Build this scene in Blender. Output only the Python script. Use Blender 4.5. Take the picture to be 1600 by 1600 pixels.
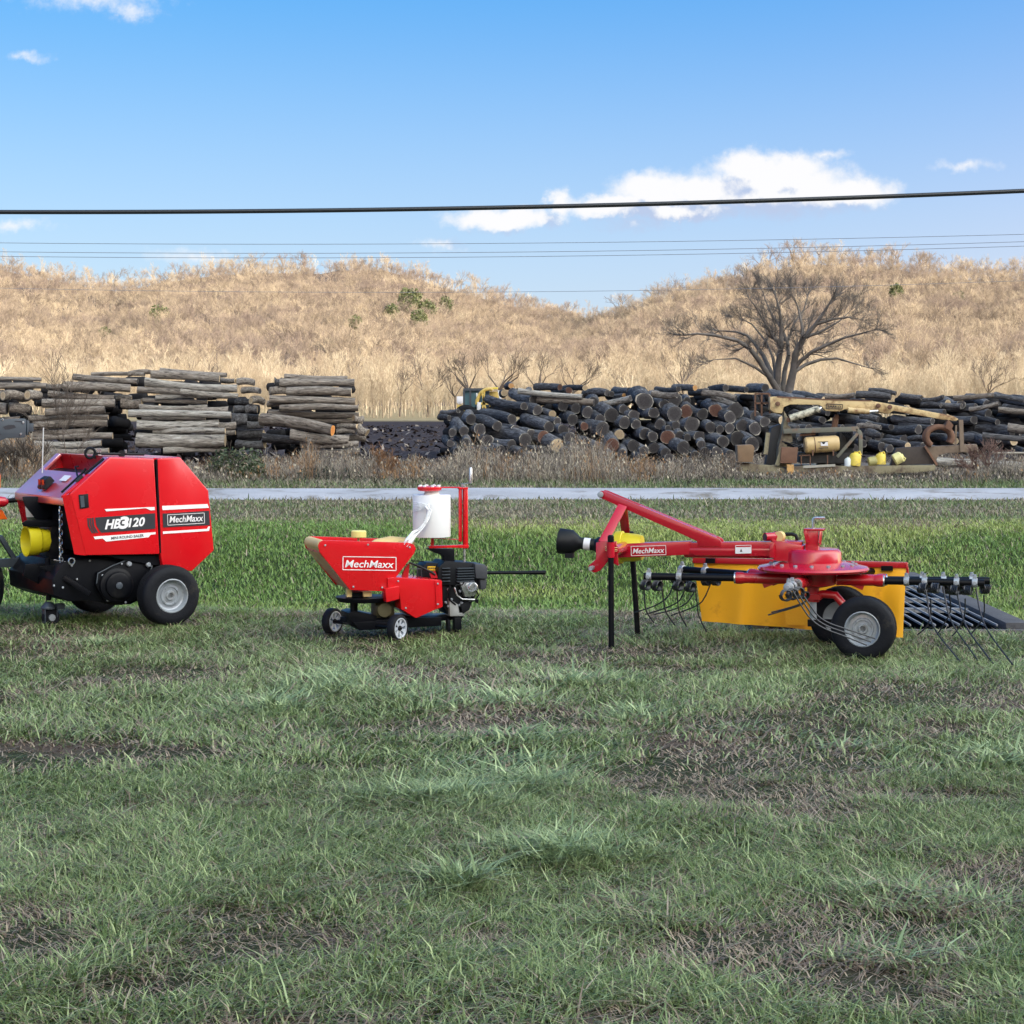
import bpy, bmesh, math, random
import numpy as np
from mathutils import Vector, Matrix, noise as mnoise

random.seed(7)
RNG = np.random.default_rng(11)
SC = bpy.context.scene
COL = SC.collection
for _o in list(bpy.data.objects):
    bpy.data.objects.remove(_o)

# ---------------------------------------------------------------- camera
FPX, HY, EYE = 3200.0, 615.0, 1.5          # focal length in photo pixels, horizon row, eye height
cam_d = bpy.data.cameras.new('camera')
cam = bpy.data.objects.new('camera', cam_d)
COL.objects.link(cam)
cam_d.sensor_width = 36.0
cam_d.lens = 36.0 * FPX / 1600.0
cam_d.shift_y = -(800.0 - HY) / 1600.0
cam_d.clip_start = 0.1
cam_d.clip_end = 8000.0
cam.location = (0, 0, EYE)
cam.rotation_euler = (math.radians(90), 0, 0)
SC.camera = cam

# ---------------------------------------------------------------- light
SUN_EL, SUN_AZ = math.radians(12.0), math.radians(128.0)   # azimuth clockwise from +Y: behind the camera, to the right
sun_dir = Vector((math.sin(SUN_AZ) * math.cos(SUN_EL), math.cos(SUN_AZ) * math.cos(SUN_EL), math.sin(SUN_EL)))
sun_d = bpy.data.lights.new('sun', 'SUN')
sun = bpy.data.objects.new('sun', sun_d)
COL.objects.link(sun)
sun_d.energy = 3.7
sun_d.angle = math.radians(0.5)
sun_d.color = (1.0, 0.88, 0.74)
sun.rotation_euler = sun_dir.to_track_quat('Z', 'Y').to_euler()
sun.location = sun_dir * 300

SC.view_settings.view_transform = 'Standard'
SC.view_settings.look = 'None'
SC.view_settings.gamma = 1.0
SC.view_settings.use_curve_mapping = False
SC.view_settings.exposure = 1.03
SC.cycles.use_denoising = True
SC.cycles.max_bounces = 5
SC.cycles.diffuse_bounces = 3
SC.cycles.glossy_bounces = 3
SC.cycles.transparent_max_bounces = 6
SC.cycles.sample_clamp_indirect = 4.0

W = bpy.data.worlds.new('World')
SC.world = W
W.use_nodes = True


class NT:
    """Small helper to write node trees."""
    def __init__(self, tree):
        self.t = tree

    def n(self, kind, **kw):
        nd = self.t.nodes.new(kind)
        for k, v in kw.items():
            if k == 'inp':
                for i, val in v.items():
                    self.put(nd, i, val)
            else:
                setattr(nd, k, v)
        return nd

    def put(self, nd, i, val):
        s = nd.inputs[i]
        if isinstance(val, bpy.types.NodeSocket):
            self.t.links.new(val, s)
        else:
            s.default_value = val

    def math(self, op, a, b=None, c=None, clamp=False):
        nd = self.n('ShaderNodeMath', operation=op, use_clamp=clamp)
        for i, v in enumerate((a, b, c)):
            if v is not None:
                self.put(nd, i, v)
        return nd.outputs[0]

    def mix(self, fac, a, b, blend='MIX'):
        nd = self.n('ShaderNodeMix', data_type='RGBA', blend_type=blend)
        self.put(nd, 0, fac)
        self.put(nd, 6, a)
        self.put(nd, 7, b)
        return nd.outputs[2]

    def noise(self, vec, scale, detail=4.0, rough=0.55, dist=0.0):
        nd = self.n('ShaderNodeTexNoise', inp={'Scale': scale, 'Detail': detail, 'Roughness': rough, 'Distortion': dist})
        if vec is not None:
            self.put(nd, 'Vector', vec)
        return nd.outputs[0]

    def mapr(self, v, a, b, c=0.0, d=1.0, smooth=False):
        nd = self.n('ShaderNodeMapRange', clamp=True)
        if smooth:
            nd.interpolation_type = 'SMOOTHSTEP'
        for i, x in enumerate((v, a, b, c, d)):
            self.put(nd, i, x)
        return nd.outputs[0]

    def ramp(self, v, stops, mode='LINEAR'):
        nd = self.n('ShaderNodeValToRGB')
        nd.color_ramp.interpolation = mode
        el = nd.color_ramp.elements
        while len(el) > 1:
            el.remove(el[-1])
        el[0].position = stops[0][0]
        el[0].color = rgba(stops[0][1])
        for p, c in stops[1:]:
            e = el.new(p)
            e.color = rgba(c)
        self.put(nd, 0, v)
        return nd.outputs[0]


def rgba(c):
    return tuple(c) + (1.0,) if len(c) == 3 else tuple(c)


def build_world():
    t = W.node_tree
    t.nodes.clear()
    N = NT(t)
    sky = N.n('ShaderNodeTexSky', sky_type='NISHITA', sun_disc=False)
    sky.sun_elevation = SUN_EL
    sky.sun_rotation = SUN_AZ
    sky.altitude = 200
    sky.air_density = 1.0
    sky.dust_density = 0.4
    sky.ozone_density = 1.5
    # clouds: a density field over the directions of the sky ahead, lumps broken up by noise
    puffs = [(1215, 296, 165, 50), (1180, 262, 75, 34), (1240, 262, 60, 30), (1335, 300, 80, 30), (1025, 300, 82, 36), (1100, 300, 70, 30), (950, 322, 75, 22), (1060, 330, 130, 20),
             (790, 344, 105, 22), (872, 318, 26, 26), (1000, 350, 70, 12), (1200, 326, 120, 14), (1292, 239, 34, 9),
             (150, 2, 95, 17), (205, 18, 34, 15), (45, 91, 34, 8), (300, 400, 62, 13), (688, 384, 34, 9), (1510, 258, 44, 9), (20, 352, 60, 9)]
    g = bpy.data.node_groups.new('cloud_field', 'ShaderNodeTree')
    g.interface.new_socket('P', in_out='INPUT', socket_type='NodeSocketVector')
    g.interface.new_socket('F', in_out='OUTPUT', socket_type='NodeSocketFloat')
    G = NT(g)
    gi = g.nodes.new('NodeGroupInput')
    go = g.nodes.new('NodeGroupOutput')
    nz = G.n('ShaderNodeTexNoise', inp={'Vector': gi.outputs[0], 'Scale': 2.2, 'Detail': 8.0, 'Roughness': 0.6})
    off = G.n('ShaderNodeVectorMath', operation='SUBTRACT', inp={0: nz.outputs[1], 1: (0.5, 0.5, 0.5)})
    off2 = G.n('ShaderNodeVectorMath', operation='MULTIPLY', inp={0: off.outputs[0], 1: (0.62, 0.44, 0)})
    pw = G.n('ShaderNodeVectorMath', operation='ADD', inp={0: gi.outputs[0], 1: off2.outputs[0]})
    acc = None
    for (cx, cy, rx, ry) in puffs:
        d = G.n('ShaderNodeVectorMath', operation='SUBTRACT', inp={0: pw.outputs[0], 1: ((cx - 800) / 100, (HY - cy) / 100, 0)})
        s = G.n('ShaderNodeVectorMath', operation='MULTIPLY', inp={0: d.outputs[0], 1: (100 / rx, 100 / ry, 0)})
        ln = G.n('ShaderNodeVectorMath', operation='LENGTH', inp={0: s.outputs[0]})
        amp = 1.0 if ry > 17 else 0.28
        v = G.math('MULTIPLY', G.math('SUBTRACT', 1.0, ln.outputs['Value']), amp)
        acc = v if acc is None else G.math('SMOOTH_MAX', acc, v, 0.12)
    n2 = G.noise(gi.outputs[0], 5.0, 8.0, 0.62)
    g.links.new(G.math('ADD', acc, G.math('MULTIPLY', G.math('SUBTRACT', n2, 0.5), 0.55)), go.inputs[0])

    tc = N.n('ShaderNodeTexCoord')
    sep = N.n('ShaderNodeSeparateXYZ', inp={0: tc.outputs['Generated']})
    yy = N.math('MAXIMUM', sep.outputs[1], 0.05)
    P = N.n('ShaderNodeCombineXYZ', inp={0: N.math('MULTIPLY', N.math('DIVIDE', sep.outputs[0], yy), 32.0),
                                         1: N.math('MULTIPLY', N.math('DIVIDE', sep.outputs[2], yy), 32.0)})
    ga = N.n('ShaderNodeGroup')
    ga.node_tree = g
    N.put(ga, 0, P.outputs[0])
    Pb = N.n('ShaderNodeVectorMath', operation='ADD', inp={0: P.outputs[0], 1: (0.14, 0.34, 0)})
    gb = N.n('ShaderNodeGroup')
    gb.node_tree = g
    N.put(gb, 0, Pb.outputs[0])
    ahead = N.mapr(sep.outputs[1], 0.1, 0.4)
    alpha = N.math('MULTIPLY', N.mapr(ga.outputs[0], -0.14, 0.52, 0, 0.95, smooth=True), ahead)
    lit = N.mapr(N.math('SUBTRACT', ga.outputs[0], gb.outputs[0]), -0.34, 0.16, 0, 1, smooth=True)
    cc = N.mix(lit, CLOUD_DARK, CLOUD_LIT)
    # clear sky: away from the sun its blue is deeper, towards the sun it is paler and brighter, boosted to light the shaded foreground
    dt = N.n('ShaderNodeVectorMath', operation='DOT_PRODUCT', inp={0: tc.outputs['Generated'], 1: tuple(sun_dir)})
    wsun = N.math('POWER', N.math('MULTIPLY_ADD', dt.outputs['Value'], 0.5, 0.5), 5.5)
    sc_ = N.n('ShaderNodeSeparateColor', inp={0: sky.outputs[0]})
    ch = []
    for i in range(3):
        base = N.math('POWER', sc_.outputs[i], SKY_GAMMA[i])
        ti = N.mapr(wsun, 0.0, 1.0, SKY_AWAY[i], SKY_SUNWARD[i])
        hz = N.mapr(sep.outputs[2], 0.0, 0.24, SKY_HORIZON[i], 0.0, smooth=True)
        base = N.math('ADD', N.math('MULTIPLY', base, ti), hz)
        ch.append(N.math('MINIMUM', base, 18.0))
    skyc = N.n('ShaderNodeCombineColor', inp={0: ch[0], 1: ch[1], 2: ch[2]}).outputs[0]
    col = N.mix(alpha, skyc, cc)
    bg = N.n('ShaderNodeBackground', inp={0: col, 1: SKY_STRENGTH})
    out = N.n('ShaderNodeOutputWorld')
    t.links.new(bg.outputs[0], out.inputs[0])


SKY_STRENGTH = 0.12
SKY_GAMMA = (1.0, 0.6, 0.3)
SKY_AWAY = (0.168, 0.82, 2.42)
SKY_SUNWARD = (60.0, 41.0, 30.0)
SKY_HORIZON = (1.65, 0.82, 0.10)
CLOUD_LIT = (4.15, 4.1, 4.1, 1)
CLOUD_DARK = (2.1, 2.5, 3.4, 1)
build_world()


# ---------------------------------------------------------------- helpers
def P(px, py, d):
    """World point seen at photo pixel (px, py) at depth d."""
    return Vector(((px - 800.0) / FPX * d, d, EYE - (py - HY) / FPX * d))


def tag(o, label=None, cat=None, group=None, kind=None):
    if label: o['label'] = label
    if cat: o['category'] = cat
    if group: o['group'] = group
    if kind: o['kind'] = kind
    return o


def empty(name, loc, rz=0.0):
    o = bpy.data.objects.new(name, None)
    COL.objects.link(o)
    o.location = loc
    o.rotation_euler = (0, 0, rz)
    o.empty_display_size = 0.2
    return o


def mesh_obj(name, me, parent=None):
    o = bpy.data.objects.new(name, me)
    COL.objects.link(o)
    if parent is not None:
        o.parent = parent
    return o


def np_mesh(name, verts, faces_flat, loop_total, mats=(), midx=None, smooth=False, attrs=None, uniform=None):
    """Mesh straight from numpy arrays. faces_flat: loop vertex indices; loop_total: array, or an int when all faces are alike."""
    me = bpy.data.meshes.new(name)
    verts = np.ascontiguousarray(verts, dtype=np.float32)
    faces_flat = np.ascontiguousarray(faces_flat, dtype=np.int32).ravel()
    if isinstance(loop_total, int):
        nf = len(faces_flat) // loop_total
        lt = np.full(nf, loop_total, np.int32)
    else:
        lt = np.asarray(loop_total, np.int32)
        nf = len(lt)
    ls = np.concatenate(([0], np.cumsum(lt)[:-1])).astype(np.int32)
    me.vertices.add(len(verts))
    me.vertices.foreach_set('co', verts.ravel())
    me.loops.add(len(faces_flat))
    me.loops.foreach_set('vertex_index', faces_flat)
    me.polygons.add(nf)
    me.polygons.foreach_set('loop_start', ls)
    me.polygons.foreach_set('loop_total', lt)
    if smooth:
        me.polygons.foreach_set('use_smooth', np.ones(nf, bool))
    if midx is not None:
        me.polygons.foreach_set('material_index', np.asarray(midx, np.int32))
    for m in mats:
        me.materials.append(m)
    for k, v in (attrs or {}).items():
        a = me.attributes.new(k, 'FLOAT', 'POINT')
        a.data.foreach_set('value', np.ascontiguousarray(v, np.float32))
    me.update(calc_edges=True)
    return me


class MB:
    """Collects simple solids and links them as one mesh object."""
    def __init__(self):
        self.v, self.f, self.m = [], [], []
        self.cur = 0

    def add(self, vs, fs):
        b = len(self.v)
        self.v += [tuple(x) for x in vs]
        self.f += [tuple(b + i for i in q) for q in fs]
        self.m += [self.cur] * len(fs)
        return self

    def box(self, c, s, M=None):
        x, y, z = s[0] / 2, s[1] / 2, s[2] / 2
        vs = [Vector((i * x, j * y, k * z)) for i in (-1, 1) for j in (-1, 1) for k in (-1, 1)]
        if M is not None:
            vs = [M @ p for p in vs]
        c = Vector(c)
        return self.add([p + c for p in vs], [(0, 1, 3, 2), (4, 6, 7, 5), (0, 4, 5, 1), (2, 3, 7, 6), (0, 2, 6, 4), (1, 5, 7, 3)])

    def bar(self, a, b, w, h, up=(0, 0, 1)):
        """Rectangular bar from a to b, w across, h along up."""
        a, b = Vector(a), Vector(b)
        d = (b - a)
        L = d.length
        d.normalize()
        s = d.cross(Vector(up))
        if s.length < 1e-5:
            s = d.cross(Vector((0, 1, 0)))
        s.normalize()
        u = s.cross(d)
        M = Matrix((d, s, u)).transposed()
        return self.box((a + b) / 2, (L, w, h), M)

    def prism(self, pts, off):
        """Extrude a planar outline (3D points) by vector off."""
        off = Vector(off)
        A = [Vector(p) for p in pts]
        n = len(A)
        vs = A + [p + off for p in A]
        fs = [tuple(range(n - 1, -1, -1)), tuple(range(n, 2 * n))]
        fs += [(i, (i + 1) % n, n + (i + 1) % n, n + i) for i in range(n)]
        return self.add(vs, fs)

    def loft(self, rings, cap=True):
        n = len(rings[0])
        vs = [p for r in rings for p in r]
        fs = []
        for k in range(len(rings) - 1):
            for i in range(n):
                j = (i + 1) % n
                fs.append((k * n + i, k * n + j, (k + 1) * n + j, (k + 1) * n + i))
        if cap:
            fs.append(tuple(range(n - 1, -1, -1)))
            fs.append(tuple((len(rings) - 1) * n + i for i in range(n)))
        return self.add(vs, fs)

    def tube(self, pts, r, n=8, cap=True):
        pts = [Vector(p) for p in pts]
        rs = r if isinstance(r, (list, tuple)) else [r] * len(pts)
        rings = []
        t = (pts[1] - pts[0]).normalized()
        ref = Vector((0, 0, 1)) if abs(t.z) < 0.9 else Vector((1, 0, 0))
        s = t.cross(ref).normalized()
        for i, p in enumerate(pts):
            a = pts[max(i - 1, 0)]
            b = pts[min(i + 1, len(pts) - 1)]
            t = (b - a).normalized()
            s = (s - t * s.dot(t)).normalized()
            q = t.cross(s)
            rings.append([p + (s * math.cos(2 * math.pi * k / n) + q * math.sin(2 * math.pi * k / n)) * rs[i] for k in range(n)])
        return self.loft(rings, cap)

    def cyl(self, a, b, r, n=16, r2=None):
        return self.tube([a, b], [r, r if r2 is None else r2], n)

    def lathe(self, c, axis, prof, n=24, closed=False):
        """prof: (offset along axis, radius) pairs."""
        c, ax = Vector(c), Vector(axis).normalized()
        ref = Vector((0, 0, 1)) if abs(ax.z) < 0.9 else Vector((1, 0, 0))
        s = ax.cross(ref).normalized()
        q = ax.cross(s)
        rings = [[c + ax * h + (s * math.cos(2 * math.pi * k / n) + q * math.sin(2 * math.pi * k / n)) * max(r, 1e-4) for k in range(n)] for h, r in prof]
        if closed:
            rings.append(rings[0])
        return self.loft(rings, cap=not closed)

    def torus(self, c, axis, R, r, n=24, m=8):
        prof = [(r * math.sin(2 * math.pi * k / m), R + r * math.cos(2 * math.pi * k / m)) for k in range(m)]
        return self.lathe(c, axis, prof, n, closed=True)

    def build(self, name, mat, parent=None, bevel=0.0, smooth=35.0):
        me = bpy.data.meshes.new(name)
        me.from_pydata([tuple(p) for p in self.v], [], self.f)
        for m in (mat if isinstance(mat, (list, tuple)) else [mat]):
            me.materials.append(m)
        if max(self.m, default=0):
            me.polygons.foreach_set('material_index', self.m)
        bm = bmesh.new()
        bm.from_mesh(me)
        bmesh.ops.recalc_face_normals(bm, faces=bm.faces)
        if bevel > 0:
            es = [e for e in bm.edges if len(e.link_faces) == 2 and e.calc_face_angle(0) > math.radians(30) and e.calc_length() > bevel * 1.5]
            bmesh.ops.bevel(bm, geom=es, offset=bevel, segments=2, profile=0.6, affect='EDGES', clamp_overlap=True)
        if smooth:
            for fc in bm.faces:
                fc.smooth = True
            for e in bm.edges:
                if len(e.link_faces) == 2 and e.calc_face_angle(0) > math.radians(smooth):
                    e.smooth = False
        bm.to_mesh(me)
        bm.free()
        return mesh_obj(name, me, parent)


class Frame:
    """A thing's own axes: u along it, v away from the camera, z up; px() finds where a photo pixel meets the plane v = const."""
    def __init__(self, O, yaw_deg):
        self.O = Vector(O)
        a = math.radians(yaw_deg)
        self.a = a
        self.u = Vector((math.cos(a), math.sin(a), 0))
        self.v = Vector((-math.sin(a), math.cos(a), 0))

    def loc(self, p):
        q = p - self.O
        return Vector((q.dot(self.u), q.dot(self.v), q.z))

    def px(self, x, y, v=0.0):
        C = Vector((0, 0, EYE))
        D = Vector(((x - 800) / FPX, 1, -(y - HY) / FPX))
        t = (v - (C - self.O).dot(self.v)) / D.dot(self.v)
        return self.loc(C + D * t)

    def pu(self, x, y, u=0.0):
        C = Vector((0, 0, EYE))
        D = Vector(((x - 800) / FPX, 1, -(y - HY) / FPX))
        t = (u - (C - self.O).dot(self.u)) / D.dot(self.u)
        return self.loc(C + D * t)

    def pz(self, x, y, z=0.0):
        """where the pixel meets the level plane z"""
        t = (z + self.O.z - EYE) / (-(y - HY) / FPX)
        return self.loc(Vector(((x - 800) / FPX * t, t, z + self.O.z)))

    def pd(self, x, y, d):
        return self.loc(P(x, y, d))


# ---------------------------------------------------------------- materials
MATS = {}


def mat(name, col, rough=0.5, metal=0.0, var=0.0, vscale=8.0, bump=0.0, bscale=40.0, dirt=None, dirt_amt=0.0, dirt_scale=3.0,
        coat=0.0, spec=0.5, obj_coords=True, rvar=0.0):
    if name in MATS:
        return MATS[name]
    m = bpy.data.materials.new(name)
    m.use_nodes = True
    N = NT(m.node_tree)
    b = m.node_tree.nodes['Principled BSDF']
    tc = N.n('ShaderNodeTexCoord')
    vec = tc.outputs['Object'] if obj_coords else N.n('ShaderNodeNewGeometry').outputs['Position']
    c = rgba(col)
    if var > 0:
        nz = N.noise(vec, vscale, 5.0, 0.6)
        k = N.mapr(nz, 0.25, 0.75, 1.0 - var, 1.0 + var)
        c = N.mix(1.0, c, N.n('ShaderNodeCombineColor', inp={0: k, 1: k, 2: k}).outputs[0], 'MULTIPLY')
    if dirt is not None:
        dn = N.noise(vec, dirt_scale, 8.0, 0.68)
        c = N.mix(N.mapr(dn, 0.62 - dirt_amt * 0.4, 0.72 - dirt_amt * 0.3), c, rgba(dirt))
    N.put(b, 'Base Color', c)
    r = rough
    if rvar > 0:
        r = N.mapr(N.noise(vec, vscale * 1.7, 5.0), 0.3, 0.7, rough - rvar, rough + rvar)
    N.put(b, 'Roughness', r)
    b.inputs['Metallic'].default_value = metal
    b.inputs['Specular IOR Level'].default_value = spec
    if coat:
        b.inputs['Coat Weight'].default_value = coat
        b.inputs['Coat Roughness'].default_value = 0.12
    if bump > 0:
        bp = N.n('ShaderNodeBump', inp={'Strength': bump, 'Distance': 0.02, 'Height': N.noise(vec, bscale, 4.0)})
        N.put(b, 'Normal', bp.outputs[0])
    MATS[name] = m
    return m

# ---------------------------------------------------------------- noise for scattering
def vnoise(x, y, seed=0):
    x = np.asarray(x, float); y = np.asarray(y, float)
    xi = np.floor(x).astype(np.int64); yi = np.floor(y).astype(np.int64)
    fx = x - xi; fy = y - yi
    fx = fx * fx * (3 - 2 * fx); fy = fy * fy * (3 - 2 * fy)

    def h(a, b):
        n = (a * 374761393 + b * 668265263 + seed * 1442695041) & 0xFFFFFFFF
        n = ((n ^ (n >> 13)) * 1274126177) & 0xFFFFFFFF
        return ((n ^ (n >> 16)) & 0xFFFF) / 65535.0
    return (h(xi, yi) * (1 - fx) + h(xi + 1, yi) * fx) * (1 - fy) + (h(xi, yi + 1) * (1 - fx) + h(xi + 1, yi + 1) * fx) * fy


def fbm(x, y, seed=0, oct=4):
    s = 0; a = 0.5; t = 0
    for k in range(oct):
        s = s + a * vnoise(x * 2 ** k, y * 2 ** k, seed + k * 17); t += a; a *= 0.5
    return s / t


def smooth(a, b, x):
    t = np.clip((np.asarray(x, float) - a) / (b - a), 0, 1)
    return t * t * (3 - 2 * t)


def ground_z(x, y):
    x = np.asarray(x, float); y = np.asarray(y, float)
    yb = y + (fbm(x * 0.35 + 3, y * 0.2, 23, 3) - 0.5) * 2.2
    swale = -0.52 * smooth(13.4, 18.0, yb) + 0.50 * smooth(19.0, 23.2, y)
    flank = smooth(30, 60, np.abs(x))
    lump = (fbm(x * 0.9, y * 0.9, 5, 4) - 0.5) * 0.045 * (1 - smooth(25, 28, y)) * smooth(3.0, 4.0, y)
    rough = (fbm(x * 0.35, y * 0.35, 9, 4) - 0.5) * 0.3 * smooth(34, 37, y) * (1 - smooth(70, 76, y))
    rise = 0.02 * smooth(23, 25, y)
    yard = -1.1 * smooth(33.0, 60, y)
    pit = -0.6 * (smooth(1.55, 1.62, x) * (1 - smooth(3.14, 3.2, x))) * smooth(12.85, 12.95, y) * (1 - smooth(16.35, 16.45, y))
    return swale * (1 - flank) + lump + rough + rise + yard + pit


LAWN_DEAD = [(90, 1180, 190, 22), (40, 1195, 60, 16), (260, 1182, 120, 14), (450, 1470, 190, 36), (360, 1440, 150, 18), (1050, 1215, 130, 30), (1180, 1245, 160, 16), (1480, 1245, 170, 14),
             (1080, 1048, 110, 10), (1470, 1140, 60, 10), (1550, 1110, 60, 8), (1330, 1200, 60, 8), (150, 960, 160, 8), (760, 1465, 80, 20), (1430, 1560, 190, 26), (1140, 1470, 120, 16),
             (60, 1480, 90, 30), (1340, 1530, 90, 20), (780, 1180, 60, 9), (1500, 1010, 70, 8), (1150, 1053, 40, 5), (1010, 1600, 120, 24), (210, 1545, 120, 18), (520, 1205, 110, 10)]
LAWN_TUFT = [(560, 1075, 140, 26), (740, 1100, 160, 22), (800, 1160, 100, 18), (120, 1010, 100, 10), (820, 1215, 150, 30), (1440, 1415, 150, 22), (1430, 1500, 170, 26), (1480, 1560, 150, 20), (1170, 1150, 110, 14),
             (1560, 1190, 90, 20), (700, 1250, 160, 25), (900, 1070, 100, 10), (720, 1380, 60, 20), (1300, 1170, 80, 10), (880, 1340, 160, 25), (420, 1110, 90, 16), (1000, 1130, 80, 12)]


def lawn_field(x, y, blobs):
    """Strength 0..1 of patches on the ground; the list gives their place on the lawn."""
    f = np.zeros_like(x)
    for (px, py, rx, ry) in blobs:
        cy = EYE * FPX / (py - HY)
        cx = (px - 800) / FPX * cy
        wx = rx / FPX * cy
        wy = ry * cy * cy / (EYE * FPX)
        f = np.maximum(f, 1.25 - np.sqrt(((x - cx) / wx) ** 2 + ((y - cy) / wy) ** 2))
    n = fbm(x * 3.1, y * 3.1, 77, 4)
    return np.clip(f + (n - 0.5) * 1.3, 0, 1)


def axis(pts):
    out = []
    for a, b, s in pts:
        out += list(np.arange(a, b, s))
    out.append(pts[-1][1])
    return np.array(out)


# ---------------------------------------------------------------- ground
def build_ground():
    xs = axis([(-2600, -300, 230), (-300, -60, 24), (-60, -14, 2.0), (-14, 14, 0.22), (14, 60, 2.0), (60, 300, 24), (300, 2600, 230)])
    ys = axis([(-1300, -40, 140), (-40, 2, 3), (2, 28, 0.22), (28, 80, 0.8), (80, 120, 5), (120, 320, 25), (320, 2700, 170)])
    X, Y = np.meshgrid(xs, ys)
    Z = ground_z(X, Y)
    v = np.stack([X, Y, Z], -1).reshape(-1, 3)
    nx = len(xs)
    i = np.arange((len(ys) - 1) * nx).reshape(len(ys) - 1, nx)[:, :-1]
    f = np.stack([i, i + 1, i + nx + 1, i + nx], -1)
    m = bpy.data.materials.new('earth')
    m.use_nodes = True
    N = NT(m.node_tree)
    b = m.node_tree.nodes['Principled BSDF']
    pos = N.n('ShaderNodeNewGeometry').outputs['Position']
    sp = N.n('ShaderNodeSeparateXYZ', inp={0: pos})
    wob = N.math('MULTIPLY', N.math('SUBTRACT', N.noise(pos, 0.6, 4), 0.5), 2.2)
    yy = N.math('ADD', sp.outputs[1], wob)
    base = N.ramp(N.mapr(yy, 0, 240), [(0.0, (0.030, 0.036, 0.018)), (0.060, (0.032, 0.042, 0.018)), (0.094, (0.030, 0.048, 0.014)), (0.099, (0.10, 0.092, 0.055)),
                                       (0.128, (0.115, 0.10, 0.065)), (0.133, (0.085, 0.09, 0.05)), (0.140, (0.06, 0.048, 0.036)), (0.29, (0.05, 0.038, 0.032)), (0.31, (0.034, 0.025, 0.026)),
                                       (0.78, (0.036, 0.026, 0.026)), (0.84, (0.30, 0.235, 0.13)), (1.0, (0.32, 0.25, 0.14))])
    fine = N.noise(pos, 22.0, 6, 0.7)
    big = N.noise(pos, 1.7, 5, 0.6)
    k = N.math('MULTIPLY', N.mapr(fine, 0.3, 0.7, 0.62, 1.4), N.mapr(big, 0.3, 0.7, 0.75, 1.3))
    c = N.mix(1.0, base, N.n('ShaderNodeCombineColor', inp={0: k, 1: k, 2: k}).outputs[0], 'MULTIPLY')
    # bare soil and thatch showing between the blades of the near lawn
    near = N.mapr(sp.outputs[1], 17, 13)
    thatch = N.mapr(N.noise(pos, 1.3, 6, 0.65, 0.4), 0.50, 0.62)
    c = N.mix(N.math('MULTIPLY', near, thatch), c, N.mix(N.noise(pos, 30, 4), (0.03, 0.022, 0.018, 1), (0.13, 0.098, 0.075, 1)))
    # pale bark scraps strewn over the dark yard soil
    scr = N.math('MULTIPLY', N.mapr(N.noise(pos, 4.0, 2, 0.5), 0.64, 0.68), N.math('MULTIPLY', N.mapr(sp.outputs[1], 72, 76), N.mapr(sp.outputs[1], 130, 95)))
    c = N.mix(scr, c, (0.2, 0.18, 0.18, 1))
    N.put(b, 'Base Color', c)
    b.inputs['Roughness'].default_value = 0.95
    b.inputs['Specular IOR Level'].default_value = 0.15
    bp = N.n('ShaderNodeBump', inp={'Strength': 0.6, 'Distance': 0.03, 'Height': fine})
    N.put(b, 'Normal', bp.outputs[0])
    me = np_mesh('ground', v, f, 4, [m], smooth=True)
    tag(mesh_obj('ground', me), kind='structure')


build_ground()


def build_road():
    xs = np.arange(-160, 161, 1.0)
    n = len(xs)
    rng = np.random.default_rng(3)
    e0 = 28.75 + 0.10 * np.sin(xs * 0.9) + rng.normal(0, .05, n)
    e1 = 31.85 + 0.12 * np.sin(xs * 0.7 + 1) + rng.normal(0, .06, n)
    rows = []
    for t in np.linspace(0, 1, 7):
        y = e0 + (e1 - e0) * t
        rows.append(np.stack([xs, y, np.maximum(ground_z(xs, y), 0) + 0.03 + 0.05 * math.sin(math.pi * t) - (0.08 if t in (0.0, 1.0) else 0)], -1))
    v = np.concatenate(rows)
    i = np.arange(6 * n).reshape(6, n)[:, :-1]
    f = np.stack([i, i + 1, i + n + 1, i + n], -1)
    m = mat('gravel_lane', (0.36, 0.36, 0.385), 0.9, var=0.22, vscale=0.8, bump=0.5, bscale=30, dirt=(0.16, 0.14, 0.115), dirt_amt=0.25, dirt_scale=1.2)
    tag(mesh_obj('road', np_mesh('road', v, f, 4, [m], smooth=True)), kind='structure')


build_road()


# ---------------------------------------------------------------- grass
def col_mesh(name, v, f, lt, col, m):
    me = np_mesh(name, v, f, lt, [m])
    a = me.color_attributes.new('Col', 'FLOAT_COLOR', 'POINT')
    c4 = np.ones((len(v), 4), np.float32)
    c4[:, :3] = col
    a.data.foreach_set('color', c4.ravel())
    return me


def leaf_mat(name, rough=0.5, spec=0.4, transl=0.25):
    m = bpy.data.materials.new(name)
    m.use_nodes = True
    N = NT(m.node_tree)
    b = m.node_tree.nodes['Principled BSDF']
    c = N.n('ShaderNodeVertexColor', layer_name='Col').outputs[0]
    N.put(b, 'Base Color', c)
    b.inputs['Roughness'].default_value = rough
    b.inputs['Specular IOR Level'].default_value = spec
    if transl:
        tr = N.n('ShaderNodeBsdfTranslucent', inp={0: c})
        mx = N.n('ShaderNodeMixShader', inp={0: transl, 1: b.outputs[0], 2: tr.outputs[0]})
        m.node_tree.links.new(mx.outputs[0], m.node_tree.nodes['Material Output'].inputs[0])
    return m


def off_pit(x, y):
    return ~((x > 1.5) & (x < 3.3) & (y > 12.8) & (y < 16.6))


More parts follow.
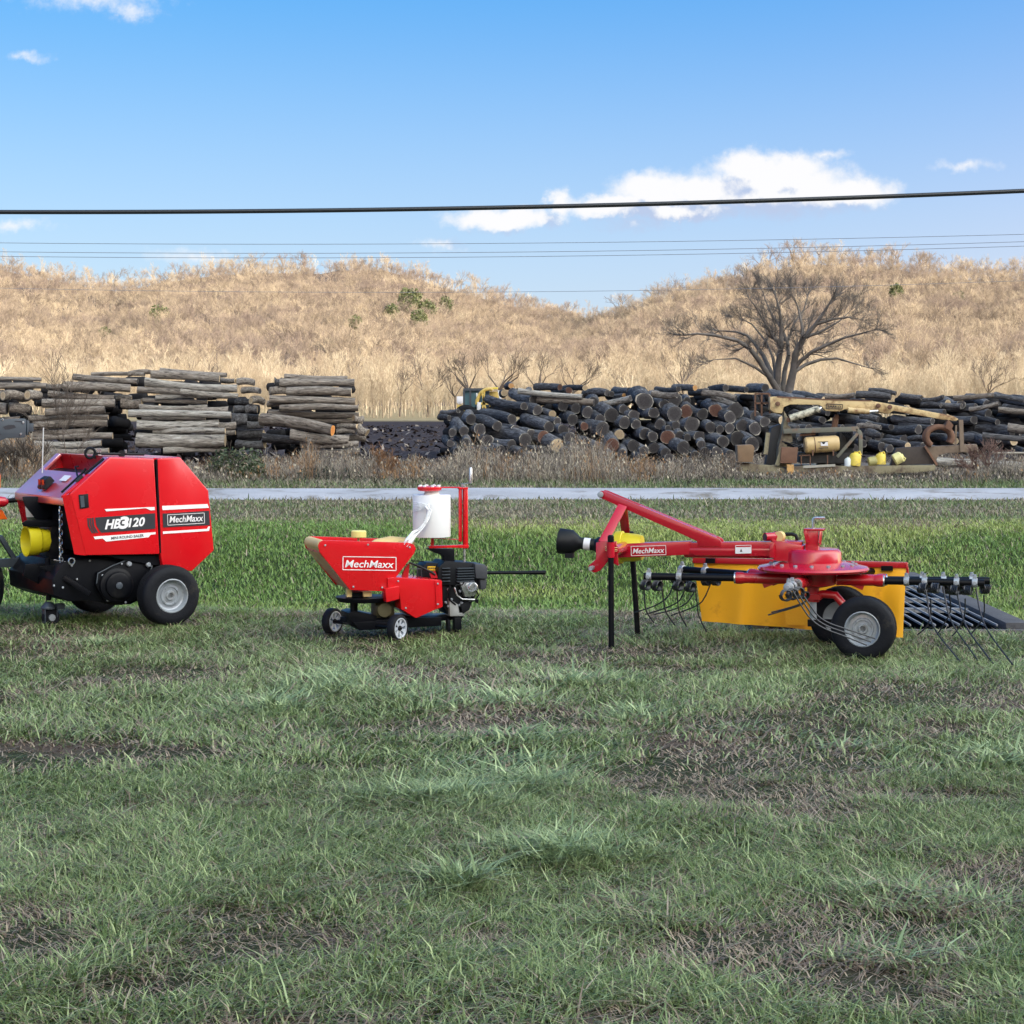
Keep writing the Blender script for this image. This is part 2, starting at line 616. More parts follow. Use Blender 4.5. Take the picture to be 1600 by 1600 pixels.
def blades(x, y, z, h, w, az, lean, curl, col):
    """Grass blades: a bent two-piece ribbon each, one colour per blade."""
    n = len(x)
    dx, dy = np.cos(az), np.sin(az)
    sx, sy = -dy * w / 2, dx * w / 2
    v = np.zeros((n, 5, 3), np.float32)
    mh, ml = h * 0.55, lean * h * 0.55 * (1 - curl)
    v[:, 0] = np.stack([x - sx, y - sy, z], -1)
    v[:, 1] = np.stack([x + sx, y + sy, z], -1)
    v[:, 2] = np.stack([x + dx * ml + sx * .8, y + dy * ml + sy * .8, z + mh], -1)
    v[:, 3] = np.stack([x + dx * ml - sx * .8, y + dy * ml - sy * .8, z + mh], -1)
    v[:, 4] = np.stack([x + dx * lean * h, y + dy * lean * h, z + h * (1 - 0.35 * curl)], -1)
    b = (np.arange(n) * 5)[:, None]
    f = np.concatenate([b + np.array([0, 1, 2, 3]), b + np.array([3, 2, 4])], 1)
    lt = np.tile(np.array([4, 3]), n)
    return v.reshape(-1, 3), f, lt, np.repeat(col, 5, 0)


def wedge(n, y0, y1, margin, rng):
    """random points in the ground wedge between two depths, even per square metre"""
    y = np.sqrt(rng.uniform(0, 1, n) * ((y1 + margin * 3) ** 2 - (y0 + margin * 3) ** 2) + (y0 + margin * 3) ** 2) - margin * 3
    x = rng.uniform(-1, 1, n) * (0.26 * y + margin)
    return x, y


GREEN_A, GREEN_B = np.array([0.095, 0.148, 0.036]), np.array([0.43, 0.51, 0.245])
STRAW_A, STRAW_B = np.array([0.17, 0.12, 0.085]), np.array([0.50, 0.41, 0.30])


def build_grass():
    gm = leaf_mat('grass_blade', 0.5, 0.45, 0.25)
    rng = np.random.default_rng(21)
    for k, (n, y0, y1, hs, ws) in enumerate([(240000, 4.0, 8.0, 1.0, 0.0046), (250000, 8.0, 15.2, 1.05, 0.0066)]):
        x, y = wedge(n, y0, y1, 0.8, rng)
        dead = lawn_field(x, y, LAWN_DEAD)
        tuft = lawn_field(x, y, LAWN_TUFT) * (1 - dead)
        g = fbm(x * 1.1, y * 1.1, 40, 4)
        dead = np.clip(dead + np.clip((g - 0.53) * 5, 0, 0.75), 0, 1)
        keep = (rng.uniform(0, 1, n) > dead * 0.62) & off_pit(x, y)
        x, y, dead, tuft, g = x[keep], y[keep], dead[keep], tuft[keep], g[keep]
        n = len(x)
        # lean follows a swirl so that blades lie together in wisps
        swirl = fbm(x * 1.6, y * 1.6, 60, 3) * 4 * math.pi
        az = np.where(rng.uniform(0, 1, n) < 0.35, swirl + rng.normal(0, 0.9, n), rng.uniform(0, 2 * math.pi, n))
        clump = fbm(x * 9, y * 9, 81, 3)
        h = hs * (0.016 + 0.022 * clump + rng.gamma(1.6, 0.0075, n)) * (1 - 0.4 * dead) * (1 + 1.0 * tuft)
        lean = np.abs(rng.normal(1.2, 0.9, n)) + 0.25
        w = ws * rng.uniform(0.6, 1.3, n) * (1 + 0.9 * tuft)
        straw = rng.uniform(0, 1, n) < (0.2 + 0.68 * dead - 0.14 * tuft)
        t = rng.uniform(0, 1, (n, 1))
        hue = fbm(x * 0.8, y * 0.8, 33, 3)[:, None]
        grn = GREEN_A + (GREEN_B - GREEN_A) * np.clip(t ** 2.3 * 1.05 + 0.2 * tuft[:, None] + (hue - 0.5) * 0.3, 0, 1.2)
        grn = grn * np.array([1, 1, 1]) + tuft[:, None] * np.array([0.02, 0.035, 0.045])
        # the turf turns greener and yellower where it runs into the swale
        brow = smooth(11.6, 14.6, y + (fbm(x * 0.5, y * 0.5, 95, 3) - 0.5) * 4.5)[:, None] * 0.85
        yel = np.clip((fbm(x * 0.35, y * 0.6, 51, 4) - 0.42) * 4, 0, 1)[:, None]
        bank = (np.array([0.155, 0.24, 0.065]) * (1 - yel) + np.array([0.29, 0.345, 0.105]) * yel) * (0.7 + 0.65 * t)
        grn = grn * (1 - brow) + bank * brow
        stw = STRAW_A + (STRAW_B - STRAW_A) * t ** 2
        lean = np.where(straw, lean + 0.9, lean)
        h = np.where(straw, h * 0.8, h)
        # drier strip along the brow of the swale
        dry = smooth(12.2, 13.4, y) * (1 - smooth(14.4, 15.2, y)) * smooth(0.42, 0.6, fbm(x * 0.7, y * 1.2, 91, 3))
        pick = (rng.uniform(0, 1, n) < dry * 0.75)[:, None]
        col = np.where(straw[:, None] | pick, stw, grn)
        me = col_mesh('grass', *blades(x, y, ground_z(x, y) - 0.004, h, w, az, lean, rng.uniform(0, 0.7, n), col), gm)
        tag(mesh_obj('grass', me), 'short worn lawn grass with dead brown patches in the shaded foreground', kind='stuff')
    # the swale and its far bank: longer, greener
    n = 178000
    x, y = wedge(n, 15.0, 24.2, 1.2, rng)
    keep = off_pit(x, y)
    x, y = x[keep], y[keep]
    n = len(x)
    g = fbm(x * 0.5, y * 0.8, 50, 4)
    az = rng.uniform(0, 2 * math.pi, n)
    h = 0.022 + 0.026 * g + rng.gamma(2, 0.0075, n)
    t = rng.uniform(0, 1, (n, 1))
    yel = np.clip((fbm(x * 0.35, y * 0.6, 51, 4) - 0.36) * 4, 0, 1)[:, None]
    col = np.array([0.185, 0.29, 0.075]) * (1 - yel) + np.array([0.35, 0.41, 0.125]) * yel
    col = col * (0.7 + 0.65 * t)
    dry = (rng.uniform(0, 1, n) < 0.07 + 0.6 * smooth(23.2, 24.6, y + (g - .5) * 3) + 0.3 * (1 - smooth(15.0, 16.2, y)))[:, None]
    col = np.where(dry, STRAW_A + (STRAW_B - STRAW_A) * t, col)
    me = col_mesh('grass', *blades(x, y, ground_z(x, y) - 0.004, h, np.full(n, 0.0115) * rng.uniform(.6, 1.3, n), az, np.abs(rng.normal(0.8, 0.5, n)), rng.uniform(0, .6, n), col), gm)
    tag(mesh_obj('grass', me), 'bright green unmown grass on the far bank of the swale', kind='stuff')
    # mown dry band beside the lane and its far verge
    n = 92000
    x, y = wedge(n, 23.4, 34.5, 1.8, rng)
    keep = (y < 28.8) | (y > 31.8)
    x, y = x[keep], y[keep]
    n = len(x)
    t = rng.uniform(0, 1, (n, 1))
    gr = (rng.uniform(0, 1, n) < 0.5 + (fbm(x * .5, y * .9, 70, 3) - .5) * 1.6 + 0.5 * (1 - smooth(23.4, 25, y)))[:, None]
    col = np.where(gr, np.array([0.16, 0.21, 0.08]) * (0.7 + 0.6 * t), np.array([0.27, 0.235, 0.165]) * (0.7 + 0.7 * t))
    h = 0.02 + rng.gamma(2, 0.012, n) + 0.05 * smooth(32, 33.5, y)
    me = col_mesh('grass', *blades(x, y, ground_z(x, y) - 0.004, h, np.full(n, 0.016), rng.uniform(0, 6.28, n), np.abs(rng.normal(0.8, 0.4, n)), rng.uniform(0, .5, n), col), gm)
    tag(mesh_obj('grass', me), 'thin dry mown grass along both edges of the gravel lane', kind='stuff')


build_grass()


def build_weeds():
    """Dead weeds on the strip between the lane and the log yard: thin stalks with side twigs and seed heads."""
    wm = leaf_mat('dead_stalk', 0.8, 0.15, 0.15)
    rng = np.random.default_rng(5)
    n = 52000
    y = 33.6 + 42.0 * rng.uniform(0, 1, n) ** 1.35
    x = rng.uniform(-1, 1, n) * (0.27 * y + 2.2)
    cl = fbm(x * 0.4, y * 0.22, 13, 4)
    keep = rng.uniform(0, 1, n) < np.clip((cl - 0.34) * 3.4, 0.08, 1)
    x, y, cl = x[keep], y[keep], cl[keep]
    n = len(x)
    edge = smooth(33.4, 35.5, y)
    px = 800 + x / y * FPX
    gap = 1 - 0.45 * np.exp(-((px - 640) / 60) ** 2)
    H = (0.08 + 0.62 * np.clip(cl * 2.2 - 0.6, 0.06, 1) * rng.uniform(0.3, 1.15, n)) * (0.4 + 0.6 * edge) * gap * (1 - 0.25 * smooth(55, 74, y)) * (0.45 + 1.1 * fbm(px * 0.013, y * 0.05, 19, 3))
    H = H * (1 - 0.72 * smooth(1135, 1160, px) * (1 - smooth(1440, 1480, px)) * (1 - smooth(58, 61, y)))
    wisp = np.zeros(n); rustw = np.zeros(n)
    for wx, ws_, wa, wr in ((610, 22, .9, 1), (648, 12, .7, 1), (480, 14, .7, 1), (40, 40, .9, 0), (390, 30, .5, 0), (730, 26, .6, 0), (930, 40, .7, 0), (1010, 16, .5, 1), (1085, 30, .6, 0), (1545, 45, .7, 0)):
        gq = np.exp(-((px - wx) / ws_) ** 2)
        wisp += wa * gq; rustw = np.maximum(rustw, wr * gq)
    H = H * (1 + wisp * rng.uniform(0.2, 1.0, n))
    wv = 0.008 * y / 36.0
    base_c = np.array([0.24, 0.205, 0.165]); c2 = np.array([0.15, 0.125, 0.11]); c3 = np.array([0.40, 0.35, 0.265]); c4 = np.array([0.30, 0.18, 0.095])
    hue = fbm(x * 0.45, y * 0.4, 14, 3)[:, None]
    r = rng.uniform(0, 1, (n, 1))
    col = np.where(r < 0.45, base_c, np.where(r < 0.72, c2, c3)) * (0.75 + 0.5 * hue)
    rust = (fbm(x * 0.8, y * 0.6, 15, 3) > 0.66)[:, None] & (rng.uniform(0, 1, (n, 1)) < 0.6)
    col = np.where(rust | (rng.uniform(0, 1, n) < rustw * .55)[:, None], c4, col)
    Z = ground_z(x, y)
    parts = []
    parts.append(blades(x, y, Z - 0.02, H, wv, rng.uniform(0, 6.28, n), np.abs(rng.normal(0.22, 0.18, n)), rng.uniform(0, .4, n), col))
    for k in range(3):      # side twigs
        s = rng.uniform(0.3, 0.95, n)
        az = rng.uniform(0, 6.28, n)
        parts.append(blades(x + rng.normal(0, .012, n), y + rng.normal(0, .012, n), Z + H * s * 0.9, H * rng.uniform(.16, .36, n), wv, az, rng.uniform(.5, 1.6, n), rng.uniform(0, .5, n), col * rng.uniform(.75, 1.2, (n, 1))))
    k = rng.uniform(0, 1, n) < 0.4   # seed heads
    parts.append(blades(x[k] + rng.normal(0, .03, k.sum()), y[k], Z[k] + H[k] * 0.9, np.full(k.sum(), 0.045), np.full(k.sum(), 0.034), rng.uniform(0, 6.28, k.sum()), np.full(k.sum(), .4), np.zeros(k.sum()), col[k] * 1.15))
    o = 0
    V, F, L, C = [], [], [], []
    for v, f, lt, c in parts:
        V.append(v); F.append(f.ravel() + o); L.append(lt); C.append(c); o += len(v)
    me = col_mesh('dry_weeds', np.concatenate(V), np.concatenate(F), np.concatenate(L), np.concatenate(C), wm)
    tag(mesh_obj('dry_weeds', me), 'grey brown dead weeds standing between the lane and the log yard', kind='stuff')
    # low matted undergrowth below the stalks
    n = 46000
    y = 33.3 + 42.5 * rng.uniform(0, 1, n) ** 1.2
    x = rng.uniform(-1, 1, n) * (0.27 * y + 2.2)
    t = rng.uniform(0, 1, (n, 1))
    col = np.array([0.115, 0.095, 0.072]) * (0.6 + 0.9 * t)
    gk = (rng.uniform(0, 1, n) < 0.18 + 0.35 * (1 - smooth(33.3, 35, y)))[:, None]
    col = np.where(gk, np.array([0.06, 0.075, 0.035]) * (0.6 + .8 * t), col)
    me = col_mesh('undergrowth', *blades(x, y, ground_z(x, y) - 0.02, rng.uniform(.05, .2, n), np.full(n, .022), rng.uniform(0, 6.28, n), rng.uniform(.2, 2.0, n), rng.uniform(0, .6, n), col), wm)
    tag(mesh_obj('undergrowth', me), 'matted brown undergrowth on the strip beyond the lane', kind='stuff')


build_weeds()


# ---------------------------------------------------------------- trees
def segs_mesh(name, segs, n=3, mats=(), caps=False):
    """segs: rows of p0, p1, r0, r1 -> tapered n-sided pieces."""
    S = np.array([[*a, *b, r0, r1] for a, b, r0, r1 in segs], float).reshape(-1, 8)
    A, B, ra, rb = S[:, 0:3], S[:, 3:6], S[:, 6], S[:, 7]
    d = B - A
    d /= np.linalg.norm(d, axis=1, keepdims=True) + 1e-9
    ref = np.where(np.abs(d[:, 2:3]) < 0.9, np.array([[0, 0, 1.0]]), np.array([[1.0, 0, 0]]))
    s = np.cross(d, ref); s /= np.linalg.norm(s, axis=1, keepdims=True) + 1e-9
    q = np.cross(d, s)
    ring = []
    for P_, r in ((A, ra), (B, rb)):
        for k in range(n):
            a = 2 * math.pi * k / n
            ring.append(P_ + (s * math.cos(a) + q * math.sin(a)) * r[:, None])
    V = np.stack(ring, 1).reshape(-1, 3)
    b = (np.arange(len(S)) * 2 * n)[:, None, None]
    F = b + np.array([[k, (k + 1) % n, n + (k + 1) % n, n + k] for k in range(n)])[None]
    if caps:
        top = (np.arange(len(S)) * 2 * n)[:, None] + np.arange(n)[None, ::-1]
        fl = np.concatenate([F.reshape(-1), top.reshape(-1)])
        lt = np.concatenate([np.full(F.reshape(-1, 4).shape[0], 4), np.full(len(S), n)])
        return np_mesh(name, V, fl, lt, mats)
    return np_mesh(name, V, F, 4, mats, smooth=True)


def grow(segs, p, d, L, r, lev, rng, spread=0.6, up=0.25, minr=0.006, fork=(2, 4), steps=3):
    """A limb that bends as it goes and splits into finer ones."""
    p = Vector(p); d = Vector(d).normalized()
    for k in range(steps):
        j = Vector((rng.gauss(0, 1), rng.gauss(0, 1), rng.gauss(0, 1))) * 0.16
        d = (d + j + Vector((0, 0, up * 0.3))).normalized()
        q = p + d * (L / steps)
        r1 = max(r * 0.86, minr)
        segs.append((p, q, r, r1))
        if lev > 0 and (k > 0 or lev < 3):
            for c in range(rng.randint(*fork) if k == steps - 1 else rng.randint(1, 2)):
                side = Vector((rng.gauss(0, 1), rng.gauss(0, 1), rng.gauss(0, 0.7)))
                side = (side - d * side.dot(d)).normalized()
                nd = (d + side * spread * rng.uniform(0.6, 1.3) + Vector((0, 0, up))).normalized()
                grow(segs, q, nd, L * rng.uniform(0.5, 0.78), max(r1 * rng.uniform(0.45, 0.68), minr), lev - 1, rng, spread, up, minr, fork, steps)
        p, r = q, r1


def bark(name, col, col2=None, stands=None):
    m = bpy.data.materials.new(name)
    m.use_nodes = True
    N = NT(m.node_tree)
    b = m.node_tree.nodes['Principled BSDF']
    rnd = N.n('ShaderNodeObjectInfo').outputs['Random']
    c = N.mix(rnd, rgba(col), rgba(col2 or col))
    if stands:      # stands of other kinds of trees on the hill
        pn = N.noise(N.n('ShaderNodeNewGeometry').outputs['Position'], 0.022, 4, 0.6)
        c = N.mix(N.mapr(pn, 0.47, 0.60, 0, 0.8), c, rgba(stands))
    nz = N.noise(N.n('ShaderNodeTexCoord').outputs['Object'], 1.2, 3)
    k = N.mapr(nz, 0.3, 0.7, 0.75, 1.25)
    c = N.mix(1.0, c, N.n('ShaderNodeCombineColor', inp={0: k, 1: k, 2: k}).outputs[0], 'MULTIPLY')
    N.put(b, 'Base Color', c)
    b.inputs['Roughness'].default_value = 0.9
    b.inputs['Specular IOR Level'].default_value = 0.1
    return m


BARK_TAN = bark('twig_tan', (0.60, 0.475, 0.325), (0.17, 0.13, 0.10), (0.25, 0.19, 0.16))
BARK_PALE = bark('bark_pale', (0.64, 0.54, 0.39), (0.33, 0.26, 0.18), (0.38, 0.29, 0.20))
BARK_GREY = bark('bark_grey', (0.125, 0.115, 0.11), (0.17, 0.15, 0.135))
BARK_DARK = bark('bark_dark', (0.10, 0.082, 0.07), (0.15, 0.12, 0.10))


def tmpl_tree(seed, kind):
    rng = random.Random(seed)
    segs = []
    if kind == 'round':
        H = 11.0
        th = H * rng.uniform(0.36, 0.5)
        p = Vector((0, 0, -0.3)); r = 0.19
        top = Vector((rng.uniform(-.4, .4), rng.uniform(-.4, .4), th))
        segs.append((p, top, r, r * 0.8))
        for k in range(rng.randint(4, 6)):
            a = rng.uniform(0, 6.28)
            d = Vector((math.cos(a) * 0.8, math.sin(a) * 0.8, 1))
            grow(segs, top, d, H * rng.uniform(0.24, 0.34), 0.13, 3, rng, 0.72, 0.20, 0.022, (2, 3), 2)
    else:
        H = rng.uniform(9, 13)
        p = Vector((0, 0, -0.3)); r = 0.13
        for k in range(9):
            q = Vector((rng.gauss(0, .12), rng.gauss(0, .12), H * (k + 1) / 9))
            segs.append((p, q, r, r * 0.87))
            r *= 0.87
            if k > 1:
                for c in range(rng.randint(2, 4)):
                    a = rng.uniform(0, 6.28)
                    grow(segs, q, Vector((math.cos(a), math.sin(a), 1.3)), H * (0.26 - 0.016 * k), r * 0.5, 2, rng, 0.5, 0.3, 0.015, (1, 3), 2)
            p = q
    k = H / max(s[1].z for s in segs)
    return [(a * k, b_ * k, r0 * (0.5 + 0.5 * k), r1 * (0.5 + 0.5 * k)) for a, b_, r0, r1 in segs]


def unlinked(name, me, coll):
    o = bpy.data.objects.new(name, me)
    coll.objects.link(o)
    return o


def scatter(name, pts, sc, rot, idx, coll):
    me = bpy.data.meshes.new(name)
    pts = np.asarray(pts, np.float32)
    me.vertices.add(len(pts))
    me.vertices.foreach_set('co', pts.ravel())
    for k, v in (('sc', sc), ('rot', rot)):
        a = me.attributes.new(k, 'FLOAT', 'POINT'); a.data.foreach_set('value', np.asarray(v, np.float32))
    a = me.attributes.new('idx', 'INT', 'POINT'); a.data.foreach_set('value', np.asarray(idx, np.int32))
    o = mesh_obj(name, me)
    g = bpy.data.node_groups.new(name, 'GeometryNodeTree')
    g.interface.new_socket('Geometry', in_out='INPUT', socket_type='NodeSocketGeometry')
    g.interface.new_socket('Geometry', in_out='OUTPUT', socket_type='NodeSocketGeometry')
    N = NT(g)
    gi = g.nodes.new('NodeGroupInput'); go = g.nodes.new('NodeGroupOutput')

    def named(k, t):
        nd = N.n('GeometryNodeInputNamedAttribute', data_type=t)
        nd.inputs[0].default_value = k
        return next(s for s in nd.outputs if s.enabled)
    ci = N.n('GeometryNodeCollectionInfo', inp={0: coll})
    ci.inputs['Separate Children'].default_value = True
    ci.inputs['Reset Children'].default_value = True
    iop = N.n('GeometryNodeInstanceOnPoints')
    N.put(iop, 'Points', gi.outputs[0]); N.put(iop, 'Instance', ci.outputs[0])
    iop.inputs['Pick Instance'].default_value = True
    N.put(iop, 'Instance Index', named('idx', 'INT'))
    cx = N.n('ShaderNodeCombineXYZ', inp={2: named('rot', 'FLOAT')})
    N.put(iop, 'Rotation', cx.outputs[0])
    sx = N.n('ShaderNodeCombineXYZ', inp={0: named('sc', 'FLOAT'), 1: named('sc', 'FLOAT'), 2: named('sc', 'FLOAT')})
    N.put(iop, 'Scale', sx.outputs[0])
    g.links.new(iop.outputs[0], go.inputs[0])
    md = o.modifiers.new('scatter', 'NODES')
    md.node_group = g
    return o


RIDGE_A = [(-900, 395), (-300, 370), (0, 420), (60, 432), (130, 445), (190, 455), (250, 440), (340, 428), (440, 424), (500, 426), (530, 420), (600, 420), (640, 432), (700, 450),
           (760, 466), (830, 484), (880, 500), (930, 512), (980, 514), (1100, 510), (1300, 500), (1700, 520)]
RIDGE_B = [(700, 640), (815, 637), (845, 622), (868, 592), (890, 558), (912, 532), (934, 516), (962, 502), (1000, 486), (1050, 470), (1100, 458), (1150, 444), (1200, 424), (1240, 412), (1300, 411), (1350, 415), (1400, 418), (1450, 428),
           (1500, 434), (1600, 438), (1800, 425), (2200, 400), (2600, 420)]


def hill(ridge, d0, d1, seed, px0, px1, jag=1.0):
    """A hillside from its foot at depth d0 to the crest at d1, with gullies, and the slope beyond the crest."""
    pxs = np.arange(px0, px1 + 1, 14.0)
    T = np.concatenate([np.linspace(0, 1, 44), np.linspace(1.04, 1.5, 8)])
    PX, TT = np.meshgrid(pxs, T)
    ry = np.interp(PX, [p[0] for p in ridge], [p[1] for p in ridge])
    dd = d0 + (d1 - d0) * TT
    Tc = np.clip(TT, 0, 1)
    g = Tc ** 0.85                                   # the slope rises steadily into view all the way to the crest
    gul = (fbm(PX * 0.011, TT * 1.8, seed, 4) - 0.5) * 46 * np.sin(Tc * math.pi) * jag
    rise_px = np.maximum(HY - ry, 0) * g + gul * np.clip((HY - ry) / 120, 0, 1)
    z = -1.1 + (rise_px / FPX * dd + 1.5 * g) * np.clip(TT * 8, 0, 1) - 0.4 * (TT < 0.02)
    crest = np.maximum(HY - ry, 0) / FPX * d1 + 1.5
    z = np.where(TT > 1, crest * (1 - (np.maximum(TT, 1) - 1) ** 2 * 2.2), z)
    X = (PX - 800) / FPX * dd
    return PX, TT, np.stack([X, dd, z], -1)


def hill_obj(H, m):
    PX, TT, V = H
    nr, nc = PX.shape
    i = np.arange((nr - 1) * nc).reshape(nr - 1, nc)[:, :-1]
    f = np.stack([i, i + 1, i + nc + 1, i + nc], -1)
    tag(mesh_obj('hill', np_mesh('hill', V.reshape(-1, 3), f, 4, [m], smooth=True)), kind='structure')


def sample_hill(H, n, rng, tmax=1.02, pxlim=None):
    PX, TT, V = H
    nr, nc = PX.shape
    r = rng.uniform(0, 1, n * 3); c = rng.uniform(0, nc - 1.001, n * 3)
    # even per square metre: reject by depth
    rows_t = TT[:, 0]
    t = r * tmax
    ri = np.clip(np.searchsorted(rows_t, t) - 1, 0, nr - 2)
    fr = (t - rows_t[ri]) / (rows_t[ri + 1] - rows_t[ri])
    ci = c.astype(int); fc = c - ci
    p = (V[ri, ci] * ((1 - fr) * (1 - fc))[:, None] + V[ri + 1, ci] * (fr * (1 - fc))[:, None] + V[ri, ci + 1] * ((1 - fr) * fc)[:, None] + V[ri + 1, ci + 1] * (fr * fc)[:, None])
    px = PX[0][ci] + fc * (PX[0][1] - PX[0][0])
    w = p[:, 1] / p[:, 1].max()
    k = (rng.uniform(0, 1, len(w)) < w) & (p[:, 2] > 0.5)
    if pxlim:
        k &= (px > pxlim[0]) & (px < pxlim[1])
    return p[k][:n], t[k][:n], px[k][:n]


def build_hills():
    lit = mat('leaf_litter_slope', (0.125, 0.095, 0.075), 0.95, var=0.3, vscale=0.09, spec=0.1, dirt=(0.09, 0.07, 0.065), dirt_amt=0.35, dirt_scale=0.03)
    HA = hill(RIDGE_A, 420, 1500, 3, -900, 1700)
    HB = hill(RIDGE_B, 420, 1250, 8, 700, 2600)
    hill_obj(HA, lit)
    hill_obj(HB, lit)
    # unseen ridge behind the camera, put in and shaped to shade the meadow
    aa = np.arange(-1900, 1900, 40.0); ss = np.linspace(270, 1150, 34)
    A_, S_ = np.meshgrid(aa, ss)
    hx, hy = math.sin(SUN_AZ), math.cos(SUN_AZ)
    X, Y = hx * S_ - hy * A_, hy * S_ + hx * A_
    prof = np.sin(np.clip((S_ - 270) / 380, 0, 1) * math.pi / 2) ** 1.3 * (1 - 0.3 * smooth(700, 1150, S_))
    Z = (166 - np.clip(0.272 * (A_ - 150), -70, 70)) * prof * (1 + 0.03 * (fbm(X * 0.004, Y * 0.003, 2, 3) - .5)) + 9 * (fbm(X * 0.03, Y * 0.03, 4, 3) - 0.5) * prof - 1.5  # crest tilted along its length to set where the shadow ends
    keep_front = Y < 0.35 * np.abs(X) + 60
    Z = np.where(keep_front, Z, -3.0)
    xs, ys = aa, ss
    nc = len(xs)
    i = np.arange((len(ys) - 1) * nc).reshape(len(ys) - 1, nc)[:, :-1]
    tag(mesh_obj('hill', np_mesh('hill', np.stack([X, Y, Z], -1).reshape(-1, 3), np.stack([i, i + 1, i + nc + 1, i + nc], -1), 4, [lit], smooth=True)), kind='structure')

    rng = np.random.default_rng(17)
    coll = bpy.data.collections.new('forest_kinds')
    for k in range(6):
        unlinked('a_round_%d' % k, segs_mesh('bare_crown', tmpl_tree(100 + k, 'round'), 3, [BARK_TAN]), coll)
    for k in range(4):
        unlinked('b_slim_%d' % k, segs_mesh('slim_crown', tmpl_tree(200 + k, 'slim'), 3, [BARK_PALE]), coll)
    for H, n, lim in ((HA, 11000, (-420, 1150)), (HB, 7200, (760, 2000))):
        p, t, px = sample_hill(H, n, rng, 1.02, lim)
        m = len(p)
        slim = rng.uniform(0, 1, m) < np.clip(0.8 - t * 4.5, 0.05, 1)
        idx = np.where(slim, 6 + rng.integers(0, 4, m), rng.integers(0, 6, m))
        sc = rng.uniform(0.6, 1.25, m)
        # an old clearing high on the hill
        crest = t > 0.955
        idx = np.where(crest & (rng.uniform(0, 1, m) < 0.5), 6 + rng.integers(0, 4, m), idx)
        keep = ~((np.abs(px - 503) < 9) & (t > 0.8)) & (~crest | (rng.uniform(0, 1, m) < 0.42))
        sc = np.where(crest, sc * rng.uniform(1.15, 1.5, m), sc)
        tag(scatter('forest', p[keep], sc[keep], rng.uniform(0, 6.28, m)[keep], idx[keep], coll), 'bare tan winter woods covering the hillside', kind='stuff')
    # pale saplings massed along the foot of the hills
    m = 4000
    y = 215 + 215 * rng.uniform(0, 1, m) ** 1.2
    x = rng.uniform(-1, 1, m) * (0.32 * y + 8)
    pts = np.stack([x, y, np.full(m, -1.1)], -1)
    tag(scatter('saplings', pts, rng.uniform(0.42, 0.8, m) * (0.75 + 0.5 * (y - 215) / 215), rng.uniform(0, 6.28, m), 6 + rng.integers(0, 4, m), coll), 'pale bare saplings massed in the sun at the foot of the hills', kind='stuff')
    return HA, HB


HILL_A, HILL_B = build_hills()


def build_debris():
    """Bark scraps and chips strewn over the dark yard."""
    rng = np.random.default_rng(44)
    n = 7000
    y = rng.uniform(64, 165, n)
    x = rng.uniform(-1, 1, n) * (0.27 * y + 1)
    t = rng.uniform(0, 1, (n, 1))
    col = np.where(t < .72, np.array([0.03, 0.022, 0.022]), np.where(t < .93, np.array([0.085, 0.065, 0.055]), np.array([0.26, 0.22, 0.19]))) * rng.uniform(.6, 1.4, (n, 1))
    heap = fbm(x * 0.12, y * 0.05, 8, 3)
    me = col_mesh('bark_debris', *blades(x, y, ground_z(x, y) - 0.02, rng.uniform(.05, .22, n) * (0.4 + 1.6 * heap), rng.uniform(.08, .35, n), rng.uniform(0, 6.28, n), rng.uniform(0.4, 2.5, n), rng.uniform(0, .5, n), col), leaf_mat('bark_chip', 0.9, 0.1, 0))
    tag(mesh_obj('bark_debris', me), 'bark scraps and chips strewn over the dark yard soil', kind='stuff')


build_debris()

# ---------------------------------------------------------------- paints and metals of the implements
RED = mat('red_paint', (0.62, 0.006, 0.012), 0.26, var=0.05, vscale=3, coat=0.5, rvar=0.05)
HOOD_RED = mat('hood_paint', (0.62, 0.006, 0.012), 0.2, var=0.05, vscale=3, coat=1.0, rvar=0.05)
HOOD_RED.node_tree.nodes['Principled BSDF'].inputs['Coat IOR'].default_value = 6.0
HOOD_RED.node_tree.nodes['Principled BSDF'].inputs['Coat Roughness'].default_value = 0.3
RAKE_RED = mat('crimson_paint', (0.44, 0.004, 0.020), 0.24, var=0.05, vscale=3, coat=0.6, rvar=0.05)
RED_D = mat('dark_red_paint', (0.42, 0.006, 0.014), 0.3, var=0.06, vscale=4, coat=0.4, rvar=0.06)
BLACK = mat('black_paint', (0.004, 0.0045, 0.007), 0.40, var=0.1, vscale=5, rvar=0.1, dirt=(0.016, 0.015, 0.015), dirt_amt=0.08, dirt_scale=6, spec=0.16)
BLACK_P = mat('black_plastic', (0.006, 0.007, 0.010), 0.5, rvar=0.1, spec=0.25)
RUBBER = mat('rubber', (0.007, 0.008, 0.012), 0.65, var=0.2, vscale=12, bump=0.15, bscale=60, dirt=(0.04, 0.036, 0.03), dirt_amt=0.12, dirt_scale=5, spec=0.2)
GREY_M = mat('grey_metal', (0.33, 0.36, 0.40), 0.38, metal=0.3, var=0.08, vscale=9, rvar=0.08, dirt=(0.2, 0.19, 0.17), dirt_amt=0.15, dirt_scale=7)
STEEL = mat('bare_steel', (0.62, 0.63, 0.65), 0.28, metal=0.9, var=0.1, vscale=15, rvar=0.08)
GUN = mat('gunmetal', (0.055, 0.068, 0.085), 0.42, metal=0.2, var=0.12, vscale=6, rvar=0.08)
YEL = mat('yellow_plastic', (0.72, 0.60, 0.015), 0.42, var=0.06, vscale=6, rvar=0.06)
CURT = mat('orange_curtain', (1.0, 0.46, 0.010), 0.5, var=0.06, vscale=3, bump=0.06, bscale=120, dirt=(0.75, 0.30, 0.01), dirt_amt=0.05, dirt_scale=4)
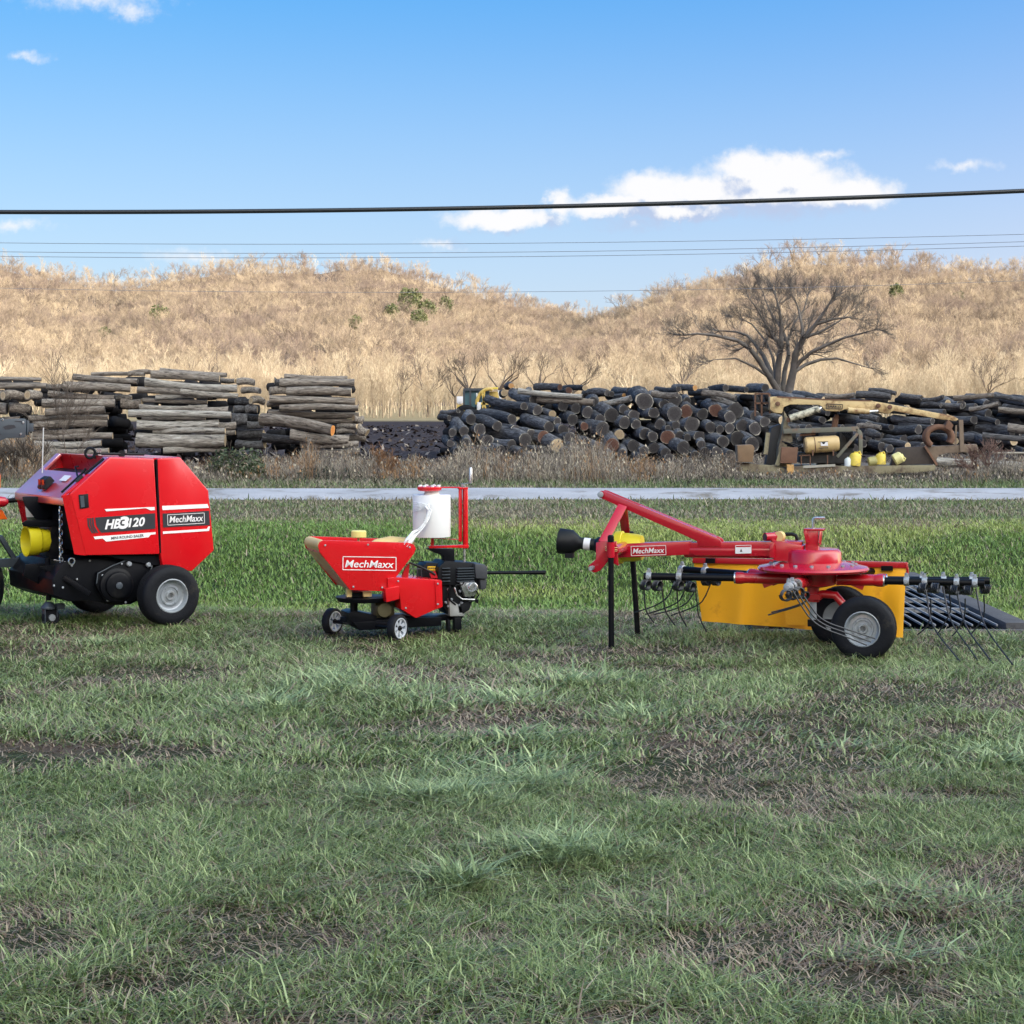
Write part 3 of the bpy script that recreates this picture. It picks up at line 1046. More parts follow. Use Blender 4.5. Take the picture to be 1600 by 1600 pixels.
WHITE = mat('white_film', (0.80, 0.80, 0.82), 0.35, var=0.02, vscale=4)
FILM = mat('film_tail', (0.82, 0.83, 0.86), 0.2, var=0.05, vscale=20)
DECAL_W = mat('white_print', (0.80, 0.78, 0.80), 0.45)
DECAL_K = mat('black_print', (0.03, 0.03, 0.038), 0.4)
BEIGE = mat('beige_canvas', (0.68, 0.49, 0.21), 0.6, var=0.1, vscale=5)
ORANGE = mat('orange_paint', (0.80, 0.13, 0.012), 0.35, coat=0.3)
LAMP_R = mat('red_lens', (0.45, 0.01, 0.02), 0.12, coat=0.6)
WARN_Y = mat('warning_yellow', (0.75, 0.45, 0.02), 0.5)

EX = Vector((1, 0, 0)); EY = Vector((0, 1, 0)); EZ = Vector((0, 0, 1))


def lettering(name, s, m, parent, p00, p10, p01, bold=0.02, thick=0.0012, shear=0.0, spacing=1.0):
    """Raised print: the words s fitted to the parallelogram with corner p00, baseline end p10 and height end p01."""
    cu = bpy.data.curves.new(name, 'FONT')
    cu.body = s
    cu.offset = bold
    cu.shear = shear
    cu.space_character = spacing
    cu.extrude = 0.001
    cu.resolution_u = 3
    o = bpy.data.objects.new(name, cu)
    COL.objects.link(o)
    dg = bpy.context.evaluated_depsgraph_get()
    me = bpy.data.meshes.new_from_object(o.evaluated_get(dg))
    bpy.data.objects.remove(o)
    n = len(me.vertices)
    co = np.empty(n * 3, np.float32)
    me.vertices.foreach_get('co', co)
    co = co.reshape(-1, 3)
    mn, mx = co.min(0), co.max(0)
    t = (co - mn) / np.maximum(mx - mn, 1e-6)
    p00, a, b = Vector(p00), Vector(p10) - Vector(p00), Vector(p01) - Vector(p00)
    nrm = a.cross(b).normalized()
    out = np.array(p00)[None] + t[:, :1] * np.array(a)[None] + t[:, 1:2] * np.array(b)[None] + t[:, 2:3] * np.array(nrm * thick)[None]
    me.vertices.foreach_set('co', out.astype(np.float32).ravel())
    me.materials.clear()
    me.materials.append(m)
    me.update()
    return mesh_obj(name, me, parent)


def plate(name, pts, off, m, parent, bevel=0.0):
    return MB().prism(pts, off).build(name, m, parent, bevel)


def frame_bars(mb, pts, w, off):
    """thin outline along a closed run of points, off = thickness vector"""
    n = len(pts)
    for i in range(n):
        a, b = Vector(pts[i]), Vector(pts[(i + 1) % n])
        d = (b - a).normalized()
        s = d.cross(Vector(off).normalized()) * w
        mb.prism([a - d * w / 2, b + d * w / 2, b + d * w / 2 + s, a - d * w / 2 + s], off)


def wheel(parent, c, ax, R, w, rr, rim_mat, style='dish', tread=True):
    """wheel > tyre, rim, hub; ax points outwards."""
    c, ax = Vector(c), Vector(ax).normalized()
    e = empty('wheel', c)
    e.parent = parent
    prof = [(-.40 * w, rr), (-.47 * w, rr * 1.04), (-.5 * w, rr + (R - rr) * .45), (-.46 * w, R * .93), (-.37 * w, R * .985)]
    if tread:
        for k in (-.26, -.12, .02, .16):
            prof += [((k - .035) * w, R), ((k - .03) * w, R * .968), ((k + .03) * w, R * .968), ((k + .035) * w, R)]
        prof += [(.30 * w, R)]
    prof += [(.37 * w, R * .985), (.46 * w, R * .93), (.5 * w, rr + (R - rr) * .45), (.47 * w, rr * 1.04), (.40 * w, rr)]
    MB().lathe((0, 0, 0), ax, prof, 40, closed=True).build('tyre', RUBBER, e, smooth=50)
    rim = MB()
    if style == 'dish':
        rim.lathe((0, 0, 0), ax, [(-.40 * w, rr * .99), (.43 * w, rr * 1.0), (.455 * w, rr * 1.02), (.465 * w, rr * .97), (.40 * w, rr * .91), (.22 * w, rr * .86), (.19 * w, rr * .80),
                                  (.20 * w, rr * .62), (.27 * w, rr * .58), (.27 * w, rr * .50), (.22 * w, rr * .46), (.22 * w, .001), (-.2 * w, .001)], 40, closed=True)
    else:
        rim.lathe((0, 0, 0), ax, [(-.3 * w, rr * .99), (.46 * w, rr * 1.02), (.48 * w, rr * .93), (.40 * w, rr * .84), (-.3 * w, rr * .84)], 40, closed=True)
        ref = ax.cross(EZ).normalized()
        q = ax.cross(ref)
        for k in range(7):
            a = 2 * math.pi * k / 7
            d = ref * math.cos(a) + q * math.sin(a)
            s = ax.cross(d)
            rim.prism([d * rr * .2 - s * rr * .10 + ax * .15 * w, d * rr * .2 + s * rr * .10 + ax * .15 * w, d * rr * .9 + s * rr * .20 + ax * .25 * w, d * rr * .9 - s * rr * .20 + ax * .25 * w], ax * .12 * w)
    rim.build('rim', rim_mat, e, smooth=40)
    hub = MB()
    if style == 'dish':
        hub.lathe(ax * .2 * w, ax, [(0, rr * .30), (.06 * w, rr * .30), (.10 * w, rr * .26), (.10 * w, rr * .17), (.02 * w, rr * .15), (.02 * w, .001)], 20)
        ref = ax.cross(EZ).normalized(); q = ax.cross(ref)
        for k in range(4):
            a = 2 * math.pi * (k + .4) / 4
            d = (ref * math.cos(a) + q * math.sin(a)) * rr * .52
            hub.cyl(d + ax * .26 * w, d + ax * .33 * w, rr * .06, 6)
    else:
        hub.lathe(ax * .1 * w, ax, [(0, rr * .26), (.3 * w, rr * .26), (.36 * w, rr * .2), (.36 * w, .001)], 16)
        hub.cyl(ax * .4 * w, ax * .62 * w, rr * .09, 8)
    hub.build('hub', BLACK if style == 'dish_black' or style == 'spoke' else GREY_M, e)
    return e


# ---------------------------------------------------------------- round baler
def build_baler():
    F = Frame(P(270, 980, 13.15), 33)
    F.O.z = float(ground_z(F.O.x, F.O.y)) + 0.01
    T = empty('round_baler', F.O, F.a)
    tag(T, 'red mini round baler with black and white side stripes, hitched behind a tractor', 'baler')
    vn, vf = 0.14, 1.15
    dep = Vector((0, 0.05, 0))
    pf = lambda pts, v: [F.px(x, y, v) for x, y in pts]
    # near side panels, standing proud of the body
    front_px = [(110, 772), (172, 714), (241, 716), (250, 866), (134, 868)]
    rear_px = [(246, 716), (282, 714), (326, 766), (335, 860), (300, 893), (255, 888), (251, 866)]
    sp = plate('side_panel', pf(front_px, vn), dep, RED, T, 0.012)
    sp2 = plate('side_panel', pf(rear_px, vn), dep, RED, T, 0.012)
    # black strip in the joint where the two panels meet
    e = MB()
    e.bar(F.px(243.5, 718, vn + .012), F.px(250.5, 864, vn + .012), 0.012, 0.02, EY)
    e.build('panel_gap', BLACK, T)
    # far side panels
    far = lambda pts: [Vector((p.x, vf - 0.05, p.z - 0.02)) for p in pf(pts, vn)]
    plate('side_panel', far(front_px), dep, RED, T, 0.012)
    plate('side_panel', far(rear_px), dep, RED, T, 0.012)
    # body shell between them: sloped front hood, top, rear
    A = F.px(112, 774, vn); B = F.px(172, 714, vn); C = F.px(241, 716, vn); D = F.px(282, 714, vn); E_ = F.px(326, 766, vn); G = F.px(335, 860, vn); H = F.px(300, 893, vn)
    span = Vector((0, vf - vn - 0.08, 0))
    y0 = vn + 0.04
    on = lambda p, dz=0.0, du=0.0: Vector((p.x + du, y0, p.z + dz))
    th = 0.02
    M1 = A.lerp(B, 0.56)
    # hood: lower part of the slope is a closed sheet, above it an open hatch between side rails
    hd = MB()
    n = (B - A).normalized()
    dn = Vector((n.z, 0, -n.x)) * th
    hd.prism([on(A) - Vector((0.03, 0, 0.02)), on(M1), on(M1) + dn, on(A) - Vector((0.03, 0, 0.02)) + dn], span)
    hd.prism([on(A) - Vector((.03, 0, .02)), on(A) - Vector((.03, 0, .02)) + dn, on(A) + dn - Vector((.022, 0, .06)), on(A) - Vector((.03, 0, .065))], span)
    hood = hd.build('hood', HOOD_RED, T, 0.004)
    rail = MB()
    for v0 in (y0, vf - 0.12):
        a = Vector((M1.x, v0, M1.z)); b = Vector((B.x, v0, B.z))
        rail.prism([a, b, b + dn, a + dn], Vector((0, 0.075, 0)))
    rail.build('hatch_rail', HOOD_RED, T, 0.003)
    box = MB()
    box.prism([on(M1, -.03, .03), on(B, -.10, .0), on(B, -.10, .22), on(M1, -.16, .2)], span)
    box.build('hatch_floor', BLACK, T)
    bk = MB()
    bk.prism([on(B, -.13, .06), on(B, .0, .02), on(B, .0, .04), on(B, -.13, .08)], span)
    bk.build('hatch_wall', RED_D, T)
    tp = MB()
    tp.prism([on(B, 0, .03), on(C), on(C, -th), on(B, -th, .03)], span)
    tp.prism([on(C, 0, .012), on(D), on(D, -th), on(C, -th, .012)], span)
    tp.prism([on(D), on(E_), on(E_, 0, -th), on(D, -th, -th)], span)
    tp.prism([on(E_), on(G), on(G, 0, -th), on(E_, 0, -th)], span)
    tp.prism([on(G), on(H), on(H, .01, -th), on(G, .0, -th)], span)
    tp.build('tailgate_shell', RED, T)
    # dark inner drum between the panels
    core = MB()
    core.prism([on(A, -.12, .06), on(A, -.02, .10), on(B, -.16, .1), on(C, -.06), on(D, -.06), on(E_, 0, -.05), on(G, 0, -.05), on(H, .05, -.03), on(H, .05, -.25), Vector((F.px(134, 868, vn).x + .02, y0, .48))], Vector((0, vf - vn - .1, 0)))
    core.build('bale_chamber', BLACK, T)
    # front flange of the near panel and the red far flange
    fl = MB()
    a0, a1 = F.px(97, 775, vn + .03), F.px(116, 866, vn + .03)
    b0, b1 = F.px(110, 772, vn + .005), F.px(134, 868, vn + .005)
    fl.prism([a0, b0, b1, a1], Vector((.01, .012, 0)))
    fl.prism([a0, a0 + Vector((0, .02, 0)), a0.lerp(B, .55) + Vector((-.0, .045, .0)), A.lerp(B, .55) + Vector((0, .012, .0))], Vector((0.002, 0, -.012)))
    fl.build('panel_flange', RED, T)
    ff = MB()
    c0, c1 = Vector((A.x - .02, vf - .04, A.z - .05)), Vector((F.px(130, 868, vn).x + .0, vf - .04, .40))
    ff.prism([c0, c0 + Vector((.02, -.10, 0)), c1 + Vector((.02, -.06, 0)), c1], Vector((.02, 0, 0)))
    ff.build('panel_flange', RED_D, T)
    # marker lamp, sticker, net-wrap pieces and rods on the hood
    def hoodpt(s, v, lift=0.0):
        p = A.lerp(B, s)
        return Vector((p.x - .02 * (1 - s), v, p.z)) - Vector((n.z, 0, -n.x)) * (-0.0) + Vector((-n.z, 0, n.x)) * lift
    lm = MB()
    for k, vv in enumerate((0.60, 0.665)):
        lm.prism([hoodpt(.06, vv, .002), hoodpt(.30, vv, .002), hoodpt(.30, vv, .045), hoodpt(.20, vv, .05), hoodpt(.06, vv, .02)], Vector((0, 0.055, 0)))
    lm.build('reflector', BLACK_P, T, 0.004)
    lr = MB()
    for vv in (0.606, 0.671):
        lr.prism([hoodpt(.055, vv, .004), hoodpt(.16, vv, .052), hoodpt(.17, vv, .057), hoodpt(.06, vv, .01)], Vector((0, 0.043, 0)))
    lr.build('reflector_lens', LAMP_R, T)
    st = MB().prism([hoodpt(.32, .42, .003), hoodpt(.46, .42, .003), hoodpt(.46, .54, .003), hoodpt(.32, .54, .003)], Vector((-n.z, 0, n.x)) * .001)
    st.build('sticker', DECAL_W, T)
    rod = MB()
    rod.tube([hoodpt(.02, .26, .012), hoodpt(.52, .23, .02), hoodpt(.6, .22, .03)], 0.008, 6)
    rod.tube([hoodpt(.42, .26, .015), hoodpt(.62, .42, .03), hoodpt(.62, .36, .035)], 0.006, 6)
    rod.tube([hoodpt(.5, .2, .012), hoodpt(.92, .17, .012)], 0.009, 6)
    rod.tube([hoodpt(.3, .2, .012), hoodpt(.45, .2, .012)], 0.014, 6)
    rod.build('latch_rod', BLACK, T)
    MB().tube([F.px(66, 739, .78), F.px(68, 668, .78)], 0.004, 5).build('marker_rod', mat('fibre_rod', (0.6, 0.6, 0.6), 0.5), T)
    lift = MB()
    lift.torus(F.px(141, 708, .45), F.u * .2 + EY, 0.032, 0.009, 20, 6)
    lift.tube([F.px(147, 712, .45), F.px(155, 709, .45), F.px(225, 710, .45)], 0.010, 6)
    lift.cyl(F.px(190, 709, .44), F.px(190, 709, .47), 0.024, 12)
    lift.cyl(F.px(150, 712, .44), F.px(152, 712, .50), 0.022, 12)
    lift.build('hydraulic_hose', BLACK_P, T)
    ft = MB().box(F.px(155, 704, .44), (.02, .02, .025)).box(F.px(155, 712, .44), (.022, .02, .018)).box(F.px(196, 705, .44), (.014, .014, .02))
    ft.build('hose_fitting', STEEL, T)
    # side decals
    dv = vn - 0.0022
    pd = lambda x, y: F.px(x, y, dv)
    off = Vector((0, -0.0008, 0))
    mk = lambda nm, pts, m: MB().prism([pd(x, y) for x, y in pts], off).build(nm, m, T)
    mk('decal', [(148.5, 808.7), (242, 802), (243, 826), (158, 832.5), (150.5, 821)], DECAL_K)
    chev = MB()
    for k in (0, 3.7, 7.4):
        e = .08 * k
        for q4 in ([(136.0, 809.8), (138.6, 809.6), (139.8, 822), (137.2, 822.2)], [(137.2, 822.2), (139.8, 822), (146.4, 833.0), (143.6, 833.3)]):
            chev.prism([F.px(x + k, y - e, dv) for x, y in q4], off)
    chev.build('decal', DECAL_K, T)
    mk('decal', [(163.5, 795.5), (166, 799), (227.5, 794), (235.5, 797.5), (242, 797), (241.5, 792)], DECAL_W)
    mk('decal', [(146, 838.5), (148.5, 842.5), (160.5, 841.5), (166, 846.2), (232, 839.5), (235.5, 835.5), (243.2, 834.8), (243, 831.4)], DECAL_W)
    mk('decal', [(253, 790.5), (254, 797), (326.5, 793.5), (324, 787.5)], DECAL_W)
    mk('decal', [(254, 802.5), (326.5, 798), (328, 820.5), (255, 824)], DECAL_K)
    mk('decal', [(254.5, 830.5), (254.7, 834.2), (326.5, 829.6), (328.3, 822.4), (325.4, 822.8), (323.5, 826.2)], DECAL_W)
    dv2 = dv - 0.0012
    lt = lambda s, a, b, c, m=DECAL_W, **k: lettering('lettering', s, m, T, F.px(*a, dv2), F.px(*b, dv2), F.px(*c, dv2), **k)
    lt('HB', (163.8, 827.2), (187, 825.4), (167.5, 812.0), bold=.035)
    lt('3', (186, 827.0), (200.2, 825.8), (188.3, 807.4), bold=.05)
    lt('120', (200.6, 824.2), (225.0, 822.0), (203.2, 809.6), bold=.03)
    lt('MINI ROUND BALER', (173.8, 843.2), (224.6, 838.6), (173.6, 839.0), m=DECAL_K, bold=.012)
    bx = MB()
    frame_bars(bx, [F.px(262.6, 820.2, dv2), F.px(319.3, 817.0, dv2), F.px(318.7, 801.8, dv2), F.px(262.0, 804.8, dv2)], 0.0032, Vector((0, -.0008, 0)))
    bx.build('decal_border', DECAL_W, T)
    lt('MechMaxx', (264.8, 816.9), (316.6, 814.3), (266.2, 806.6), bold=.010)
    # little dark window with its frame
    wn = MB()
    wn.prism([F.px(122.5, 773, dv), F.px(137.5, 771.5, dv), F.px(138.8, 793, dv), F.px(124.5, 795, dv)], Vector((0, -.004, 0)))
    wn.build('vent', BLACK_P, T, 0.001)
    w2 = MB().prism([F.px(125, 775, dv - .0045), F.px(131, 774.4, dv - .0045), F.px(132.4, 792, dv - .0045), F.px(126.6, 793, dv - .0045)], Vector((0, -.002, 0)))
    w2.build('vent_slat', GUN, T)
    # chain case below the panels with its round cover
    cs = MB()
    cp = [(128, 872), (240, 870), (250, 880), (252, 925), (232, 930), (205, 944), (178, 946), (140, 938), (108, 940), (84, 930), (82, 905), (100, 878)]
    cs.prism([F.px(x, y, vn + .10) for x, y in cp], Vector((0, .82, 0)))
    cs.build('lower_body', BLACK, T, 0.006)
    ch = MB()
    ch.prism([F.px(x, y, vn + .06) for x, y in [(150, 915), (152, 895), (200, 874), (236, 871), (243, 880), (236, 893), (214, 935), (190, 946), (165, 942)]], Vector((0, .05, 0)))
    ch.build('chain_case', BLACK, T, 0.006)
    cc = F.px(181, 914, vn + .05)
    ch2 = MB().lathe(cc, -EY, [(0, .112), (.02, .112), (.03, .10), (.032, .085), (.05, .082), (.055, .07), (.055, .001)], 32)
    ch2.build('round_cover', BLACK, T)
    MB().lathe(cc + Vector((0, -.055, 0)), -EY, [(0, .022), (.008, .022), (.01, .016), (.01, .001)], 16).build('cover_bolt', GUN, T)
    tr = MB()
    tr.tube([F.px(x, y, vn + .055) for x, y in [(151, 912), (153, 896), (176, 884), (200, 874.5), (234, 871.5), (241, 877), (236, 890)]], .004, 6)
    tr.build('case_highlight', GUN, T)  # thin lighter tube stands for the highlight along the case edge
    bz = MB()
    for x, y in ((160, 899), (190, 881), (222, 876), (236, 884), (216, 927), (196, 941), (168, 938), (112, 884), (120, 905), (98, 918), (84, 915), (140, 876)):
        bz.lathe(F.px(x, y, vn + (.055 if x > 145 else .095)), -EY, [(0, .007), (.006, .007), (.008, .001)], 7)
    bz.build('bolt', GREY_M, T)
    kn = MB()
    for x, y, r in ((201, 881, .017), (231, 882, .017)):
        kn.lathe(F.px(x, y, vn + .055), -EY, [(0, r), (.014, r), (.02, r * .6), (.02, .001)], 14)
    kn.build('knob', GREY_M, T)
    # front: guard plates, power take-off cone, chain, jack, lower hitch plates
    gd = MB()
    gd.prism([F.px(x, y, .66) for x, y in [(34, 776), (96, 776), (88, 804), (72, 812), (56, 812), (38, 790)]], Vector((.06, .03, 0)))
    gd.build('shaft_guard', BLACK, T, 0.004)
    gp = MB()
    gp.prism([F.px(x, y, .78) for x, y in [(38, 782), (98, 786), (98, 812), (42, 812)]], Vector((.03, .02, 0)))
    gp.build('front_plate', mat('green_grey_metal', (.13, .16, .15), .45), T)
    lb = MB().prism([F.px(x, y, .765) for x, y in [(39, 790), (53, 802), (53, 808), (41, 808)]], Vector((0, -.002, 0)))
    lb.build('label', DECAL_W, T)
    sh = MB()
    sh.prism([F.px(x, y, .55) for x, y in [(33, 818), (40, 813), (100, 813), (100, 824), (38, 823)]], Vector((.04, .05, 0)))
    sh.prism([F.px(x, y, .55) for x, y in [(80, 820), (104, 820), (118, 872), (96, 900), (78, 880)]], Vector((.03, .3, 0)))
    sh.build('cross_beam', BLACK, T, 0.004)
    ax = Vector((-1, 0, 0.0))
    cone = MB()
    c0 = F.px(61, 846, .62)
    cone.lathe(c0 + Vector((.10, 0, .005)), ax, [(0, .03), (0, .058), (.07, .078), (.10, .082), (.11, .092), (.19, .100), (.192, .092), (.11, .08), (.03, .055), (.03, .03)], 32, closed=True)
    cone.build('shaft_cone', YEL, T)
    MB().cyl(c0 + Vector((.10, 0, .005)), c0 + Vector((-.04, 0, .005)), .022, 10).build('drive_shaft', BLACK, T)
    ck = MB()
    for k in range(14):
        y = 796 + k * 7.2
        c = F.px(94 + (1.2 if k % 2 else -.6) + k * .05, y, .30)
        a = EY if k % 2 else EX
        s = a.cross(EZ)
        pts = [c + s * (.010 * math.cos(t)) + EZ * (.019 * math.sin(t)) for t in np.linspace(0, 2 * math.pi, 11)]
        ck.tube(pts, .0042, 5, cap=False)
    ck.build('safety_chain', STEEL, T)
    hk = MB()
    hk.tube([F.px(x, y, .29) for x, y in [(92, 888), (95, 892), (102, 893), (105, 889), (101, 886)]], .006, 6)
    hk.torus(F.px(112, 877, .2), EY, .020, .005, 16, 6)
    hk.tube([F.px(x, y, .25) for x, y in [(84, 875), (92, 876), (104, 878)]], .004, 5)
    hk.build('chain_hook', STEEL, T)
    hp = MB()
    hp.prism([F.px(x, y, .50) for x, y in [(36, 900), (40, 882), (80, 880), (98, 900), (90, 925), (70, 917)]], Vector((.0, .02, 0)))
    hp.prism([F.px(x, y, .34) for x, y in [(60, 885), (120, 880), (140, 925), (128, 930), (100, 905)]], Vector((.0, .02, 0)))
    hp.bar(F.px(100, 902, .24), F.px(140, 928, .16), .03, .03)
    hp.build('hitch_plate', BLACK, T, 0.003)
    jk = MB()
    jk.cyl(F.px(74, 872, .42), F.px(76, 938, .42), .017, 10)
    jk.build('jack_leg', BLACK, T)
    jf = MB()
    b = F.px(79, 958, .42)
    b.z = .075
    jf.lathe(F.px(76, 944, .42) + Vector((0, 0, -.03)), EZ, [(0, .05), (.012, .05), (.03, .035), (.045, .02)], 16)
    jf.box(b + Vector((-.045, 0, .0)), (.006, .06, .11)).box(b + Vector((.035, 0, .02)), (.006, .06, .08))
    jf.box(b + Vector((.055, -.02, .05)), (.05, .05, .035))
    jf.build('jack_fork', GUN, T, 0.003)
    jw = MB().lathe(Vector((b.x, b.y, .055)), EY, [(-.02, .02), (-.022, .05), (-.015, .055), (.015, .055), (.022, .05), (.02, .02)], 20, closed=True)
    jw.build('jack_wheel', RUBBER, T)
    MB().cyl(Vector((b.x, b.y - .035, .055)), Vector((b.x, b.y + .035, .055)), .022, 10).build('jack_axle', GREY_M, T)
    # axle and wheels
    MB().cyl((0, .15, .19), (-.08, 1.05, .19), .03, 10).build('axle', BLACK, T)
    wheel(T, (0, .075, .19), -EY, .195, .15, .108, GREY_M)
    wheel(T, (-.10, 1.08, .19), EY, .195, .15, .108, GREY_M)
    mud = MB().bar((0.02, .20, .20), (0.10, .22, .40), .06, .03)
    mud.build('wheel_bracket', BLACK, T)
    return T, F


BALER, BF = build_baler()


# ---------------------------------------------------------------- tractor at the frame's edge
def build_tractor():
    F = Frame(P(-60, 985, 13.45), 33)
    T = empty('tractor', F.O, F.a)
    tag(T, 'orange compact tractor at the picture edge, hitched to the red baler', 'tractor')
    q = lambda x, y, v=0.0: F.px(x, y, v)
    fd = MB().prism([q(-120, 812), (q(-110, 770)), q(-30, 772), q(-4, 794), q(4, 796), q(13, 812)], Vector((0, .16, 0)))
    fd.build('fender', ORANGE, T, .012)
    f2 = MB().prism([q(-60, 772, .02), q(-50, 690, .02), q(-12, 700, .02), q(2, 742, .02), q(2, 762, .02), q(-6, 776, .02)], Vector((0, .5, 0)))
    f2.build('seat_platform', ORANGE, T, .02)
    lp = MB().lathe(q(-2, 784, -.02), Vector((1, -.2, -.05)), [(-.06, .036), (.0, .038), (.04, .033), (.06, .016), (.063, .001)], 18)
    lp.build('tail_light', LAMP_R, T)
    tl = MB().cyl(q(8, 783, .35), q(27, 781, .35), .017, 10).cyl(q(24, 781.5, .35), q(40, 780, .35), .011, 8)
    tl.cyl(q(38, 780, .30), q(38, 780, .42), .022, 12)
    tl.build('top_link', BLACK, T)
    cl = MB().tube([q(x, y, .29) for x, y in [(40, 778), (47, 774), (51, 783), (50, 790), (44, 793), (42, 788), (45, 784)]], .004, 6)
    cl.cyl(q(43, 779.5, .28), q(43, 779.5, .36), .014, 10)
    cl.build('link_pin', STEEL, T)
    ar = MB()
    ar.bar(q(-40, 882, .0), q(76, 876, .0), .03, .058)
    ar.lathe(q(77, 876, -.02), -EY, [(-.05, .045), (.0, .045), (.006, .04)], 18)
    ar.bar(q(0, 838, .02), q(29, 884, .02), .035, .03)
    ar.bar(q(24, 874, .01), q(34, 869, .01), .03, .02)
    ar.build('lower_link', GUN, T, .003)
    MB().lathe(q(77, 876, -.028), -EY, [(0, .030), (.012, .030), (.016, .022), (.02, .001)], 14).build('link_ball', STEEL, T)
    ro = MB()
    ro.v, ro.f, ro.m = [], [], []
    outer = [(-60, 657), (-60, 705), (0, 689), (10, 684.5), (38, 684), (40, 681), (41, 655), (38, 654)]
    ro.prism([q(x, y, .1) for x, y in outer], Vector((0, .02, 0)))
    ro.prism([q(x, y, .1) for x, y in [(42, 656), (46, 658), (46, 672), (42, 680)]], Vector((0, .05, 0)))
    ro.box(q(48, 668, .12), (.03, .03, .055))
    ro.build('roll_bar', GUN, T, .003)
    hl = MB()
    hl.prism([q(x, y, .0995) for x, y in [(5, 667), (12, 664), (22, 664), (25, 668), (14, 671), (8, 671)]], Vector((0, -.0012, 0)))
    hl.prism([q(x, y, .0995) for x, y in [(-4, 677), (2, 678), (1, 680), (-4, 680)]], Vector((0, -.0012, 0)))
    hl.prism([q(x, y, .0995) for x, y in [(23, 657.5), (34, 658.2), (34, 659.6), (23, 659)]], Vector((0, -.0012, 0)))
    hl.build('roll_bar_slot', DECAL_K, T)
    bl = MB()
    for x, y in ((4, 655.5), (32, 678), (36, 660)):
        bl.lathe(q(x, y, .099), -EY, [(0, .008), (.005, .008), (.006, .001)], 8)
    bl.build('bolt', STEEL, T)
    wheel(T, q(-78, 917, .10), -EY, .345, .22, .17, ORANGE)
    wheel(T, q(-78, 917, .10) + Vector((0, .85, 0)), EY, .345, .22, .17, ORANGE)
    MB().prism([q(-150, 870, .3), q(-150, 780, .3), q(-20, 790, .3), (q(-14, 880, .3))], Vector((0, .4, 0))).build('body', GUN, T, .01)


build_tractor()


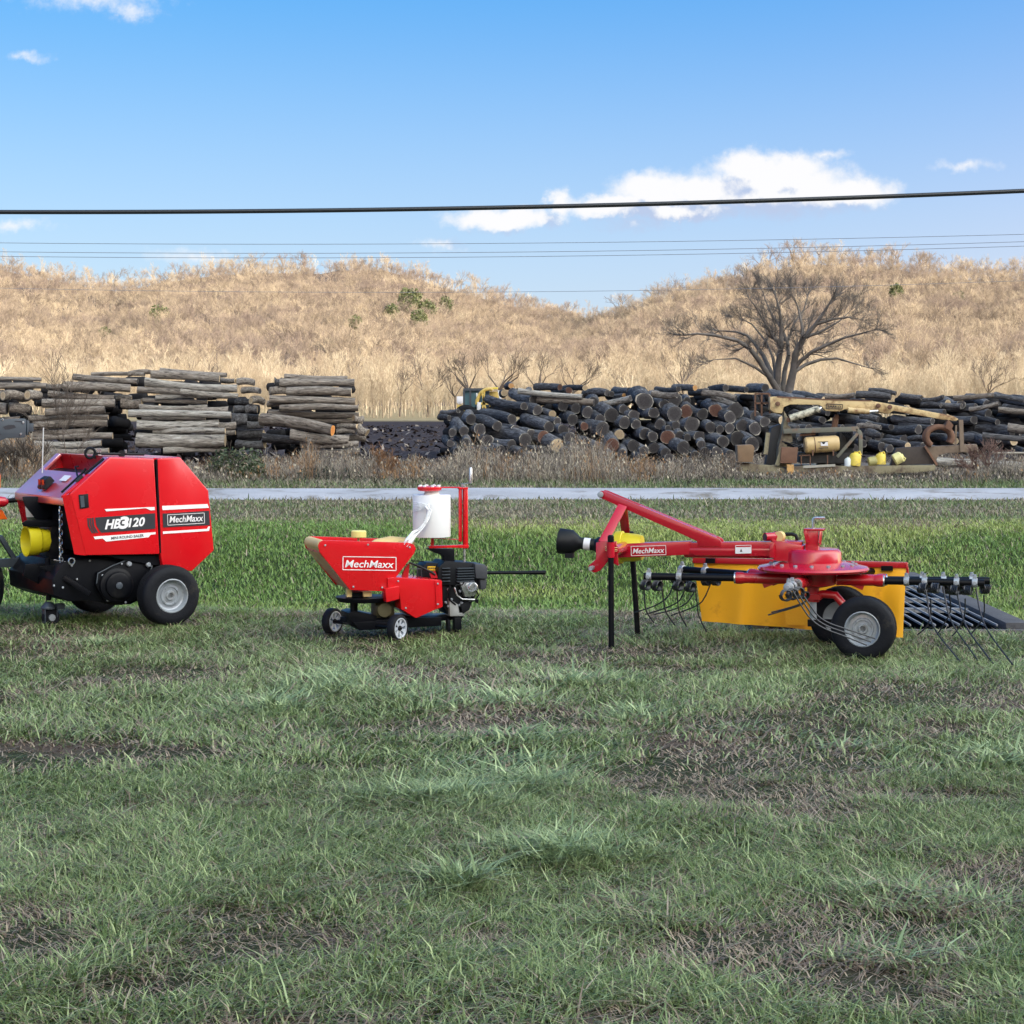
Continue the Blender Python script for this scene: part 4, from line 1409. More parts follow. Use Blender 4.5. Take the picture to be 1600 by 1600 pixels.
# ---------------------------------------------------------------- bale wrapper
def build_wrapper():
    F = Frame(P(622, 1000, 12.45), 19)
    F.O.z = float(ground_z(F.O.x, F.O.y))
    T = empty('bale_wrapper', F.O, F.a)
    tag(T, 'small red bale wrapper on two spoked wheels, carrying a white film roll', 'wrapper')
    q = lambda x, y, v=0.05: F.px(x, y, v)
    out = [(505, 844), (499.5, 847), (497, 853), (499, 862), (547, 922), (602, 924), (647, 865), (650, 857), (646, 850.5), (638, 848)]
    plate('trough_end', [q(*p) for p in out], Vector((0, .012, 0)), RED, T, .002)
    dpt = .36
    far = [Vector((p.x, dpt + .05, p.z)) for p in [q(*a) for a in out]]
    plate('trough_end', far, Vector((0, .012, 0)), RED, T, .002)
    # curved canvas sides: a sheet from the foot of the trough rolled over at the top
    def side(px, nm, m, t=.012):
        ps = [q(*a) for a in px]
        mb = MB()
        for a, b in zip(ps[:-1], ps[1:]):
            d = (b - a).normalized()
            nn = Vector((-d.z, 0, d.x)) * t
            mb.prism([Vector((a.x, .062, a.z)), Vector((b.x, .062, b.z)), Vector((b.x, .062, b.z)) + nn, Vector((a.x, .062, a.z)) + nn], Vector((0, dpt - .015, 0)))
        return mb.build(nm, m, T)
    side([(552, 920), (502, 862)], 'trough_side', RED_D)
    side([(645, 864), (598, 921)], 'trough_side', RED_D)
    rl = MB()
    c = q(506, 852.5)
    rl.lathe(Vector((c.x - .004, .058, c.z)), EY, [(0, .032), (dpt - .01, .032)], 24)
    rl.prism([Vector((q(*a).x, .062, q(*a).z)) for a in [(497, 855), (503, 865), (509, 864), (507, 850)]], Vector((0, dpt - .02, 0)))
    rl.build('canvas_roll', BEIGE, T)
    rr = MB()
    c = q(641, 856.5)
    rr.lathe(Vector((c.x - .003, .058, c.z)), EY, [(0, .030), (dpt - .01, .030)], 24)
    rr.prism([Vector((q(*a).x, .064, q(*a).z)) for a in [(644, 862), (604, 915), (600, 915), (628, 862)]], Vector((0, dpt - .02, 0)))
    rr.build('canvas_roll', BEIGE, T)
    bu = MB()
    bu.lathe(q(610, 853, .30), EX * 1.0 + Vector((0, .12, 0)), [(-.16, .01), (-.1, .045), (0, .062), (.1, .05), (.16, .02)], 16)
    bu.build('belt', BEIGE, T)
    kb = MB().cyl(q(560, 846, .25), q(560, 838, .25), .008, 8)
    kb.build('knob_stem', BEIGE, T)
    MB().lathe(q(560.5, 840, .25), EZ, [(0, .044), (.004, .047), (.038, .047), (.044, .042), (.045, .001)], 20).build('knob', mat('pale_yellow', (.80, .68, .22), .5), T)
    # print on the end plate
    dv = .0485
    fb = MB()
    frame_bars(fb, [q(536.3, 889.5, dv), q(618.3, 890.8, dv), q(618.2, 871.5, dv), q(536.5, 870.3, dv)], .0045, Vector((0, -.001, 0)))
    fb.build('decal_border', DECAL_W, T)
    lettering('lettering', 'MechMaxx', DECAL_W, T, q(539.0, 886.4, dv), q(614.0, 887.6, dv), q(541.8, 875.0, dv), bold=.010)
    # turntable below the trough
    tb = MB()
    tb.cyl(q(553, 923, .2), q(553, 964, .2), .024, 12)
    tb.lathe(q(566, 936, .2), EZ, [(-.012, .15), (.012, .165), (.016, .165), (.016, .01)], 32)
    tb.box(q(560, 927, .2), (.12, .16, .03))
    tb.build('turntable', BLACK, T)
    br = MB().box(q(545, 926, .12), (.03, .03, .05)).box(q(573, 928, .12), (.05, .05, .03))
    br.build('bracket', BEIGE, T)
    gb = MB().box(q(598, 952, .22), (.12, .12, .10)).lathe(q(598, 952, .15), -EY, [(0, .05), (.05, .045), (.05, .01)], 14)
    gb.build('gearbox', mat('olive_casting', (.10, .085, .04), .6, var=.2), T, .006)
    # red engine box
    rb = MB()
    rb.prism([q(*a, .03) for a in [(606, 903), (617, 902), (689.5, 906.5), (691, 948), (650, 966), (627, 952), (624, 925), (606, 922)]], Vector((0, .3, 0)))
    rb.build('engine_box', RED, T, .003)
    r2 = MB().prism([q(*a, .0) for a in [(602, 920), (624, 916), (624, 936), (604, 941)]], Vector((0, .1, 0)))
    r2.build('guard_box', RED, T, .002)
    r3 = MB().prism([q(*a, .022) for a in [(680, 906.5), (690.5, 906.8), (691.8, 948), (682, 952)]], Vector((.02, .32, 0)))
    r3.build('engine_box_end', RED, T, .002)
    # deck and skids
    dk = MB()
    dk.prism([q(*a, .16) for a in [(545, 958), (556, 955), (590, 962), (640, 963), (725, 963), (722, 967), (690, 970), (560, 980), (548, 978)]], Vector((0, .20, 0)))
    dk.prism([q(*a, .12) for a in [(552, 972), (640, 966), (690, 964), (690, 978), (562, 985)]], Vector((0, .2, 0)))
    dk.bar(q(533, 967, .30), q(622, 978, .03), .03, .03)
    dk.box(q(714, 976, .12), (.045, .05, .09)).box(q(700, 978, .12), (.02, .05, .08))
    dk.build('deck', BLACK, T, .003)
    # wheels stand askew on their own axle
    wa = Vector((.62, -.78, 0))
    c1 = F.loc(P(621, 978.5, 12.42)); c1.z = .083
    wheel(T, c1, wa, .083, .055, .062, mat('grey_plastic', (.40, .43, .50), .4), 'spoke', tread=False)
    c2 = F.loc(P(519.5, 966.5, 12.80)); c2.z = .083
    wheel(T, c2, wa, .083, .055, .062, MATS['grey_plastic'], 'spoke', tread=False)
    MB().cyl(c1 + wa * -.02, c2 + wa * -.02, .012, 8).build('axle', BLACK, T)
    # engine
    en = MB()
    en.prism([q(*a, .12) for a in [(684, 905), (686, 886), (696, 877), (742, 880), (748, 886), (748, 914), (690, 914)]], Vector((0, .22, 0)))
    en.prism([q(*a, .15) for a in [(692, 912), (745, 912), (742, 935), (730, 952), (712, 962), (700, 960), (692, 945)]], Vector((0, .18, 0)))
    en.prism([q(*a, .10) for a in [(720, 945), (738, 938), (742, 930), (733, 953), (724, 959)]], Vector((0, .05, 0)))
    en.build('engine_block', BLACK_P, T, .006)
    fn = MB()
    for k in range(6):
        y = 888 + k * 4.0
        fn.box(q(727, y, .105), (.11, .03, .006))
    for k in range(5):
        fn.box(q(697, 888 + k * 5, .11), (.05, .02, .004))
    fn.build('cooling_fin', GUN, T)
    mf = MB().prism([q(*a, .08) for a in [(742, 881), (758, 882), (762, 888), (762, 905), (744, 904)]], Vector((0, .2, 0)))
    mf.prism([q(*a, .1) for a in [(750, 905), (761, 905), (760, 920), (752, 922)]], Vector((0, .12, 0)))
    mf.build('muffler_cover', mat('dark_grey_plastic', (.045, .048, .058), .55), T, .008)
    sc = MB()
    sc.prism([q(*a, .10) for a in [(718, 909), (741, 908), (748, 920), (742, 931), (727, 933)]], Vector((0, .04, 0)))
    sc.lathe(q(737, 917, .10), -EY, [(0, .034), (.03, .032), (.036, .026), (.036, .001)], 20)
    sc.tube([q(x, y, .09) for x, y in [(710, 918), (714, 930), (722, 936), (742, 937)]], .006, 6)
    sc.build('carburettor', STEEL, T, .003)
    sm = MB()
    rr_ = random.Random(6)
    for k in range(16):
        x, y = rr_.uniform(696, 742), rr_.uniform(912, 956)
        p_ = q(x, y, .135)
        sm.lathe(p_, -EY, [(0, .009), (.012, .009), (.016, .005), (.016, .001)], 7)
    sm.build('bolt', GREY_M, T)
    hz = MB()
    hz.tube([q(x, y, .11) for x, y in [(704, 915), (700, 925), (703, 938), (712, 945)]], .007, 6)
    hz.tube([q(x, y, .10) for x, y in [(726, 908), (722, 914), (714, 914), (708, 920)]], .005, 6)
    hz.tube([q(x, y, .09) for x, y in [(744, 922), (748, 930), (742, 938), (732, 941)]], .005, 6)
    hz.build('hose', BLACK, T)
    rk = MB().lathe(q(737, 917, .058), -EY, [(0, .030), (.004, .030), (.004, .024), (.0, .024)], 24, closed=True)
    rk.build('cover_ring', GREY_M, T)
    pb = MB()
    for x, y in ((508, 852), (640, 855), (552, 917), (597, 918), (575, 851), (622, 908), (684, 912), (684, 944), (634, 950), (610, 925)):
        pb.lathe(q(x, y, .046 if y < 900 or x < 600 else .018), -EY, [(0, .006), (.004, .006), (.006, .001)], 8)
    pb.build('bolt', GREY_M, T)
    bs = MB().prism([q(*a, .11) for a in [(702, 935), (716, 945), (718, 958), (726, 957), (726, 963), (703, 963)]], Vector((0, .1, 0)))
    bs.build('crankcase', mat('cast_aluminium', (.36, .37, .37), .45, metal=.4, var=.15, vscale=20), T, .004)
    MB().prism([q(*a, .09) for a in [(740, 936), (748, 937), (747, 943), (744, 942), (743, 938)]], Vector((0, .02, 0))).build('lever', BLACK, T)
    tk = MB()
    tk.prism([q(*a, .2) for a in [(661, 905), (662, 884), (668, 879), (690, 880), (690, 905)]], Vector((0, .15, 0)))
    tk.tube([q(x, y, .1) for x, y in [(640, 879), (655, 885), (672, 893), (680, 898)]], .008, 6)
    tk.tube([q(x, y, .2) for x, y in [(642, 876), (662, 877)]], .004, 5)
    tk.build('fuel_tank', BLACK_P, T, .006)
    yl = MB().prism([q(*a, .195) for a in [(668, 884.5), (682, 885), (682, 891.5), (668, 891)]], Vector((0, -.002, 0)))
    yl.build('warning_label', WARN_Y, T)
    ls = MB()
    for k in range(4):
        ls.prism([q(669.5 + k * 3.1, 886.6, .1925), q(671.4 + k * 3.1, 886.6, .1925), q(671.4 + k * 3.1, 889.2, .1925), q(669.5 + k * 3.1, 889.2, .1925)], Vector((0, -.0005, 0)))
    ls.build('label_print', DECAL_K, T)
    lk = MB().prism([q(*a, .12) for a in [(632, 890), (640, 880), (638, 902), (628, 902)]], Vector((0, .02, 0))).prism([q(*a, .1) for a in [(672, 896), (680, 892), (684, 903), (674, 903)]], Vector((0, .02, 0)))
    lk.build('linkage', RED_D, T)
    wire = MB()
    for x in (645, 652, 658):
        wire.tube([q(x, 883 + (x - 645) * .6, .2), q(x + 1, 902, .2)], .003, 5)
    wire.tube([q(640, 889, .2), q(664, 889, .2)], .003, 5)
    wire.build('control_cable', GUN, T)
    hb = MB().cyl(q(756, 895, .2), q(852, 894.5, .2), .011, 10).cyl(q(826, 894.6, .2), q(852, 894.5, .2), .0135, 10)
    hb.build('handle', BLACK, T)
    # film roll on its post
    fv = .22
    ft = q(674.5, 773, fv); fbm_ = q(674.5, 838.5, fv)
    fr = MB().lathe(fbm_, EZ, [(0, .03), (0, .1165), (.004, .118), ((ft - fbm_).z - .004, .118), ((ft - fbm_).z, .1165), ((ft - fbm_).z, .03)], 40)
    fr.build('film_roll', WHITE, T)
    cr = MB().lathe(ft, EZ, [(0, .050), (.010, .049), (.014, .044), (.022, .044), (.024, .01)], 24)
    cr.build('roll_core', mat('core_card', (.62, .62, .58), .6), T)
    tp = MB()
    tp.lathe(q(671, 764, fv), EZ, [(-.012, .07), (.0, .078), (.014, .078), (.018, .06), (.018, .01)], 12)
    tp.build('roll_clamp', RED, T, .003)
    bo = MB()
    for k in range(8):
        a = 2 * math.pi * k / 8
        c = q(671, 759.5, fv) + Vector((.062 * math.cos(a), .062 * math.sin(a), 0))
        bo.lathe(c, EZ, [(-.006, .011), (.006, .011), (.008, .001)], 6)
    bo.build('clamp_bolt', DECAL_W, T)
    pr = MB()
    pr.bar(q(690, 761.5, fv), q(719, 761.5, fv), .03, .008)
    pr.cyl(q(719.2, 762, fv), q(719.2, 846, fv), .0115, 14)
    pr.cyl(q(727, 761, fv), q(727.2, 857, fv), .017, 16)
    pr.bar(q(716, 763, fv), q(730, 763, fv), .035, .012).bar(q(716, 853.5, fv), q(731, 853.5, fv), .04, .02)
    pr.bar(q(670, 854.5, fv), q(718, 853.5, fv), .03, .016)
    pr.cyl(q(675.5, 841, fv), q(675.5, 854, fv), .011, 10)
    pr.bar(q(676, 841, fv), q(719, 843, fv), .02, .004)
    pr.build('roll_post', RED, T, .002)
    MB().bar(q(723.3, 764, fv - .018), q(723.3, 852, fv - .018), .003, .006).build('post_slot', BLACK, T)
    cs = MB()
    cs.cyl(q(725.6, 857, fv), q(725.6, 879, fv), .0075, 10)
    cs.bar(q(720, 756.5, fv), q(737, 754.5, fv), .014, .006)
    cs.cyl(q(724, 757, fv), q(724, 762, fv), .012, 10)
    cs.build('lift_screw', STEEL, T)
    hd = MB().lathe(q(735.7, 754, fv), EZ, [(0, .010), (.085, .0098), (.094, .006), (.096, .001)], 14)
    hd.build('crank_grip', STEEL, T)
    bp = MB()
    bp.prism([q(*a, fv - .03) for a in [(668, 857), (710, 858), (711, 882), (694, 882), (693, 868), (680, 864)]], Vector((0, .06, 0)))
    bp.build('post_bracket', BLACK, T, .003)
    # loose tail of film gathered from the roll down into the trough
    tail = [(667, 789), (671, 797), (668, 808), (662, 820), (656, 828), (648, 834), (640, 845), (634, 853)]
    ww = [.022, .016, .012, .010, .012, .022, .026, .022]
    V, Fc = [], []
    for k, ((x, y), w) in enumerate(zip(tail, ww)):
        v = fv - .125 - .01 * k * .6
        c = q(x, y, v)
        nx = tail[min(k + 1, len(tail) - 1)]; pv = tail[max(k - 1, 0)]
        d = (q(*nx, v) - q(*pv, v)).normalized()
        s = Vector((-d.z, 0, d.x))
        for j in range(7):
            t = (j - 3) / 3
            V.append(c + s * w * t + Vector((0, .008 * math.cos(j * 2.2 + k), 0)))
    for k in range(len(tail) - 1):
        for j in range(6):
            Fc.append((k * 7 + j, k * 7 + j + 1, k * 7 + 8 + j, k * 7 + 7 + j))
    tl = MB().add(V, Fc).build('film_tail', FILM, T)
    sm = tl.modifiers.new('thick', 'SOLIDIFY'); sm.thickness = .0025
    wr = MB()
    for k in range(6):
        wr.tube([q(645.5, 784 + k * 3.2, fv - .03), q(654, 785.5 + k * 2.4, fv - .098), q(662, 787 + k * 1.3, fv - .118), q(669, 788.5 + k * .7, fv - .126)], .0022, 4)
    wr.build('film_wrinkle', FILM, T)
    return T, F


WRAP, WF = build_wrapper()


# ---------------------------------------------------------------- rotary rake
def build_rake():
    F = Frame(P(1347, 1030, 11.57), -17)
    F.O.z = float(ground_z(F.O.x, F.O.y))
    T = empty('rotary_rake', F.O, F.a)
    tag(T, 'red rotary hay rake on black rubber tyres with a wide orange curtain', 'hay rake')
    V0 = .32
    q = lambda x, y, v=V0: F.px(x, y, v)
    vt = lambda t: Vector((0, t, 0))
    # headstock: two cheek plates with the lower hitch pins, cross tube between
    cheek = [(931, 848), (939, 845.5), (963, 846), (966, 884), (950, 877), (937, 892), (929, 895), (920, 891), (919, 884), (931, 874)]
    for v in (.03, .60):
        plate('cheek_plate', [Vector((p.x, v, p.z)) for p in [q(*a, .03) for a in cheek]], vt(.018), RAKE_RED, T, .003)
    ct = MB().cyl(q(958, 860, .03) + vt(.0), Vector((q(958, 860, .03).x, .62, q(958, 860, .03).z)), .035, 14)
    ct.build('cross_tube', RAKE_RED, T)
    pn = MB()
    for v in (.02, .59):
        p = q(926, 887, .03)
        pn.cyl(Vector((p.x, v - .04, p.z)), Vector((p.x, v + .07, p.z)), .013, 12)
    p = q(942, 772)
    pn.lathe(Vector((p.x, V0 - .055, p.z)), -EY, [(0, .018), (.01, .018), (.012, .012), (.012, .001)], 14)
    pn.build('hitch_pin', GREY_M, T)
    # A-frame
    af = MB()
    top = [(937.5, 772), (939, 768), (943, 766), (948, 767), (1126, 841), (1129, 845), (1129, 853), (1094, 853), (1091, 844), (945, 779), (940, 777)]
    for v in (V0 - .05, V0 + .03):
        af.prism([Vector((a.x, v, a.z)) for a in [q(*b) for b in top]], vt(.014))
    af.prism([Vector((a.x, V0 - .035, a.z)) for a in [q(*b) for b in [(1000, 789), (1120, 839), (1120, 848), (1096, 848), (1000, 801)]]], vt(.066))
    af.build('top_strut', RAKE_RED, T, .002)
    st = MB()
    a = q(942, 848, .04); b = q(973, 790, V0 - .06)
    st.bar(a, b, .055, .012, EY)
    a = Vector((q(942, 848, .04).x, .61, q(942, 848, .04).z)); b = q(973, 790, V0 + .05)
    st.bar(a, b, .055, .012, EY)
    st.build('frame_strut', RAKE_RED, T, .002)
    # beam: flat-sided drawbar then the round gear tube
    bm = MB().prism([q(*c, V0 - .05) for c in [(958, 850), (1078, 846), (1076, 867), (960, 872)]], vt(.10))
    bm.build('drawbar', RAKE_RED, T, .004)
    gt = MB()
    gt.prism([q(*c, V0 - .045) for c in [(1066, 848), (1208, 846.5), (1208, 869), (1085, 868)]], vt(.09))
    gt.cyl(q(1070, 859), q(1208, 860), .047, 20)
    gt.cyl(q(1075, 857, .38), q(990, 852, .38), .018, 10)
    gt.build('gear_tube', RAKE_RED, T, .003)
    fb = MB()
    frame_bars(fb, [q(986.8, 867.8, .2685), q(1040.2, 866.2, .2685), q(1039.8, 852.6, .2685), q(986.4, 854.2, .2685)], .003, vt(-.001))
    fb.build('decal_border', DECAL_W, T)
    lettering('lettering', 'MechMaxx', DECAL_W, T, q(988.6, 865.2, .2685), q(1037.2, 863.6, .2685), q(990.2, 857.0, .2685), bold=.010)
    wl = MB().prism([q(*c, .268) for c in [(1149, 852), (1174, 851.5), (1174, 864.5), (1149, 865)]], vt(-.002))
    wl.build('warning_label', DECAL_W, T)
    ws = MB().prism([q(*c, .2655) for c in [(1150, 852.8), (1173, 852.3), (1173, 854.4), (1150, 854.9)]], vt(-.001))
    ws.build('label_band', LAMP_R, T)
    wk = MB().prism([q(*c, .2655) for c in [(1156, 862), (1158, 857.5), (1160, 862)]], vt(-.001))
    wk.build('label_mark', DECAL_K, T)
    # guard cone and drive shaft with its bell
    cn = MB()
    c0 = q(966, 855, .36)
    cn.lathe(c0, EX, [(-.012, .02), (-.012, .098), (.028, .098), (.032, .088), (.12, .082), (.148, .074), (.15, .03)], 32)
    cn.build('shaft_cone', YEL, T)
    sh = MB()
    s0, s1 = q(874, 845, .34), q(960, 855, .36)
    ax = (s1 - s0).normalized()
    L = (s1 - s0).length
    sh.lathe(s0, ax, [(0, .05), (-.004, .068), (.0, .078), (.075, .075), (.098, .06), (.12, .042), (.13, .036), (L, .036)], 28)
    sh.lathe(s0 + ax * .24, ax, [(-.02, .036), (.0, .052), (.05, .052), (.06, .036)], 20)
    sh.box(s0 + Vector((.07, -.02, -.085)), (.05, .04, .03))
    sh.build('drive_shaft', BLACK_P, T)
    lb = MB().lathe(s0 + ax * .155, ax, [(0, .0372), (.04, .0372)], 20)
    lb.build('shaft_label', DECAL_W, T)
    # support legs, tied on with wire
    lg = MB()
    a, b = q(954.3, 838, .0), q(955.5, 1014, .0)
    b.z = -.03
    lg.cyl(a, b, .0175, 12)
    lg.lathe(a, EZ, [(-.03, .0195), (.0, .0195), (.008, .012), (.008, .001)], 12)
    lg.build('support_leg', BLACK, T)
    lg = MB()
    a, b = q(986, 832, .636), q(997.5, 994, .636)
    b.z = -.03
    lg.cyl(a, b, .0175, 12)
    lg.lathe(a, EZ, [(-.03, .0195), (.0, .0195), (.008, .012), (.008, .001)], 12)
    lg.build('support_leg', BLACK, T)
    sk = MB().cyl(q(954.4, 847, .0), q(954.6, 871, .0), .024, 14)
    sk.build('leg_socket', RAKE_RED, T)
    wi = MB()
    for y in (855, 858, 860.5):
        wi.torus(q(954.5, y, .012) + Vector((0, .012, 0)), EZ + Vector((.04, 0, 0)), .036, .0016, 16, 4)
    wi.build('tie_wire', BEIGE, T)
    # gearbox over the rotor
    rc = Vector((-.325, V0, 0))
    zt = lambda y: q(1270, y).z
    gbx = MB()
    gbx.lathe(Vector((rc.x, V0, 0)), EZ, [(zt(880), .17), (zt(874), .165), (zt(863), .163), (zt(860), .158), (zt(857), .145), (zt(857), .01)], 40)
    gbx.prism([q(*c, V0 - .10) for c in [(1208, 846), (1222, 846), (1254, 853), (1254, 879), (1208, 876)]], vt(.2))
    gbx.prism([q(*c, V0 - .12) for c in [(1202, 852), (1210, 847), (1210, 872), (1202, 871)]], vt(.24))
    gbx.box(Vector((q(1242, 851).x, V0, zt(852))), (.10, .14, .05))
    gbx.build('gearbox', RAKE_RED, T, .005)
    col = MB()
    col.box(Vector((q(1270, 840).x, V0, (zt(858) + zt(828)) / 2)), (.075, .085, zt(828) - zt(858)))
    col.box(Vector((q(1273, 827).x, V0, zt(827))), (.115, .10, .012))
    col.bar(q(1258, 829, V0 - .045), q(1262, 848, V0 - .045), .02, .02)
    col.bar(q(1283, 829, V0 - .02), q(1281, 850, V0 - .045), .006, .05)
    col.build('column', RAKE_RED, T, .003)
    cr = MB().tube([q(x, y) for x, y in [(1270.5, 827), (1270.5, 812), (1272, 809.5), (1275, 809), (1289, 809)]], .0075, 10)
    cr.build('crank_handle', STEEL, T)
    cy = MB().lathe(q(1195, 839, V0 - .06), (q(1220, 838, V0 + .02) - q(1195, 839, V0 - .06)), [(0.01, .014), (0, .024), (.07, .026), (.075, .03), (.10, .03), (.105, .02)], 20)
    cy.bar(q(1206, 846, V0 - .04), q(1212, 838, V0 - .02), .02, .03)
    cy.build('lock_cylinder', RAKE_RED, T)
    MB().cyl(q(1216, 838.5, V0 - .03), q(1220, 838, V0 + .01), .031, 16).build('cylinder_label', BEIGE, T)
    MB().cyl(q(1194.8, 839, V0 - .062), q(1196, 839, V0 - .058), .0185, 16).build('cylinder_bore', DECAL_K, T)
    hs = MB().tube([q(x, y, V0 + .1) for x, y in [(1218, 839), (1226, 835), (1238, 834.5), (1244, 837), (1245.5, 842), (1245.5, 850)]], .011, 8)
    hs.build('hose', BLACK_P, T)
    # rotor dish, bolts and hub
    zr = q(1270, 888).z
    di = MB().lathe(Vector((rc.x, V0, zr)), EZ, [(-.016, .20), (-.012, .315), (.0, .325), (.012, .315), (.018, .285), (.038, .19), (.04, .12), (-.02, .12)], 56, closed=True)
    di.build('rotor_dish', RAKE_RED, T)
    bo = MB()
    for k in range(16):
        a = 2 * math.pi * (k + .3) / 16
        c = Vector((rc.x + .245 * math.cos(a), V0 + .245 * math.sin(a), zr + .024))
        bo.lathe(c, EZ, [(0, .012), (.010, .012), (.012, .001)], 6)
    bo.build('dish_bolt', GREY_M, T)
    za = q(1270, 905).z
    hb = MB().lathe(Vector((rc.x, V0, 0)), EZ, [(za - .045, .06), (za - .03, .13), (za + .035, .14), (za + .04, .06)], 24)
    hb.build('rotor_hub', RED_D, T)
    C3 = Vector((rc.x, V0, za))
    zt2 = za

    coil_n = [0]

    def coil(mb, c, axis, R, r, turns=4, pitch=2.15):
        c, axis = Vector(c), Vector(axis).normalized()
        s = axis.cross(EZ).normalized(); t = axis.cross(s)
        n = turns * 12
        pts = [c + axis * ((i / n - .5) * turns * r * pitch) + (s * math.cos(2 * math.pi * i / 12) + t * math.sin(2 * math.pi * i / 12)) * R for i in range(n + 1)]
        mb.tube(pts, r, 5)

    TINE = mat('tine_steel', (.030, .033, .040), .32, metal=.4, rvar=.06)

    def arm(end, tines, clamps, start=.14, socket=.36):
        """Radial arm: red socket, black tube, galvanised clamps and coil-sprung tines given by their run in the photograph's plane of the arm."""
        d = (end - C3); L = d.length; d.normalize()
        s = MB().cyl(C3 + d * start, C3 + d * (socket * L + .02), .031, 16)
        s.lathe(C3 + d * (socket * L), d, [(-.02, .031), (0, .036), (.03, .036), (.035, .03)], 16)
        s.bar(C3 + d * .2 + EZ * .02, C3 + d * .3 - EZ * .02, .012, .08)
        so = s.build('arm_socket', RED_D, T)
        ar = MB().cyl(C3 + d * (socket * L), end, .0215, 16)
        ao = ar.build('arm', BLACK, T)
        MB().lathe(C3 + d * (socket * L + .034), d, [(0, .034), (.008, .034)], 16).build('arm_collar', STEEL, so)
        k = MB()
        for t in clamps:
            c = C3 + d * (L * t)
            k.lathe(c, d, [(-.016, .024), (-.014, .0275), (.014, .0275), (.016, .024)], 14)
            side = d.cross(EZ)
            k.box(c + EZ * .030, (.022, .022, .016)).lathe(c - side * 0.0 + EZ * .036, EZ, [(0, .011), (.012, .011), (.013, .001)], 6)
            k.lathe(c + EZ * .0 + Vector((0, -.026, 0)), -EY, [(0, .013), (.01, .013), (.011, .001)], 6)
        if clamps:
            k.build('clamp', GREY_M, ao)
        return d, L

    # right-hand arms
    e1 = Vector((q(1541, 911, 0.0).x, 0, za)); e1 = F.loc(P(1538, 911, (EYE - za - F.O.z) / ((911 - HY) / FPX)))
    d1, L1 = arm(e1, None, (.55, .655, .84, .945), socket=.38)
    e1b = F.loc(P(1546, 907.5, (EYE - za - F.O.z) / ((907.5 - HY) / FPX)))
    d1b, L1b = arm(e1b, None, (.62, .74, .9), socket=.38)

    def tine(px, dep, coil_at, axis, R=.021, r=.0042, turns=4):
        mb = MB()
        ye, y0_ = px[-1][1], px[0][1]
        de = min(dep, (EYE - F.O.z - .035) * FPX / (ye - HY))      # the tip just clears the ground
        pts = [F.loc(P(x, y, dep + (de - dep) * max(0, (y - y0_) / (ye - y0_)) ** 1.2 + k * .004)) for k, (x, y) in enumerate(px)]
        # round the run of the wire
        fine = []
        for i in range(len(pts) - 1):
            p0 = pts[max(i - 1, 0)]; p1 = pts[i]; p2 = pts[i + 1]; p3 = pts[min(i + 2, len(pts) - 1)]
            for t in (0, .33, .66):
                t2, t3 = t * t, t * t * t
                fine.append(.5 * ((2 * p1) + (p2 - p0) * t + (2 * p0 - 5 * p1 + 4 * p2 - p3) * t2 + (3 * p1 - p0 - 3 * p2 + p3) * t3))
        fine.append(pts[-1])
        mb.tube(fine, r, 6)
        coil(mb, F.loc(P(*coil_at, dep)), axis, R, r * 1.15, turns)
        mb.build('tine', TINE, T)

    dF, dB = 11.74, 11.86
    for px, c in (([(1447, 922), (1449, 938), (1454, 968), (1465, 990), (1483, 1013), (1500, 1033)], (1442, 919)), ([(1474, 917), (1480, 952), (1490, 978), (1508, 1004), (1528, 1032)], (1461, 919)),
                  ([(1496, 930), (1503, 960), (1512, 983), (1531, 1010), (1552, 1037)], (1491, 922)), ([(1525, 920), (1532, 958), (1543, 985), (1562, 1012), (1583, 1039)], (1512, 922))):
        tine(px, dF, c, d1 + Vector((0, -.35, 0)), R=.026, r=.0048)
    for px, c in (([(1454, 935), (1454, 962), (1447, 980), (1433, 992)], (1452, 918)), ([(1483, 925), (1485, 955), (1473, 978), (1464, 992)], (1481, 920)),
                  ([(1508, 935), (1507, 962), (1497, 983), (1487, 994)], (1505, 921)), ([(1537, 930), (1538, 955), (1532, 972), (1518, 990)], (1539, 920))):
        tine(px, dB + .1, c, d1b + Vector((0, .5, 0)), R=.026, r=.0046)
    # left-hand arms, one in front and one behind
    e2 = F.loc(P(1006, 900.5, (EYE - za - F.O.z) / ((900.5 - HY) / FPX)))
    d2, L2 = arm(e2, None, (.79, .97), socket=.42)
    zb = za + .015
    e3 = F.loc(P(1062, 889.5, (EYE - za - F.O.z) / ((889.5 - HY) / FPX)))
    d3, L3 = arm(e3, None, (.80, .98), socket=.42)
    dL = 12.13
    for px, c in (([(1006, 912), (1007, 935), (1010, 955), (1022, 973)], (1009, 914)), ([(1033, 912), (1037, 938), (1041, 957), (1055, 977)], (1027, 915)),
                  ([(1058, 915), (1059, 940), (1062, 958), (1073, 979)], (1060, 915)), ([(1086, 912), (1089, 940), (1092, 962), (1104, 987)], (1079, 917))):
        tine(px, dL - .02, c, Vector((.8, -.5, 0)), R=.028, r=.0046)
    dM = 12.62
    for px, c in (([(1053, 912), (1043, 933), (1022, 947), (991, 957)], (1056, 905)), ([(1072, 915), (1062, 938), (1040, 950), (1008, 960)], (1071, 905)),
                  ([(1086, 922), (1073, 942), (1050, 953), (1022, 960)], (1103, 908)), ([(1112, 908), (1097, 940), (1075, 952), (1048, 962)], (1118, 908))):
        tine(px, dM - .08, c, d3, R=.024, r=.0046)
    # the arm that points at the camera
    e4 = F.loc(P(1232, 921, 11.42))
    e4.z = za + .005
    d4, L4 = arm(e4, None, (.86, .99), socket=.62)
